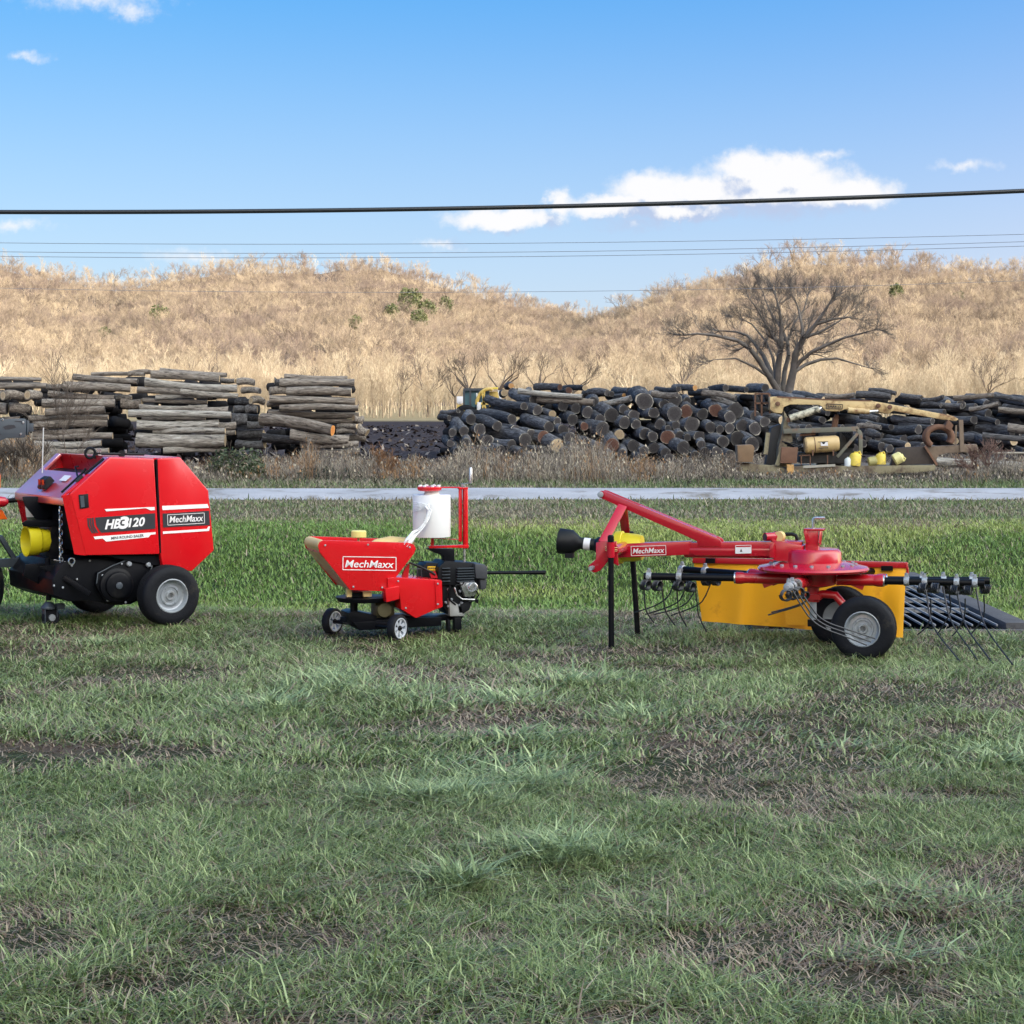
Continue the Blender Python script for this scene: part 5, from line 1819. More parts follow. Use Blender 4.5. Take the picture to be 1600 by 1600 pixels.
    for k in range(3):
        o = k * 7
        tine([(1238 + o, 922 + k * 2), (1252 + o, 946), (1268 + o * .7, 968 - k * 3), (1288 + o * .6, 982 - k * 4), (1322 + o * .5, 995 - k * 5), (1354 + o * 1.0, 1008 - k * 5)], 11.34 + .02 * k, (1228 + o * 1.4, 930 - k * 2), Vector((.55, -.8, 0)), R=.03, r=.0048, turns=3)
    for k in range(2):
        tine([(1262 - k * 2, 933), (1256, 941 + k * 2), (1235, 949 + k * 2), (1205 - k * 5, 957 + k * 4)], 11.55, (1258, 930), Vector((.6, -.8, 0)), R=.02, r=.0046, turns=3)
    # far arm behind the column
    d5, L5 = arm(C3 + Vector((.35, .85, 0)), None, (.8, .95))
    # undercarriage
    uc = MB()
    uc.cyl(Vector((rc.x, V0, za - .03)), Vector((rc.x, V0, za - .13)), .036, 16)
    uc.tube([Vector((rc.x - .01, V0, za - .10)), Vector((rc.x + .06, V0, za - .085)), Vector((rc.x + .13, V0, za - .09)), Vector((rc.x + .19, V0, za - .16))], .024, 12)
    uc.box(Vector((rc.x, V0, za - .1)), (.10, .10, .03))
    uc.build('wheel_yoke', RED_D, T)
    MB().cyl(Vector((rc.x - .0, V0, za - .12)), Vector((rc.x - .0, V0, .17)), .020, 12).build('spindle', GREY_M, T)
    axl = MB().cyl(Vector((0.0, .10, .178)), Vector((-.19, .56, .172)), .02, 10)
    axl.bar(Vector((rc.x - .03, V0, .17)), Vector((-.05, V0, .18)), .04, .04)
    axl.build('axle', BLACK, T)
    wheel(T, (0, .075, .178), -EY, .182, .15, .099, GREY_M)
    wheel(T, (-.205, .62, .178), EY, .182, .15, .099, GREY_M)
    # curtain on its bar
    vc = .95
    ba = MB().bar(q(1083, 875, vc), q(1418, 883, vc), .03, .035, EZ)
    ba.bar(q(1417, 880, vc), q(1418.5, 897, vc), .035, .012, EX)
    ba.build('curtain_bar', RED_D, T, .002)
    bk = MB().box(q(1110, 876, vc - .02), (.06, .012, .03)).box(q(1386, 888, vc - .02), (.07, .012, .03))
    bk.build('curtain_bracket', BLACK, T)
    sb = MB().cyl(Vector((rc.x, V0 + .1, za + .10)), q(1250, 879, vc), .025, 10)
    sb.build('curtain_arm', RED_D, T)
    nx, nz = 60, 14
    tl, tr, bl_, br_ = q(1084, 878, vc), q(1416, 887, vc), q(1096, 971, vc), q(1413, 994, vc)
    V, Fc = [], []
    for side in (0, 1):
        for j in range(nz + 1):
            for i in range(nx + 1):
                s, t = i / nx, j / nz
                p = (tl * (1 - s) + tr * s) * (1 - t) + (bl_ * (1 - s) + br_ * s) * t
                w = .018 * math.sin(s * 17 + t * 1.2) * (.25 + t) + .012 * math.sin(s * 41 + 1.3 + 2 * t) * t + .02 * t * math.sin(s * 5 + .6)
                if s > .9:
                    w -= (s - .9) * .5 * t
                V.append(p + Vector((0, -abs(w) * .3 + w * .8 + side * .004, 0)))
    nn = (nx + 1) * (nz + 1)
    for side in (0, 1):
        for j in range(nz):
            for i in range(nx):
                a = side * nn + j * (nx + 1) + i
                Fc.append((a, a + 1, a + nx + 2, a + nx + 1))
    edge = [i for i in range(nx + 1)] + [j * (nx + 1) + nx for j in range(1, nz + 1)] + [nz * (nx + 1) + i for i in range(nx - 1, -1, -1)] + [j * (nx + 1) for j in range(nz - 1, 0, -1)]
    for a, b in zip(edge, edge[1:] + edge[:1]):
        Fc.append((a, b, b + nn, a + nn))
    MB().add(V, Fc).build('curtain', CURT, T)
    pa = MB().prism([q(*c, vc - .045) for c in [(1224, 932), (1264, 930), (1268, 978), (1228, 976)]], vt(.003))
    pa.build('curtain_patch', mat('curtain_patch', (.94, .42, .009), .5, bump=.1, bscale=80), T)
    return T, F


RAKE, RF = build_rake()

# ---------------------------------------------------------------- log yard
ORD = ['first', 'second', 'third', 'fourth', 'fifth', 'sixth', 'seventh', 'eighth', 'ninth', 'tenth', 'eleventh', 'twelfth', 'thirteenth', 'fourteenth', 'fifteenth',
       'sixteenth', 'seventeenth', 'eighteenth', 'nineteenth', 'twentieth', 'twenty-first', 'twenty-second', 'twenty-third', 'twenty-fourth', 'twenty-fifth', 'twenty-sixth', 'twenty-seventh',
       'twenty-eighth', 'twenty-ninth', 'thirtieth', 'thirty-first', 'thirty-second', 'thirty-third', 'thirty-fourth']


def log_bark(name, a, b, c):
    """Bark: weathered ridges along the log with lichen-pale and dark patches, tone differing from log to log."""
    m = bpy.data.materials.new(name)
    m.use_nodes = True
    N = NT(m.node_tree)
    bs = m.node_tree.nodes['Principled BSDF']
    ob = N.n('ShaderNodeObjectInfo')
    tc = N.n('ShaderNodeTexCoord').outputs['Object']
    off = N.n('ShaderNodeVectorMath', operation='MULTIPLY_ADD', inp={0: tc, 1: (7.0, 2.2, 2.2), 2: N.n('ShaderNodeVectorMath', operation='SCALE', inp={0: (31, 17, 23), 'Scale': ob.outputs['Random']}).outputs[0]}).outputs[0]
    rid = N.n('ShaderNodeVectorMath', operation='MULTIPLY_ADD', inp={0: tc, 1: (5.0, 9.0, 9.0), 2: N.n('ShaderNodeVectorMath', operation='SCALE', inp={0: (13, 7, 11), 'Scale': ob.outputs['Random']}).outputs[0]}).outputs[0]
    n1 = N.noise(off, 1.0, 6, 0.65)
    n2 = N.noise(rid, 1.0, 5, 0.7)
    base = N.mix(ob.outputs['Random'], rgba(a), rgba(b))
    k = N.math('MULTIPLY', N.mapr(n2, 0.32, 0.68, 0.3, 1.7), N.mapr(n1, 0.3, 0.7, 0.65, 1.35))
    col = N.mix(1.0, base, N.n('ShaderNodeCombineColor', inp={0: k, 1: k, 2: k}).outputs[0], 'MULTIPLY')
    col = N.mix(N.mapr(n1, 0.56, 0.68, 0, 0.75), col, rgba(c))
    col = N.mix(N.mapr(n1, 0.43, 0.37, 0, 0.85), col, (0.035, 0.03, 0.03, 1))
    N.put(bs, 'Base Color', col)
    bs.inputs['Roughness'].default_value = 0.9
    bs.inputs['Specular IOR Level'].default_value = 0.2
    bp = N.n('ShaderNodeBump', inp={'Strength': 0.8, 'Distance': 0.03, 'Height': n2})
    N.put(bs, 'Normal', bp.outputs[0])
    return m


BARK_LOG = log_bark('log_bark_grey', (0.17, 0.142, 0.118), (0.26, 0.23, 0.20), (0.38, 0.355, 0.32))
BARK_LOG_LIGHT = log_bark('log_bark_pale', (0.24, 0.215, 0.185), (0.34, 0.32, 0.29), (0.48, 0.46, 0.42))
BARK_LOG_DARK = log_bark('log_bark_dark', (0.046, 0.046, 0.050), (0.125, 0.122, 0.126), (0.21, 0.21, 0.22))  # dark bluish bark, with the heap's deeper shade put into the colour too


def cut_mat(name, heart, sap, ring):
    m = bpy.data.materials.new(name)
    m.use_nodes = True
    N = NT(m.node_tree)
    bs = m.node_tree.nodes['Principled BSDF']
    tc = N.n('ShaderNodeTexCoord').outputs['Object']
    sp = N.n('ShaderNodeSeparateXYZ', inp={0: tc})
    r = N.math('SQRT', N.math('ADD', N.math('MULTIPLY', sp.outputs[1], sp.outputs[1]), N.math('MULTIPLY', sp.outputs[2], sp.outputs[2])))
    rnd = N.n('ShaderNodeObjectInfo').outputs['Random']
    r = N.math('ADD', r, N.math('MULTIPLY', N.math('SUBTRACT', N.noise(tc, 2.5, 4), 0.5), 0.3))
    col = N.ramp(r, [(0.0, heart), (0.5, heart), (0.72, sap), (0.82, sap), (0.88, ring), (1.0, ring)])
    kk = N.math('MULTIPLY', N.mapr(rnd, 0, 1, 0.6, 1.3), N.mapr(N.noise(tc, 6.0, 5, 0.7), 0.3, 0.7, 0.7, 1.25))
    N.put(bs, 'Base Color', N.mix(1.0, col, N.n('ShaderNodeCombineColor', inp={0: kk, 1: kk, 2: kk}).outputs[0], 'MULTIPLY'))
    bs.inputs['Roughness'].default_value = 0.85
    bs.inputs['Specular IOR Level'].default_value = 0.2
    return m


CUT_DARK = cut_mat('cut_end_dark', (0.045, 0.041, 0.043), (0.07, 0.065, 0.066), (0.34, 0.32, 0.28))
CUT_PALE = cut_mat('cut_end_pale', (0.40, 0.30, 0.19), (0.48, 0.38, 0.25), (0.2, 0.17, 0.14))
CUT_RED = cut_mat('cut_end_red', (0.085, 0.042, 0.032), (0.11, 0.06, 0.046), (0.26, 0.21, 0.17))
CUT_ORANGE = cut_mat('cut_end_orange', (0.60, 0.22, 0.06), (0.66, 0.30, 0.09), (0.4, 0.2, 0.1))


CUT_TAN = cut_mat('cut_end_tan', (0.42, 0.22, 0.09), (0.46, 0.28, 0.13), (0.3, 0.2, 0.12))


def log_mesh(seed, m):
    """A log of unit length and unit radius along X, knotty and not quite round."""
    rng = np.random.default_rng(seed)
    n, k = 12, 7
    ph = rng.uniform(0, 6.28, 4)
    V = []
    bend = rng.normal(0, .25, 2)
    for j in range(k):
        t = j / (k - 1)
        for i in range(n):
            a = 2 * math.pi * i / n
            r = (1.08 - .16 * t) * (1 + .06 * math.sin(2 * a + ph[0]) + .05 * math.sin(3 * a + ph[1] + t * 2) + rng.normal(0, .035))
            V.append((t, r * math.cos(a) + bend[0] * math.sin(t * math.pi), r * math.sin(a) + bend[1] * math.sin(t * math.pi)))
    F = [(j * n + i, j * n + (i + 1) % n, (j + 1) * n + (i + 1) % n, (j + 1) * n + i) for j in range(k - 1) for i in range(n)]
    # a branch stub
    me = bpy.data.meshes.new('log')
    me.from_pydata(V, [], F)
    me.materials.append(m)
    me.polygons.foreach_set('use_smooth', [True] * len(F))
    ends = []
    for j in (0, k - 1):
        x = V[j * n][0] + (-.0005 if j == 0 else .0005)
        pts = [(x, V[j * n + i][1] * .985, V[j * n + i][2] * .985) for i in range(n)]
        em = bpy.data.meshes.new('cut_end')
        em.from_pydata([(x, 0, 0)] + pts, [], [(0, 1 + i, 1 + (i + 1) % n) if j else (0, 1 + (i + 1) % n, 1 + i) for i in range(n)])
        ends.append(em)
    return me, ends


LOGS = {}
for nm, m in (('grey', BARK_LOG), ('pale', BARK_LOG_LIGHT), ('dark', BARK_LOG_DARK)):
    LOGS[nm] = [log_mesh(40 + i, m) for i in range(5)]
CUTS = {}


def end_mesh(em, m):
    key = (em.name, m.name)
    if key not in CUTS:
        c = em.copy()
        c.materials.append(m)
        CUTS[key] = c
    return CUTS[key]


def add_log(a, b, r, tone, cut=(CUT_DARK, CUT_DARK), r2=None):
    a, b = Vector(a), Vector(b)
    d = b - a
    me, ends = random.choice(LOGS[tone])
    o = mesh_obj('log', me)
    o.location = a
    q = d.to_track_quat('X', 'Z')
    o.rotation_mode = 'QUATERNION'
    from mathutils import Quaternion
    o.rotation_quaternion = q @ Quaternion((1, 0, 0), random.uniform(0, 6.28))
    o.scale = (d.length, r, r)
    for em, m in zip(ends, cut):
        if m is not None:
            mesh_obj('cut_end', end_mesh(em, m), o)
    return o


def size_word(r):
    return 'thick' if r > .27 else ('thin' if r < .15 else 'medium-thick')


YARD_D = 82.0

# left-hand stacks: logs lying crosswise to the view, as (x0, y0, x1, y1, thickness in photo pixels, tone, depth step)
STACK = {
 'leftmost': [(-60, 591, 65, 593, 7, 'grey', 0), (-55, 599, 63, 599, 6, 'grey', 0), (-60, 604, 73, 603, 10, 'grey', -.3), (8, 618, 29, 619, 15, 'grey', -.8), (30, 618, 44, 618, 16, 'grey', -.2), (46, 617, 60, 618, 15, 'grey', -.4),
   (-60, 616, 7, 617, 16, 'grey', -.3), (-70, 639, 11, 639, 20, 'grey', -.7), (17, 637, 44, 639, 15, 'grey', -.5), (-60, 655, 30, 656, 14, 'grey', -.4), (-60, 671, 40, 670, 15, 'grey', -.3), (-60, 688, 42, 688, 16, 'grey', -.5)],
 'second': [(115, 589, 215, 596, 11, 'grey', 0), (143, 585, 226, 585, 7, 'grey', .3), (99, 603, 204, 607, 15, 'grey', -.4), (72, 604, 101, 603, 9, 'grey', .2), (76, 615, 179, 622, 11, 'grey', -.2), (66, 630, 180, 630, 14, 'grey', -.5),
   (71, 645, 164, 640, 12, 'grey', -.8), (45, 654, 169, 652, 9, 'grey', -.4), (52, 665, 168, 661, 12, 'grey', -.6), (51, 677, 145, 672, 9, 'grey', -.5), (47, 683, 176, 681, 11, 'grey', -.8), (55, 694, 158, 692, 11, 'pale', -.9),
   (180, 622, 206, 622, 10, 'grey', .2), (190, 630, 222, 630, 17, 'grey', .0), (50, 706, 170, 705, 12, 'grey', -.9)],
 'tall': [(200, 585, 236, 581, 8, 'grey', .3), (250, 579, 354, 586, 8, 'grey', .2), (236, 585, 343, 592, 13, 'grey', -.1), (227, 596, 371, 607, 14, 'pale', -.4), (215, 609, 332, 618, 11, 'grey', -.3), (282, 612, 372, 619, 9, 'pale', -.5),
   (244, 621, 324, 619, 9, 'pale', -.4), (223, 625, 324, 628, 8, 'grey', -.3), (218, 636, 324, 636, 10, 'pale', -.6), (295, 638, 357, 640, 11, 'grey', -.4), (201, 646, 361, 649, 12, 'pale', -.8), (222, 655, 321, 655, 8, 'grey', -.3),
   (214, 664, 342, 662, 14, 'pale', -.8), (335, 665, 368, 664, 13, 'grey', -.4), (240, 674, 352, 673, 10, 'pale', -.9), (330, 677, 368, 676, 9, 'grey', -.4), (214, 688, 352, 688, 23, 'pale', -1.2), (255, 704, 350, 703, 10, 'pale', -1.1),
   (346, 594, 368, 595, 9, 'grey', .4), (370, 597, 398, 598, 11, 'grey', .5), (379, 610, 406, 611, 11, 'grey', .4), (368, 628, 394, 629, 10, 'dark', .6), (365, 640, 385, 640, 12, 'dark', .5), (384, 640, 402, 640, 13, 'dark', .6), (361, 655, 386, 655, 20, 'dark', .4),
   (386, 664, 412, 664, 13, 'dark', .6), (392, 626, 412, 628, 12, 'grey', .5), (384, 652, 404, 652, 12, 'dark', .8), (372, 678, 412, 678, 16, 'dark', .5), (370, 694, 414, 694, 15, 'dark', .4)],
 'squared': [(444, 588, 543, 591, 8, 'grey', .3), (429, 595, 440, 595, 13, 'dark', .2), (437, 598, 554, 598, 13, 'grey', -.1), (421, 611, 449, 611, 12, 'grey', 0), (448, 613, 549, 613, 16, 'grey', -.2), (421, 624, 555, 627, 12, 'grey', -.4),
   (418, 631, 474, 632, 10, 'grey', -.2), (437, 638, 560, 638, 11, 'grey', -.5), (419, 645, 561, 649, 11, 'grey', -.4), (442, 653, 566, 659, 9, 'grey', -.3), (408, 655, 522, 672, 20, 'grey', -.9), (528, 666, 558, 666, 9, 'grey', -.3),
   (526, 675, 555, 675, 9, 'grey', -.3), (453, 678, 545, 687, 16, 'grey', -1.0), (469, 694, 560, 693, 11, 'grey', -.8), (560, 667, 574, 676, 14, 'grey', -.3), (552, 653, 567, 654, 11, 'grey', -.2), (410, 684, 470, 688, 14, 'dark', .2), (545, 684, 572, 686, 12, 'grey', -.2), (470, 706, 562, 704, 11, 'grey', -.8)]}
STACK_NAME = {'leftmost': 'the leftmost log stack', 'second': 'the stack behind the bare sapling', 'tall': 'the tallest log stack', 'squared': 'the stack beside the gap in the yard'}


def build_stacks():
    for key, rows in STACK.items():
        placed = []
        for (x0, y0, x1, y1, th, tone, dz) in rows:
            d = YARD_D + dz * 1.2
            r = th / 2 * d / FPX * 0.96
            a, b = P(x0, y0, d + random.uniform(-.25, .25)), P(x1, y1, d + random.uniform(-.25, .25))
            cut = [random.choice((CUT_PALE, CUT_DARK, CUT_PALE)) for _ in range(2)]
            if key == 'leftmost' and x0 > 0:
                cut[0] = CUT_PALE
                a.y -= .35; b.y += .25
            if key == 'squared' and (x0, th) == (408, 20):
                cut[1] = CUT_ORANGE
                b.y -= .6
            if key == 'squared' and x1 > 546 and cut[1] is CUT_DARK:
                cut[1] = CUT_PALE
            o = add_log(a, b, r, tone, cut)
            placed.append((y0 + y1, x0, x1, th, tone, cut, o))
        placed.sort(key=lambda t: t[0])
        for i, (_, x0, x1, th, tone, cut, o) in enumerate(placed):
            ln = 'long' if x1 - x0 > 90 else 'short'
            col = {'grey': 'grey', 'pale': 'pale grey', 'dark': 'dark'}[tone]
            extra = ' with a bright orange sawn end' if cut[1] is CUT_ORANGE else ''
            tag(o, ('long grey log with a bright orange sawn end beside the yard gap' if extra else '%s %s log, %s from the top of %s' % (ln, col, ORD[i], STACK_NAME[key])), 'log', 'logs stacked in the yard')


build_stacks()

# dark heap: log ends facing the lane, as (x, y, radius in photo pixels, kind)
HEAP = [(736, 655, 8, 'd'), (725, 674, 8, 'd'), (728, 692, 7, 'd'), (750, 671, 9, 'd'), (777, 666, 8, 'd'), (821, 688, 11, 'd'), (800, 695, 8, 'd'), (783, 704, 8, 'd'), (830, 680, 8, 'd'), (849, 683, 9, 'r'), (858, 667, 8, 'd'),
        (765, 705, 6, 'd'), (741, 709, 10, 'd'), (816, 706, 6, 'd'), (853, 705, 7, 'd'), (707, 676, 6, 'd'), (704, 693, 6, 'd'), (834, 625, 7, 'd'), (819, 635, 6, 'd'), (840, 641, 8, 'd'), (762, 688, 8, 'd'), (716, 706, 7, 'd'), (806, 672, 8, 'd'), (800, 655, 8, 'd'),
        (975, 640, 7, 'd'), (956, 649, 12, 'd'), (991, 649, 8, 'd'), (976, 660, 8.5, 'd'), (994, 663, 6.5, 'd'), (918, 644, 9, 'd'), (895, 656, 8, 'd'), (913, 666, 6.5, 'r'), (863, 647, 6, 'p'), (871, 658, 6, 'd'), (880, 672, 8.5, 'd'), (942, 671, 11, 'd'),
        (968, 679, 8, 'p'), (890, 685, 8.5, 'd'), (870, 696, 10, 'p'), (956, 696, 10, 'r'), (1020, 682, 8, 'd'), (1031, 663, 8, 'd'), (972, 709, 7, 'd'), (936, 700, 8, 'd'), (918, 690, 6, 'd'), (1007, 627, 12, 'd'), (1038, 632, 7, 'd'), (1022, 645, 8, 'd'), (1008, 678, 9, 'd'),
        (927, 628, 8, 'd'), (990, 697, 9, 'd'), (1006, 705, 8, 'd'), (902, 702, 8, 'd'), (938, 655, 7, 'd'), (880, 634, 8, 'd'), (900, 638, 7, 'd'),
        (1055, 625, 10, 'd'), (1074, 626, 5, 'd'), (1054, 647, 11, 'd'), (1072, 643, 9, 'r'), (1118, 641, 9, 'r'), (1149, 642, 13, 'd'), (1141, 652, 9, 'd'), (1056, 665, 7, 'd'), (1044, 670, 5, 'd'), (1110, 668, 8.5, 'd'), (1125, 671, 6, 'd'), (1043, 683, 10.5, 'r'),
        (1062, 681, 7, 'd'), (1074, 684, 6, 'd'), (1093, 682, 8, 'd'), (1068, 700, 10, 'd'), (1102, 707, 7, 'd'), (1180, 670, 9.5, 'd'), (1153, 686, 12, 'd'), (1176, 694, 10, 'd'), (1130, 690, 8, 'd'), (1086, 713, 7, 'd'), (1081, 663, 12, 'd'), (1040, 708, 8, 'd'),
        (1120, 706, 8, 'd'), (1022, 700, 9, 'd'), (1098, 647, 8, 'd'), (1160, 665, 9, 'd'), (1180, 650, 7, 'd'), (1195, 659, 8, 'd'), (1140, 669, 7, 'd'), (1096, 695, 7, 'd'), (1046, 716, 8, 'd'), (1000, 718, 8, 'd'), (950, 715, 8, 'd'), (890, 716, 8, 'd'), (832, 714, 8, 'd'), (1140, 712, 8, 'd')]
TOPLOGS = [(799, 603, 5, 'o'), (788, 614, 6, 'p'), (875, 605, 5.5, 'r'), (889, 610, 6, 'r'), (914, 606, 5, 'p'), (949, 614, 6, 'd'), (956, 616, 5, 'd'), (984, 610, 5.5, 'd'), (975, 618, 4, 'o'), (984, 617, 4.5, 'o'), (1086, 606, 5, 'o'), (1134, 606, 6, 'd'), (1166, 609, 5, 'd'),
           (808, 612, 6, 'd'), (795, 626, 6, 'p'), (1196, 606, 7, 'd'), (1060, 608, 5, 'd'), (1105, 611, 5, 'd')]


def rows_label(objs, fmt, cat, group):
    """Tell like things apart by row from the top and place from the left."""
    objs.sort(key=lambda t: t[1])
    ys = [t[1] for t in objs]
    rows, cur = [], []
    for t in objs:
        if cur and t[1] - cur[0][1] > 15:
            rows.append(cur); cur = []
        cur.append(t)
    rows.append(cur)
    for ri, row in enumerate(rows):
        row.sort(key=lambda t: t[0])
        for k, (x, y, words, o) in enumerate(row):
            tag(o, fmt % (words, ORD[k], ORD[ri]), cat, group)


def build_heaps():
    rng = random.Random(8)
    kind = {'d': CUT_DARK, 'r': CUT_RED, 'p': CUT_PALE, 'o': CUT_TAN}
    word = {'d': 'dark end', 'r': 'reddish end', 'p': 'pale sawn end', 'o': 'tan sawn end'}
    objs = []
    for x, y, r, k in HEAP:
        d = 79.0 + (715 - y) * 0.055
        R = r * d / FPX * rng.uniform(1.08, 1.28)
        end = P(x, y, d)
        if x < 880:
            v = Vector((-.06 - .34 * min(1, max(0, (x - 715) / 90)) + rng.uniform(-.10, .10), .86, .07 + rng.uniform(-.05, .05)))
        else:
            v = Vector((-.10 + rng.uniform(-.16, .14), .98, .03 + rng.uniform(-.03, .05)))
        v.normalize()
        L = rng.uniform(2.2, 3.2)
        st = end + v * L
        o = add_log(st, end, R, 'dark', (None, kind[k]))
        objs.append((x, y, '%s log with a %s' % (size_word(R), word[k]), o))
    rows_label(objs, '%s, %s from left, %s row of dark heap', 'log', 'logs heaped in the yard')
    objs = []
    for x, y, r, k in TOPLOGS:
        d = 86.5
        R = r * d / FPX
        v = Vector(((-.35 if x > 830 else 0) + rng.uniform(-.3, .2), .8, rng.uniform(-.04, .02))).normalized()
        end = P(x, y, d)
        o = add_log(end + v * rng.uniform(1.6, 3), end, R, 'dark', (None, kind[k]))
        objs.append((x, y, '%s log with %s' % (size_word(R), word[k]), o))
    rows_label(objs, '%s, %s from left, %s row atop dark heap', 'log', 'logs lying on top of the heap')
    # a few pale trunks lying across the back of the heap, and lichen-white ones among the dark
    for (x0, y0, x1, y1, th, tone, lab) in [(810, 611, 910, 620, 9, 'pale', 'long pale trunk lying across the top of the dark heap'), (840, 624, 928, 629, 11, 'grey', 'grey trunk lying below the pale trunk atop the dark heap'),
                                            (1113, 621, 1152, 634, 9, 'pale', 'whitish log standing out near the right end of the dark heap'), (945, 632, 985, 622, 10, 'pale', 'lichen pale log beside the great round end atop the heap'),
                                            (1098, 614, 1150, 622, 9, 'grey', 'grey log sloping above the whitish log on the dark heap'), (1020, 615, 1058, 617, 10, 'grey', 'blue grey log between two big round ends atop the heap'),
                                            (687, 652, 702, 653, 9, 'dark', 'dark log lying alone left of the yellow loader'), (690, 645, 716, 642, 8, 'dark', 'small dark log behind the lone log left of the loader')]:
        d = 83.5
        o = add_log(P(x0, y0, d + .5), P(x1, y1, d - .3), th / 2 * d / FPX, tone, (CUT_PALE, CUT_DARK))
        tag(o, lab, 'log')
    # right-hand heap behind the knuckleboom loader
    objs = []
    for x in range(1205, 1640, 21):
        for k, y in enumerate((628, 642, 656, 670, 684, 698)):
            xx, yy = x + rng.uniform(-7, 7), y + rng.uniform(-5, 5) + (4 if x > 1400 else 0)
            if rng.random() < .42:
                continue
            r = rng.uniform(5.0, 8.5)
            d = 86.0 + (715 - yy) * .05
            v = Vector((-.3 + rng.uniform(-.4, .3), .85, .05 + rng.uniform(-.05, .05))).normalized()
            R = r * d / FPX
            end = P(xx, yy, d)
            o = add_log(end + v * rng.uniform(2.2, 3.6), end, R, 'dark', (None, rng.choice((CUT_DARK, CUT_DARK, CUT_DARK, CUT_PALE))))
            objs.append((xx, yy, '%s dark log' % size_word(R), o))
    for (x0, y0, x1, y1, th) in [(1338, 617, 1392, 620, 12), (1290, 620, 1335, 617, 9), (1358, 610, 1400, 615, 8), (1408, 618, 1440, 621, 8), (1443, 625, 1474, 620, 8), (1490, 622, 1553, 617, 8), (1470, 633, 1502, 634, 9), (1440, 632, 1470, 634, 8), (1550, 618, 1600, 626, 7), (1575, 668, 1640, 672, 13),
                             (1535, 680, 1640, 686, 9), (1345, 650, 1372, 655, 9), (1340, 665, 1376, 668, 8), (1352, 676, 1378, 680, 9), (1420, 686, 1446, 684, 9), (1560, 640, 1640, 646, 9), (1515, 640, 1560, 630, 8)]:
        d = 84.6
        o = add_log(P(x0, y0, d + .4), P(x1, y1, d - .2), th / 2 * d / FPX, rng.choice(('dark', 'grey', 'dark')), (CUT_DARK, CUT_DARK))
        objs.append(((x0 + x1) / 2, (y0 + y1) / 2, '%s log seen side-on' % size_word(th / 2 * d / FPX), o))
    rows_label(objs, '%s, %s from left, %s row behind the boom', 'log', 'logs heaped behind the log loader')
    o = add_log(P(1462, 722, 62), P(1660, 733, 62), 7.5 * 62 / FPX, 'pale', (CUT_PALE, CUT_PALE))
    tag(o, 'big whitish trunk lying in the weeds right of the log loader', 'log')
    # the rest of the heaps, deeper in: too many and too hidden to tell apart
    segs = []
    for x0, x1, n, yt, d0, d1 in ((712, 1200, 260, 620, 85.5, 91), (1190, 1640, 240, 624, 89.5, 95), (-60, 60, 50, 600, 83.8, 86), (75, 190, 60, 600, 83.8, 86), (225, 385, 70, 596, 83.8, 86), (438, 540, 50, 600, 83.6, 85.5)):
        for i in range(n):
            x, d = rng.uniform(x0, x1), rng.uniform(d0, d1)
            y = rng.uniform(yt, 712)
            if x < 790 and x > 700:
                y = max(y, 650)
            p = P(x, y, d)
            v = (Vector((rng.uniform(-1, 1), .25, rng.uniform(-.05, .05))) * .45 if x0 < 700 else Vector((rng.uniform(-.5, .2), .9, rng.uniform(-.03, .05)))).normalized() * (1.6 if x0 > 700 else .8)
            R = rng.uniform(.14, .26)
            segs.append((p, p + v, R, R * .93))
    me = segs_mesh('log_heap', segs, 9, [mat('log_bark_shade', (0.026, 0.025, 0.027), 0.95, var=0.4, vscale=2, spec=0.1)], caps=True)  # darker than the front bark, putting the shade of the gaps into it
    tag(mesh_obj('log_heap', me), 'logs deeper inside the heaps, their bark darkened for the shade there', kind='stuff')


build_heaps()


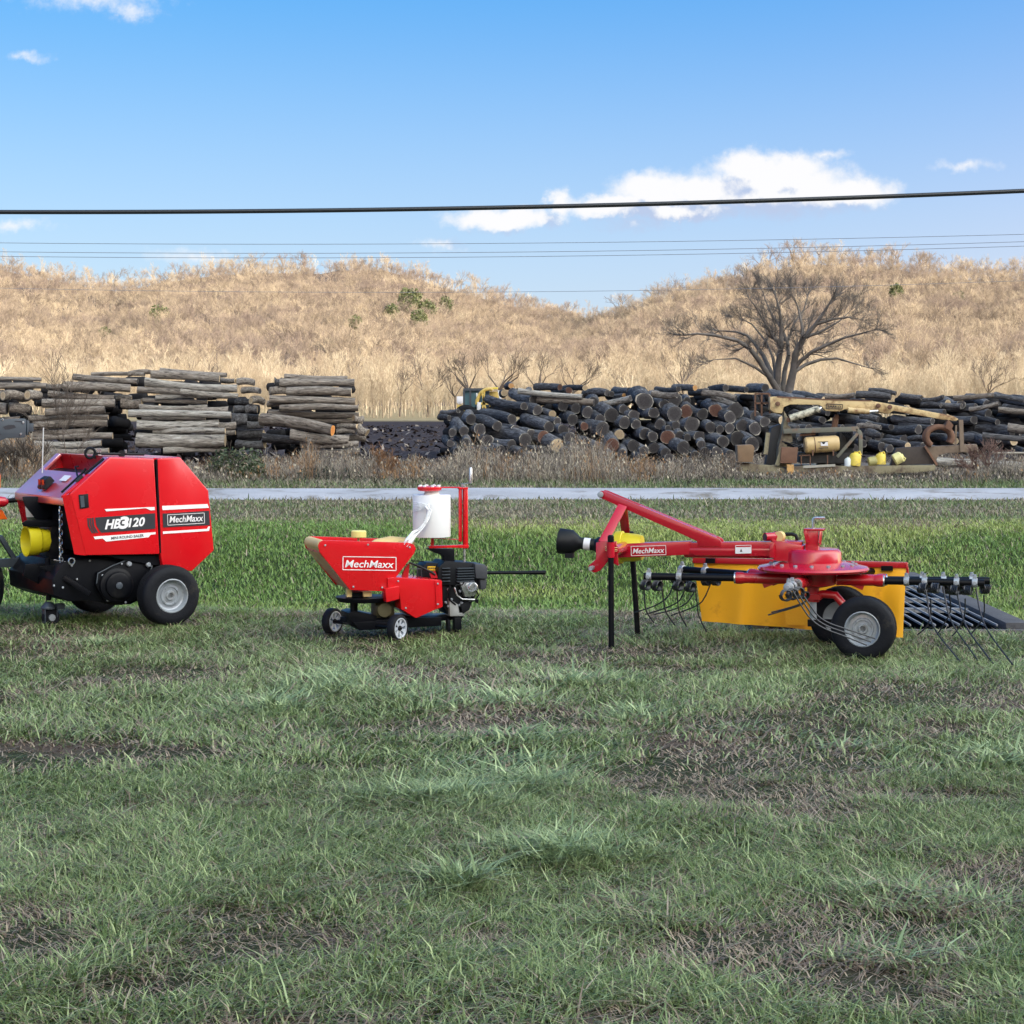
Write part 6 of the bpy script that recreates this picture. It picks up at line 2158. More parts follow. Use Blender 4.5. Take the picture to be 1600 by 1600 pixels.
# ---------------------------------------------------------------- big bare tree behind the heap
def build_big_tree():
    d0 = 150.0
    T = empty('bare_tree', P(1224, 667, d0))
    T.location.z = -1.1
    tag(T, 'large spreading bare tree with several stems rising behind the logs', 'tree')
    base = T.location.copy()
    rng = random.Random(4)
    L = lambda px, dd: [P(x, y + max(0, 525 - y) * .26, d0 + o) - base for (x, y), o in zip(px, dd)]
    sc = d0 / FPX
    stems = [
        ([(1222, 667), (1216, 612), (1203, 590), (1188, 566), (1172, 545), (1152, 532), (1118, 524), (1090, 520), (1070, 523)], [0, -.3, -1, -1.5, -2, -2, -2.5, -3, -3], 7.5),
        ([(1223, 667), (1214, 605), (1205, 583), (1193, 556), (1180, 538), (1168, 524), (1150, 516), (1125, 514)], [0, .5, 1, 2, 2.5, 3, 3.5, 4], 6.5),
        ([(1223, 667), (1214, 600), (1216, 570), (1220, 545), (1221, 510), (1218, 470), (1212, 440)], [0, 0, -.5, -1, -1, -1.5, -1.5], 8.5),
        ([(1226, 667), (1223, 610), (1226, 580), (1232, 556), (1231, 535), (1240, 500), (1256, 470), (1262, 440)], [0, .5, 1, 1, 1.5, 2, 2.5, 3], 6.0),
        ([(1227, 667), (1234, 605), (1240, 578), (1243, 552), (1256, 528), (1275, 500), (1290, 470), (1300, 447)], [0, -.3, -.6, -1, -1.5, -2, -2.2, -2.5], 9.5),
        ([(1240, 578), (1250, 565), (1268, 550), (1290, 540), (1318, 528), (1345, 520), (1366, 512)], [-.6, -1, -1.6, -2, -2.4, -3, -3.4], 5.0),
        ([(1243, 580), (1258, 570), (1282, 562), (1308, 560), (1335, 568), (1355, 574)], [-.4, .4, 1, 1.6, 2, 2.4], 4.2),
        ([(1221, 540), (1205, 520), (1192, 490), (1180, 462), (1170, 445)], [-1, -1, -1.8, -2.5, -3], 4.6),
        ([(1232, 540), (1222, 510), (1206, 480), (1196, 450), (1192, 432)], [1, 1.5, 2, 2.5, 3], 4.2),
        ([(1256, 528), (1252, 495), (1246, 460), (1236, 432)], [-1.5, -1, -.5, 0], 3.8),
        ([(1203, 590), (1180, 574), (1150, 560), (1115, 562)], [-1, -1.5, -2, -2.5], 3.6), ([(1214, 600), (1208, 560), (1198, 535), (1175, 500), (1160, 490)], [0, .5, 1.2, 2, 2.5], 4.0),
        ([(1275, 500), (1300, 490), (1325, 485), (1345, 490)], [-2, -2.3, -2.6, -3], 3.4), ([(1256, 528), (1284, 515), (1310, 495), (1330, 470)], [-1.5, -1, -.5, 0], 3.4)]
    trunk, crown = [], []
    for px, dd, w in stems:
        w *= .8
        pts = L(px, dd)
        n = len(pts)
        for i in range(n - 1):
            t0, t1 = i / (n - 1), (i + 1) / (n - 1)
            r0, r1 = w * sc * (1 - .82 * t0) , w * sc * (1 - .82 * t1)
            k = 3
            for j in range(k):
                a = pts[i].lerp(pts[i + 1], j / k); b = pts[i].lerp(pts[i + 1], (j + 1) / k)
                (trunk if px[0][1] > 600 and i < 4 else crown).append((a, b, r0 + (r1 - r0) * j / k, r0 + (r1 - r0) * (j + 1) / k))
                if px[min(i + 1, n - 1)][1] < 556 and rng.random() < .8:
                    dr = (pts[i + 1] - pts[i]).normalized()
                    side = Vector((rng.gauss(0, 1), rng.gauss(0, 1), rng.gauss(.25, .8)))
                    side = (side - dr * side.dot(dr)).normalized()
                    grow(crown, b, dr * .8 + side, rng.uniform(.8, 1.7) * (1 - .3 * t0), r1 * .42, 2, rng, .62, .14, .0075, (2, 3), 4)
        dr = (pts[-1] - pts[-2]).normalized()
        for _ in range(3):
            grow(crown, pts[-1], dr + Vector((rng.gauss(0, .35), rng.gauss(0, .35), rng.gauss(.1, .3))), rng.uniform(.7, 1.2), w * sc * .2, 2, rng, .7, .10, .0075, (2, 3), 4)
    mesh_obj('trunk', segs_mesh('trunk', trunk, 8, [BARK_GREY]), T)
    mesh_obj('crown', segs_mesh('crown', crown, 4, [BARK_GREY]), T)


build_big_tree()


# ---------------------------------------------------------------- single trees along the foot of the hills
def build_foot_trees():
    rng = random.Random(12)
    kinds = {}

    def template(kind, seed, m):
        r = random.Random(seed)
        segs = tmpl_tree(seed, kind)
        tr = [s for s in segs if s[2] > .07 or kind == 'slim' and s[2] > .05]
        cr = [s for s in segs if s not in tr]
        return segs_mesh('trunk', tr, 6, [m]), segs_mesh('crown', cr, 3, [m])
    lib = {'pale': [template('slim', 300 + i, BARK_PALE) for i in range(4)], 'dark': [template('round', 320 + i, BARK_DARK) for i in range(3)], 'tan': [template('round', 340 + i, BARK_PALE) for i in range(3)]}
    group = 'single bare trees along the foot of the hills'
    spots = []
    for k in range(60):
        spots.append((rng.uniform(-30, 1630), rng.uniform(212, 285), rng.choice(('pale', 'pale', 'tan', 'dark', 'tan')), rng.uniform(.42, .75), None))
    spots += [(1480, 214, 'pale', .72, 'tall whitish bare tree with fine twigs at the right, before the hill'), (735, 205, 'dark', .66, 'dark crooked bare tree rising just behind the yellow loader'), (712, 207, 'dark', .5, 'low dark bare tree left of the crooked one by the loader'),
              (845, 216, 'dark', .66, 'grey bare tree in front of the shaded notch between the hills'), (778, 209, 'dark', .68, 'forked dark bare tree right of the yellow loader cab'), (895, 210, 'dark', .6, 'small dark spreading tree left of the heap skyline'), (1545, 220, 'dark', .62, 'dark bare tree near the right edge before the hill')]
    xs = sorted(s for s in spots if s[4] is None)
    order = {'pale': 0, 'dark': 0, 'tan': 0}
    for s in xs + [s for s in spots if s[4]]:
        x, d, kind, sc, lab = s
        o = empty('bare_tree', ((x - 800) / FPX * d, d, -1.1), rng.uniform(0, 6.28))
        o.scale = (sc, sc, sc)
        tr, cr = rng.choice(lib[kind])
        mesh_obj('trunk', tr, o)
        mesh_obj('crown', cr, o)
        if lab is None:
            w = {'pale': 'slim pale straight bare tree', 'dark': 'dark round-crowned bare tree', 'tan': 'pale round-crowned bare tree'}[kind]
            lab = '%s, %s such from left below the hills' % (w, ORD[min(order[kind], len(ORD) - 1)])
            order[kind] += 1
        tag(o, lab, 'tree', group)


build_foot_trees()


# ---------------------------------------------------------------- evergreens, shrubs
def leafy(name, c, rx, ry, rz, n, size, cols, label, cat, stemh=0.0, group=None, seed=1):
    rng = np.random.default_rng(seed)
    u = rng.normal(0, 1, (n, 3)); u /= np.linalg.norm(u, axis=1, keepdims=True)
    lump = 0.72 + 0.5 * fbm(u[:, 0] * 2.2 + 9, u[:, 2] * 2.2 + u[:, 1] * 2, seed, 3)
    p = u * (rng.uniform(0.25, 1, (n, 1)) ** 0.45) * lump[:, None] * np.array([rx, ry, rz])
    p[:, 2] = np.abs(p[:, 2] + rz * .35) if stemh == 0 else p[:, 2] + stemh + rz * .6
    a = rng.normal(0, 1, (n, 3)); a /= np.linalg.norm(a, axis=1, keepdims=True)
    b = np.cross(a, rng.normal(0, 1, (n, 3))); b /= np.linalg.norm(b, axis=1, keepdims=True)
    s = size * rng.uniform(.6, 1.4, (n, 1))
    V = np.stack([p - a * s, p + b * s * .5, p + a * s, p - b * s * .5], 1).reshape(-1, 3)
    F = np.arange(n * 4)
    t = rng.uniform(0, 1, (n, 1))
    col = np.array(cols[0]) * (1 - t) + np.array(cols[1]) * t
    me = col_mesh('foliage', V, F, np.full(n, 4), np.repeat(col, 4, 0), LEAF)
    o = empty(name, c)
    mesh_obj('foliage', me, o)
    st = []
    r = random.Random(seed)
    for k in range(5):
        grow(st, (r.uniform(-.05, .05), 0, -.1), (r.uniform(-.6, .6), r.uniform(-.5, .5), 1), rz * .9 + stemh, .012 * max(rz, .6), 2, r, .5, .1, .004 * max(rz, 1), (1, 2), 2)
    mesh_obj('stem', segs_mesh('stem', st, 4, [BARK_DARK]), o)
    return tag(o, label, cat, group)


LEAF = leaf_mat('leaf', 0.55, 0.4, 0.2)
gz = lambda x, y: float(ground_z(x, y))
c = P(368, 755, 37); c.z = gz(c.x, c.y)
leafy('shrub', c, .62, .5, .42, 1500, .035, ((.035, .055, .022), (.10, .12, .06)), 'low green shrub in the weeds just right of the baler', 'shrub', seed=3)
c = P(497, 757, 36.3); c.z = gz(c.x, c.y)
leafy('shrub', c, .42, .35, .22, 800, .03, ((.035, .05, .03), (.085, .10, .065)), 'small dark green shrub at the lane edge below the log stack', 'shrub', seed=4)
c = P(545, 756, 36.5); c.z = gz(c.x, c.y)
leafy('shrub', c, .25, .3, .2, 400, .03, ((.05, .06, .035), (.10, .105, .07)), 'tiny dull green shrub right of the dark lane-edge shrub', 'shrub', seed=5)
c = P(1110, 742, 43); c.z = gz(c.x, c.y)
leafy('shrub', c, .8, .5, .5, 700, .035, ((.10, .085, .07), (.17, .14, .115)), 'brown leafy bush in front of the dark log heap', 'shrub', seed=6)
for i, (x, y, rpx, lab) in enumerate([(252, 522, 13, 'dark green pine alone on the left hillside'), (560, 533, 9, 'small bright green conifer low on the left hill'), (646, 500, 15, 'biggest green pine of the cluster on the left hill'), (674, 508, 12, 'green pine at the right of the hillside cluster'),
                                     (618, 510, 10, 'green pine at the left of the hillside cluster'), (660, 524, 11, 'lowest green pine of the hillside cluster'), (1398, 480, 9, 'green pine alone on the right hillside'), (165, 548, 8, 'little olive conifer low on the far left slope'), (690, 494, 9, 'green pine highest in the hillside cluster'), (1500, 486, 7, 'faint green pine far right on the hillside')]):
    Hh = HILL_B if x > 1000 else HILL_A
    V = Hh[2].reshape(-1, 3)
    sx, sy = 800 + V[:, 0] / V[:, 1] * FPX, HY - (V[:, 2] - EYE) / V[:, 1] * FPX
    k = np.argmin((sx - x) ** 2 + (sy - (y + 10)) ** 2 + 1e9 * (Hh[1].reshape(-1) > 1))
    dd = V[k, 1]
    s = rpx * 1.35 * dd / FPX
    leafy('pine_tree', Vector(V[k]), s, s, s * 1.15, 800, s * .13, ((.07, .09, .03), (.19, .20, .085)), lab, 'tree', stemh=7.0, group='pines on the hillside', seed=20 + i)


def shrub_bare(px, py, d, H, label, seed, lean=0.0, n=1, m=None, r=.014):
    c = P(px, py, d)
    o = empty('bare_shrub', c)
    o.location.z = gz(c.x, c.y) - .03
    rr = random.Random(seed)
    sg = []
    for k in range(n):
        grow(sg, (rr.uniform(-.06, .06) * n, 0, 0), (lean + rr.uniform(-.5, .5) * (n > 1), rr.uniform(-.2, .2), 1), H * rr.uniform(.8, 1), r, 3, rr, .55, .15, .0035, (1, 2), 5)
    lim = sorted(s[2] for s in sg)[int(len(sg) * .8)]
    for nm, part in (('stem', [s for s in sg if s[2] >= lim]), ('twigs', [s for s in sg if s[2] < lim])):
        if part:
            mesh_obj(nm, segs_mesh(nm, part, 5, [m or BARK_DARK]), o)
    return tag(o, label, 'shrub')


shrub_bare(101, 745, 38, 1.25, 'slender dark bare sapling standing above the baler hood', 31)
shrub_bare(55, 735, 37, .55, 'bent dark bare shrub left of the slender sapling', 36, lean=-.35, n=2)
shrub_bare(10, 740, 37.5, .5, 'tangled bare shrub behind the tractor roll bar', 37, n=2, r=.008)
shrub_bare(612, 752, 37, .34, 'thin rust-brown bare shrub right of the log stack', 38, n=2, m=bark('rust_twig', (.26, .15, .09)), r=.006)
shrub_bare(905, 738, 48, .55, 'grey bare shrub in front of the middle of the heap', 39, n=2, m=bark('grey_twig', (.22, .19, .17)), r=.008)
shrub_bare(1130, 735, 50, .5, 'thin bare shrub beside the rusty box of the loader', 40, n=1, m=bark('brown_twig', (.17, .13, .10)), r=.007)
shrub_bare(1540, 748, 40, .45, 'reddish bare shrub at the right end of the weeds', 41, n=2, m=bark('red_twig', (.20, .13, .11)), r=.007)


# ---------------------------------------------------------------- old knuckleboom log loader on its trailer
def build_loader():
    d = 60.0
    F = Frame((P(1235, 742, d).x, d, 0), 0)
    F.O.z = gz(F.O.x, F.O.y)
    T = empty('log_loader', F.O, 0)
    tag(T, 'old pale yellow knuckleboom log loader rusting on its flat trailer', 'log loader')
    q = lambda x, y, v=0.0: F.px(x, y, v)
    CREAM = mat('worn_cream_paint', (.62, .47, .24), .6, var=.15, vscale=1.5, dirt=(.20, .09, .04), dirt_amt=.35, dirt_scale=1.8)
    OLIVE = mat('olive_grey_paint', (.27, .24, .15), .7, var=.2, vscale=1.5, dirt=(.10, .07, .05), dirt_amt=.45, dirt_scale=1.5)
    RUST = mat('rust', (.16, .085, .055), .85, var=.3, vscale=2, bump=.3, bscale=20)
    DARK = mat('grimy_steel', (.035, .035, .038), .7, var=.3, vscale=2)
    TAN = mat('tan_tank_paint', (.58, .42, .20), .5, var=.1, vscale=2, dirt=(.25, .15, .08), dirt_amt=.25, dirt_scale=2)
    th = lambda v: Vector((0, v, 0))
    # boom
    bm = MB()
    bm.prism([q(*p, -.25) for p in [(1203, 620), (1214, 619.5), (1290, 624), (1362, 626), (1374, 630), (1376, 640), (1366, 643), (1330, 643), (1322, 639), (1312, 643), (1290, 642), (1284, 635), (1279, 632.5), (1235, 632), (1225, 636), (1222, 646), (1210, 645), (1203, 640)]], th(.42))
    bm.build('main_boom', CREAM, T, .02)
    rim = MB()
    rim.prism([q(*p, -.26) for p in [(1214, 619), (1290, 623.4), (1362, 625.4), (1362, 627), (1290, 625.2), (1214, 621)]], th(.44))
    rim.build('boom_edge', RUST, T)
    lt = lettering('lettering', 'BARKO', DARK, T, q(1293, 637.0, -.262), q(1314, 637.6, -.262), q(1293, 633.2, -.262), bold=.03)
    bd = MB()
    frame_bars(bd, [q(1291.5, 637.9, -.262), q(1315.5, 638.4, -.262), q(1316, 632.6, -.262), q(1292, 631.6, -.262)], .02, th(-.004))
    bd.build('nameplate', DARK, T)
    j = MB()
    j.prism([q(*p, -.2) for p in [(1366, 627), (1384, 630), (1394, 632), (1490, 650), (1498, 655), (1494, 658), (1470, 655), (1396, 642), (1388, 647), (1374, 644), (1368, 638)]], th(.32))
    j.build('jib_boom', CREAM, T, .02)
    cy = MB().cyl(q(1234, 654, -.35), q(1280, 639, -.35), .11, 14)
    cy.build('lift_cylinder', mat('chipped_white', (.55, .52, .40), .5, var=.1, dirt=(.05, .05, .04), dirt_amt=.35, dirt_scale=6), T)
    c2 = MB().cyl(q(1325, 641, -.3), q(1358, 643, -.3), .085, 14)
    c2.build('jib_cylinder', CREAM, T)
    MB().cyl(q(1280, 640, -.35), q(1284, 637, -.35), .06, 10).cyl(q(1358, 643, -.3), q(1372, 642, -.3), .04, 10).build('cylinder_rod', STEEL, T)
    pv = MB()
    for x, y in ((1215, 631), (1232, 656), (1372, 634), (1390, 636)):
        pv.lathe(q(x, y, -.3), -EY, [(0, .07), (.06, .07), (.07, .04), (.07, .001)], 14)
    pv.build('pivot_pin', RUST, T)
    # mast, cab frame and grapple
    ms = MB()
    ms.prism([q(*p, -.2) for p in [(1224, 640), (1233, 655), (1231, 664), (1236, 668), (1240, 700), (1236, 730), (1215, 730), (1216, 700), (1222, 676), (1224, 662), (1226, 656)]], th(.5))
    ms.build('mast', OLIVE, T, .03)
    m2 = MB().prism([q(*p, .25) for p in [(1205, 668), (1220, 662), (1222, 724), (1196, 728), (1200, 700)]], th(.4))
    m2.build('turret', DARK, T, .03)
    leg = MB()
    leg.bar(q(1200, 676, -.3), q(1196, 710, -.3), .12, .10, EY).bar(q(1222, 700, -.35), q(1214, 727, -.35), .12, .1, EY)
    leg.build('outrigger', OLIVE, T)
    rb = MB()
    for a, b in (((1180, 615), (1202, 615)), ((1202, 615), (1203, 646)), ((1180, 615), (1180, 650)), ((1190, 615), (1190, 650)), ((1180, 630), (1203, 630))):
        rb.bar(q(*a, .2), q(*b, .2), .05, .05)
    rb.build('guard_rail', RUST, T)
    seat = MB().prism([q(*p, .3) for p in [(1178, 618), (1184, 618), (1190, 634), (1200, 636), (1200, 642), (1186, 641)]], th(.5))
    seat.build('seat', DARK, T, .03)
    bx = MB().prism([q(*p, -.5) for p in [(1221, 699), (1247, 699), (1245, 724), (1219, 724)]], th(.4))
    bx.build('tool_box', RUST, T, .02)
    bx2 = MB().prism([q(*p, -.5) for p in [(1152, 696), (1176, 695), (1179, 700), (1176, 722), (1153, 722)]], th(.6))
    bx2.build('tool_box', mat('rusty_tan', (.22, .14, .08), .8, var=.25, vscale=2), T, .02)
    post = MB().box(q(1234.5, 746, -.6), (.20, .20, .75))
    post.build('marker_post', mat('orange_tan_paint', (.55, .31, .10), .6, var=.12, dirt=(.25, .14, .06), dirt_amt=.25), T, .01)
    pd_ = MB().prism([q(*p, -.3) for p in [(1150, 722), (1215, 728), (1226, 732), (1226, 752), (1150, 752)]], th(.3))
    pd_.build('stabiliser', OLIVE, T, .03)
    # engine deck: frame, tank, engine bits
    fr = MB()
    fr.bar(q(1224, 674, -.3), q(1340, 670, -.3), .10, .14)
    fr.prism([q(*p, -.35) for p in [(1336, 669), (1345, 672), (1348, 678), (1348, 712), (1342, 712), (1342, 680)]], th(.14))
    fr.bar(q(1340, 677, -.3), q(1308, 714, -.3), .09, .09, EY)
    fr.bar(q(1224, 674, 1.1), q(1340, 671, 1.1), .10, .1)
    fr.bar(q(1344, 675, 1.1), q(1345, 712, 1.1), .10, .1, EY)
    fr.bar(q(1340, 671, -.3), q(1340, 671, 1.1), .1, .1)
    fr.build('engine_frame', mat('weathered_green_steel', (.15, .15, .12), .7, var=.25, vscale=2, dirt=(.2, .12, .08), dirt_amt=.3), T, .01)
    tk = MB().lathe(q(1257, 696, -.2), q(1303, 693, -.2) - q(1257, 696, -.2), [(0, .01), (.0, .20), (.05, .24), (.92, .24), (1.0, .20), (1.02, .01)], 22)
    tk.build('air_tank', TAN, T)
    ts = MB()
    for x in (1270, 1302):
        ts.bar(q(x, 703, -.45), q(x, 712, -.45), .04, .05, EY)
    ts.torus(q(1272, 695, -.2), q(1303, 693, -.2) - q(1257, 696, -.2), .242, .012, 24, 5)
    ts.build('tank_strap', RUST, T)
    dc = MB().prism([q(*p, -.452) for p in [(1282, 690.5), (1293, 690), (1294, 696.5), (1283, 697)]], th(-.004))
    dc.build('tank_label', DECAL_W, T)
    dk = MB().prism([q(*p, -.457) for p in [(1278, 690), (1294, 689.4), (1294, 690.4), (1290, 690.8), (1288, 694), (1286, 694), (1284, 691.2), (1278, 691)]], th(-.002)).prism([q(*p, -.457) for p in [(1279, 699.6), (1294, 699), (1294, 700.2), (1279, 700.6)]], th(-.002))
    dk.build('tank_marking', DARK, T)
    en = MB()
    r = random.Random(3)
    for k in range(26):
        x, y = r.uniform(1228, 1332), r.uniform(677, 722)
        en.box(q(x, y, r.uniform(.1, .9)), (r.uniform(.1, .5), r.uniform(.1, .4), r.uniform(.1, .4)))
    en.box(q(1320, 692, .3), (.4, .5, .7)).box(q(1290, 715, .4), (1.6, .8, .3))
    en.build('engine', DARK, T, .015)
    st = MB().cyl(q(1303, 671, .2), q(1306, 652, .2), .09, 12).box(q(1307, 651, .2), (.12, .12, .12))
    st.build('exhaust', RUST, T)
    hs = MB()
    for k in range(5):
        hs.tube([q(1222 + k * 4, 690 + 3 * k, -.3), q(1234 + k * 3, 693 + k * 2, -.4), q(1246 + k * 2, 688 + k * 3, -.2)], .022, 6)
        hs.tube([q(1316 + k * 3, 676, -.1), q(1322 + k * 3, 682 + k, -.2), q(1326 + k * 2, 700, -.1)], .02, 6)
    hs.tube([q(1228, 644, 0), q(1240, 637, 0), (q(1252, 641, 0))], .025, 6)
    hs.build('hose', BLACK_P, T)
    pp = MB()
    for x in (1236, 1252, 1266, 1293):
        pp.bar(q(x, 711, -.3), q(x, 727, -.3), .03, .03, EY)
    pp.bar(q(1248, 712, -.3), q(1266, 711, -.3), .03, .03)
    pp.bar(q(1250, 680, -.2), q(1274, 678, -.2), .04, .06)
    pp.build('pipework', RUST, T)
    # trailer bed, side rail, wheels and nose
    bed = MB()
    bed.prism([q(*p, -.6) for p in [(1238, 729), (1460, 727), (1462, 735), (1440, 738), (1256, 747), (1240, 748)]], th(.16))
    bed.prism([q(*p, -.44) for p in [(1236, 729), (1462, 727), (1462, 733), (1236, 736)]], th(2.2))
    bed.build('trailer_bed', CREAM and OLIVE, T, .015)
    rl = MB().bar(q(1255, 729.5, -.62), q(1305, 727, -.62), .05, .07)
    rl.build('bed_plank', mat('grey_board', (.38, .36, .31), .8, var=.2, vscale=3), T)
    nose = MB().prism([q(*p, -.2) for p in [(1400, 700), (1446, 697), (1464, 725), (1392, 727)]], th(.25))
    nose.build('headboard', mat('brown_black_steel', (.045, .034, .03), .7, var=.2), T, .01)
    nr = MB().bar(q(1445, 697, -.28), q(1464, 727, -.28), .06, .10, EY)
    nr.build('headboard_edge', RUST, T)
    gn = MB().prism([q(*p, -.1) for p in [(1446, 698), (1526, 694), (1528, 702), (1512, 707), (1480, 708), (1466, 712), (1462, 722)]], th(.35))
    gn.build('gooseneck', mat('brown_frame_paint', (.20, .15, .11), .75, var=.2), T, .02)
    up = MB().bar(q(1501, 656, -.1), q(1503, 706, -.1), .12, .12, EY).bar(q(1494, 664, -.1), q(1493, 695, -.1), .05, .05, EY)
    up.build('boom_rest', mat('brown_frame_paint', (.2, .15, .11)), T)
    gr = MB()
    cx, cy_ = 1468, 683
    pts = [q(cx + 20 * math.cos(a), cy_ - 16 * math.sin(a), -.2) for a in np.linspace(-.6, math.pi + .9, 28)]
    gr.tube(pts, .085, 10)
    gr.tube([p + Vector((0, .28, 0)) for p in pts], .085, 10)
    gr.prism([q(*p, -.35) for p in [(1476, 668), (1482, 656), (1490, 664), (1486, 674)]], th(.35))
    gr.build('grapple', RUST, T, .01)
    for x in (1237, 1268, 1283):
        pass
    for x in (1266, 1303):
        wheel(T, q(x, 758, -.2), -EY, .42, .25, .24, RUST)
    # cans and jugs standing on the bed
    def jug(px, py, r, h, m, label, cat='can', tilt=0):
        o = empty('canister', F.O + Vector(q(px, py, -.5)))
        b = MB().lathe((0, 0, 0), EZ, [(0, r * .9), (.01, r), (h * .7, r), (h * .85, r * .75), (h * .92, r * .35), (h, r * .35), (h, .001)], 14)
        b.build('body', m, o, .0)
        MB().tube([(r * .2, 0, h * .92), (r * .6, 0, h * 1.06), (r * .9, 0, h * .8)], r * .14, 6).build('handle', m, o)
        o.rotation_euler = (0, tilt, 0)
        tag(o, label, cat)
    YC = mat('yellow_can_paint', (.72, .55, .08), .45, var=.08, dirt=(.4, .3, .1), dirt_amt=.2)
    jug(1325.5, 729, .115, .28, mat('white_jug', (.72, .76, .74), .4), 'white plastic jug standing on the loader trailer bed', 'jug')
    jug(1335, 728, .17, .42, YC, 'yellow can tilted beside the white jug on the trailer', 'can', .12)
    jug(1376, 726, .15, .36, YC, 'yellow can standing right of the tilted one on the trailer', 'can')
    jug(1397, 719, .17, .30, mat('pale_yellow_can', (.74, .68, .30), .45), 'pale yellow can lying against the trailer headboard', 'can', 1.1)
    jug(1357, 722, .14, .3, mat('olive_yellow_can', (.38, .35, .14), .5), 'dull olive can lying behind the yellow cans on the trailer', 'can', 1.4)


build_loader()


# ---------------------------------------------------------------- yellow wheel loader behind the heap
def build_wheel_loader():
    d = 100.0
    F = Frame((P(757, 645, d).x, d, -1.1), 0)
    T = empty('wheel_loader', F.O, 0)
    tag(T, 'yellow wheel loader with a glazed cab behind the dark log heap', 'loader')
    q = lambda x, y, v=0.0: F.px(x, y, v)
    th = lambda v: Vector((0, v, 0))
    YP = mat('faded_yellow_paint', (.60, .42, .10), .5, var=.12, vscale=1.5, dirt=(.3, .2, .1), dirt_amt=.2)
    GL = mat('cab_glass', (.10, .19, .23), .08, spec=.8)
    fr = MB()
    for x in (725, 735, 749, 763):
        fr.bar(q(x, 609, -.1), q(x, 640, -.1), .10, .10, EY)
    fr.bar(q(724, 608.5, -.1), q(765, 608.5, -.1), .14, .12)
    fr.bar(q(724, 608.5, 1.4), q(765, 608.5, 1.4), .14, .12)
    fr.prism([q(*p, -.1) for p in [(724, 607.5), (765, 606.8), (765, 609), (724, 609)]], th(1.5))
    fr.build('cab_frame', GUN, T)
    for a, b in ((726, 734.2), (736, 748.2), (750, 762.2)):
        MB().prism([q(*p, 0) for p in [(a, 610), (b, 610), (b, 636), (a, 636)]], th(.05)).build('window', GL, T)
    MB().prism([q(*p, .6) for p in [(727, 612), (762, 612), (762, 640), (727, 640)]], th(.6)).build('cab_interior', mat('cab_inside', (.03, .05, .06), .7), T)
    rf = MB().prism([q(*p, -.2) for p in [(762, 605.4), (778, 605), (778, 607.8), (762, 608)]], th(1.2))
    rf.build('roof_panel', mat('bright_yellow_paint', (.78, .60, .08), .5), T, .02)
    bd = MB().prism([q(*p, -.3) for p in [(714, 632), (726, 634), (734, 641), (744, 641), (744, 646), (714, 646)]], th(1.6))
    bd.prism([q(*p, .2) for p in [(764, 612), (778, 612), (781, 636), (764, 638)]], th(1.0))
    bd.build('body', YP, T, .03)
    wb = MB().box(q(718.5, 624.5, -.2), (.30, .3, .32)).box(q(718.5, 629, -.2), (.2, .3, .1))
    wb.build('work_light', DECAL_W, T, .02)
    am = MB()
    arc = [q(745 + 19 * (1 - math.cos(t)), 632 - 24 * math.sin(t), -.5) for t in np.linspace(0, math.pi / 2 + .3, 9)]
    am.tube(arc, .09, 8)
    am.bar(q(753, 612, -.6), q(759, 640, -.6), .08, .1, EY).bar(q(757, 612, -.6), q(754, 640, -.6), .08, .1, EY)
    am.bar(q(749, 631, -.6), q(780, 629, -.6), .10, .12)
    am.build('lift_arm', YP, T)
    pl = MB()
    for x in (748.5, 780.5):
        pl.box(q(x, 634.5, -.7), (.17, .17, .38))
    pl.bar(q(779, 610, -.5), q(784, 632, -.5), .09, .07, EY)
    pl.bar(q(745, 614, -.5), q(746, 640, -.5), .06, .07, EY)
    pl.build('fork_carriage', mat('white_paint', (.72, .72, .72), .5, var=.05), T, .01)
    hd = MB().prism([q(*p, .3) for p in [(760, 622), (778, 620), (778, 640), (758, 642)]], th(1.0))
    hd.build('hood', GUN, T, .03)
    wheel(T, q(728, 652, -.2), -EY, .62, .4, .33, YP)
    wheel(T, q(776, 652, -.2), -EY, .62, .4, .33, YP)
    wheel(T, q(728, 652, 1.5), EY, .62, .4, .33, YP)
    wheel(T, q(776, 652, 1.5), EY, .62, .4, .33, YP)


build_wheel_loader()


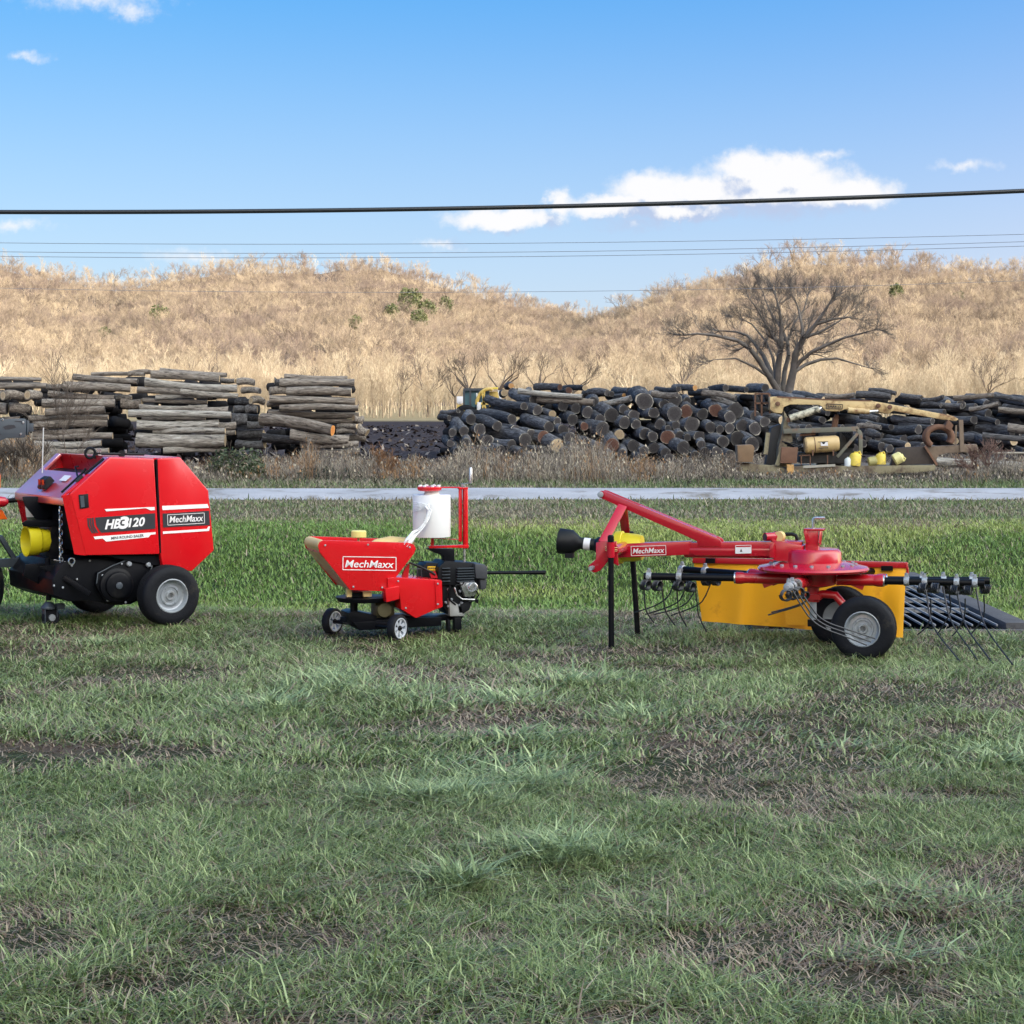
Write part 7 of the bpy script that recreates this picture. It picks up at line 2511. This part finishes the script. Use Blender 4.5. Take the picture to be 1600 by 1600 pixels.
# ---------------------------------------------------------------- drain grate beside the rake
def build_grate():
    T = empty('drain_grate', (2.38, 13.0, 0.02))
    tag(T, 'flat dark steel drain grate over a ditch behind the rake tines', 'drain grate')
    STG = mat('grate_steel', (.26, .26, .27), .7, metal=.3, var=.2, vscale=3)
    CONC = mat('dark_concrete', (.065, .065, .072), .9, var=.25, vscale=4, bump=.3, bscale=40)
    x0, x1, y0, y1 = -.82, .80, -.12, 3.45
    f = MB()
    f.box(((x1 + .0), (y0 + y1) / 2, .0), (.15, y1 - y0, .08))
    f.box(((x0 - .0), (y0 + y1) / 2, .0), (.10, y1 - y0, .08))
    f.box(((x0 + x1) / 2, y0 - .03, -.03), (x1 - x0 + .15, .05, .06)).box(((x0 + x1) / 2, y1 + .05, .0), (x1 - x0 + .15, .08, .08))
    f.build('frame', CONC, T, .008)
    MB().box(((x0 + x1) / 2, (y0 + y1) / 2, -.42), (x1 - x0 + .1, y1 - y0 + .06, .05)).build('pit_floor', mat('pit_shade', (.003, .003, .0035), .9, spec=.05), T)  # near-black colour stands for the shade inside the pit, floor and walls
    PITW = MATS['pit_shade']
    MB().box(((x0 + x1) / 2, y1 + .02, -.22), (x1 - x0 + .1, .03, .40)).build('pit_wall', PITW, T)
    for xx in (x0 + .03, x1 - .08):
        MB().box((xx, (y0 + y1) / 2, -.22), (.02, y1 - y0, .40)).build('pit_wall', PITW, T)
    for y in (.95, 1.62, 2.55):
        MB().box(((x0 + x1) / 2, y, .005), (x1 - x0 - .1, .045, .03)).build('rail', STG, T)
    proto = MB().box((0, (y0 + y1) / 2, .022), (.009, y1 - y0 - .02, .012)).build('bar', STG, T)
    proto.location.x = x0 + .09
    for k in range(1, 19):
        b = proto.copy()
        COL.objects.link(b)
        b.parent = T
        b.location.x = x0 + .09 + k * .078
    return T


build_grate()


# ---------------------------------------------------------------- wires
def wire(px, d0, d1, r, m, label, n=40):
    """cable through the photo points, hung between depths d0 (left) and d1 (right)"""
    xs = np.array([p[0] for p in px], float); ys = np.array([p[1] for p in px], float)
    co = np.polyfit(xs, ys, 2 if len(px) > 2 else 1)
    pts = []
    for x in np.linspace(-500, 2100, n):
        d = d0 + (d1 - d0) * (x + 500) / 2600
        pts.append(P(x, float(np.polyval(co, x)), d))
    tag(MB().tube(pts, r, 8).build('overhead_cable', m, None), label, 'cable', 'cables strung over the lane')


CAB = mat('cable_black', (.015, .017, .022), .5)
CABG = mat('cable_grey', (.15, .17, .21), .5)
wire([(0, 331), (300, 331), (500, 329.5), (800, 323.5), (1200, 313), (1600, 298.5)], 24, 24, .026, CAB, 'thick black cable strung low across the sky above the hills')
wire([(0, 379), (400, 382.5), (800, 380), (1200, 374), (1600, 366.5)], 60, 60, .0075, CABG, 'upper of three thin grey wires just above the ridge')
wire([(0, 393), (400, 396.5), (800, 394), (1200, 387), (1600, 378)], 60, 60, .0075, CABG, 'middle of three thin grey wires just above the ridge')
wire([(0, 400), (400, 404), (800, 401), (1200, 394), (1600, 385)], 60, 60, .0075, CABG, 'lowest of three thin grey wires just above the ridge')
wire([(0, 450), (400, 456), (800, 457), (1200, 449), (1600, 439)], 66, 66, .0065, CABG, 'single thin wire crossing in front of the wooded hills')

# slim white stake in the weeds and a board lying by the loader
tag(MB().cyl(P(1550, 708, 66), P(1630, 708, 65.6), .04, 8).build('pole', mat('pale_pole', (.34, .30, .24), .8, var=.2), None), 'pale pole lying across the weeds at the right edge', 'pole')


# ---------------------------------------------------------------- pieces that can be told apart become parts of their own
def split_islands(o):
    me = o.data
    n = len(me.vertices)
    root = list(range(n))

    def find(i):
        while root[i] != i:
            root[i] = root[root[i]]
            i = root[i]
        return i
    for e in me.edges:
        a, b = find(e.vertices[0]), find(e.vertices[1])
        if a != b:
            root[a] = b
    groups = {}
    for i in range(n):
        groups.setdefault(find(i), []).append(i)
    if len(groups) < 2:
        return
    for gi, vs in enumerate(groups.values()):
        keep = set(vs)
        bm = bmesh.new()
        bm.from_mesh(me)
        bm.verts.ensure_lookup_table()
        bmesh.ops.delete(bm, geom=[v for v in bm.verts if v.index not in keep], context='VERTS')
        m2 = me.copy()
        bm.to_mesh(m2)
        bm.free()
        p = mesh_obj(o.name.split('.')[0], m2, o.parent)
        p.location, p.rotation_euler = o.location, o.rotation_euler
        for ch in list(o.children):
            if gi == 0:
                ch.parent = p
    bpy.data.objects.remove(o)


SPLIT = {'linkage', 'hatch_rail', 'frame_strut', 'reflector', 'reflector_lens', 'knob', 'clamp', 'pivot_pin', 'hitch_pin', 'curtain_bracket', 'bracket', 'tank_strap', 'hitch_plate', 'hose_fitting', 'outrigger',
         'cylinder_rod', 'panel_flange', 'work_light', 'guard_rail', 'lift_screw'}
MANY = {'dish_bolt', 'clamp_bolt', 'bolt', 'cooling_fin', 'label_print', 'film_wrinkle', 'control_cable', 'roll_bar_slot', 'hose', 'pipework', 'tie_wire', 'safety_chain', 'engine', 'latch_rod', 'decal_border', 'nameplate', 'tank_marking'}
for o in list(bpy.data.objects):
    k = o.name.split('.')[0]
    if o.type == 'MESH' and o.parent is not None:
        if k in SPLIT:
            split_islands(o)
        elif k in MANY:
            o['kind'] = 'stuff'
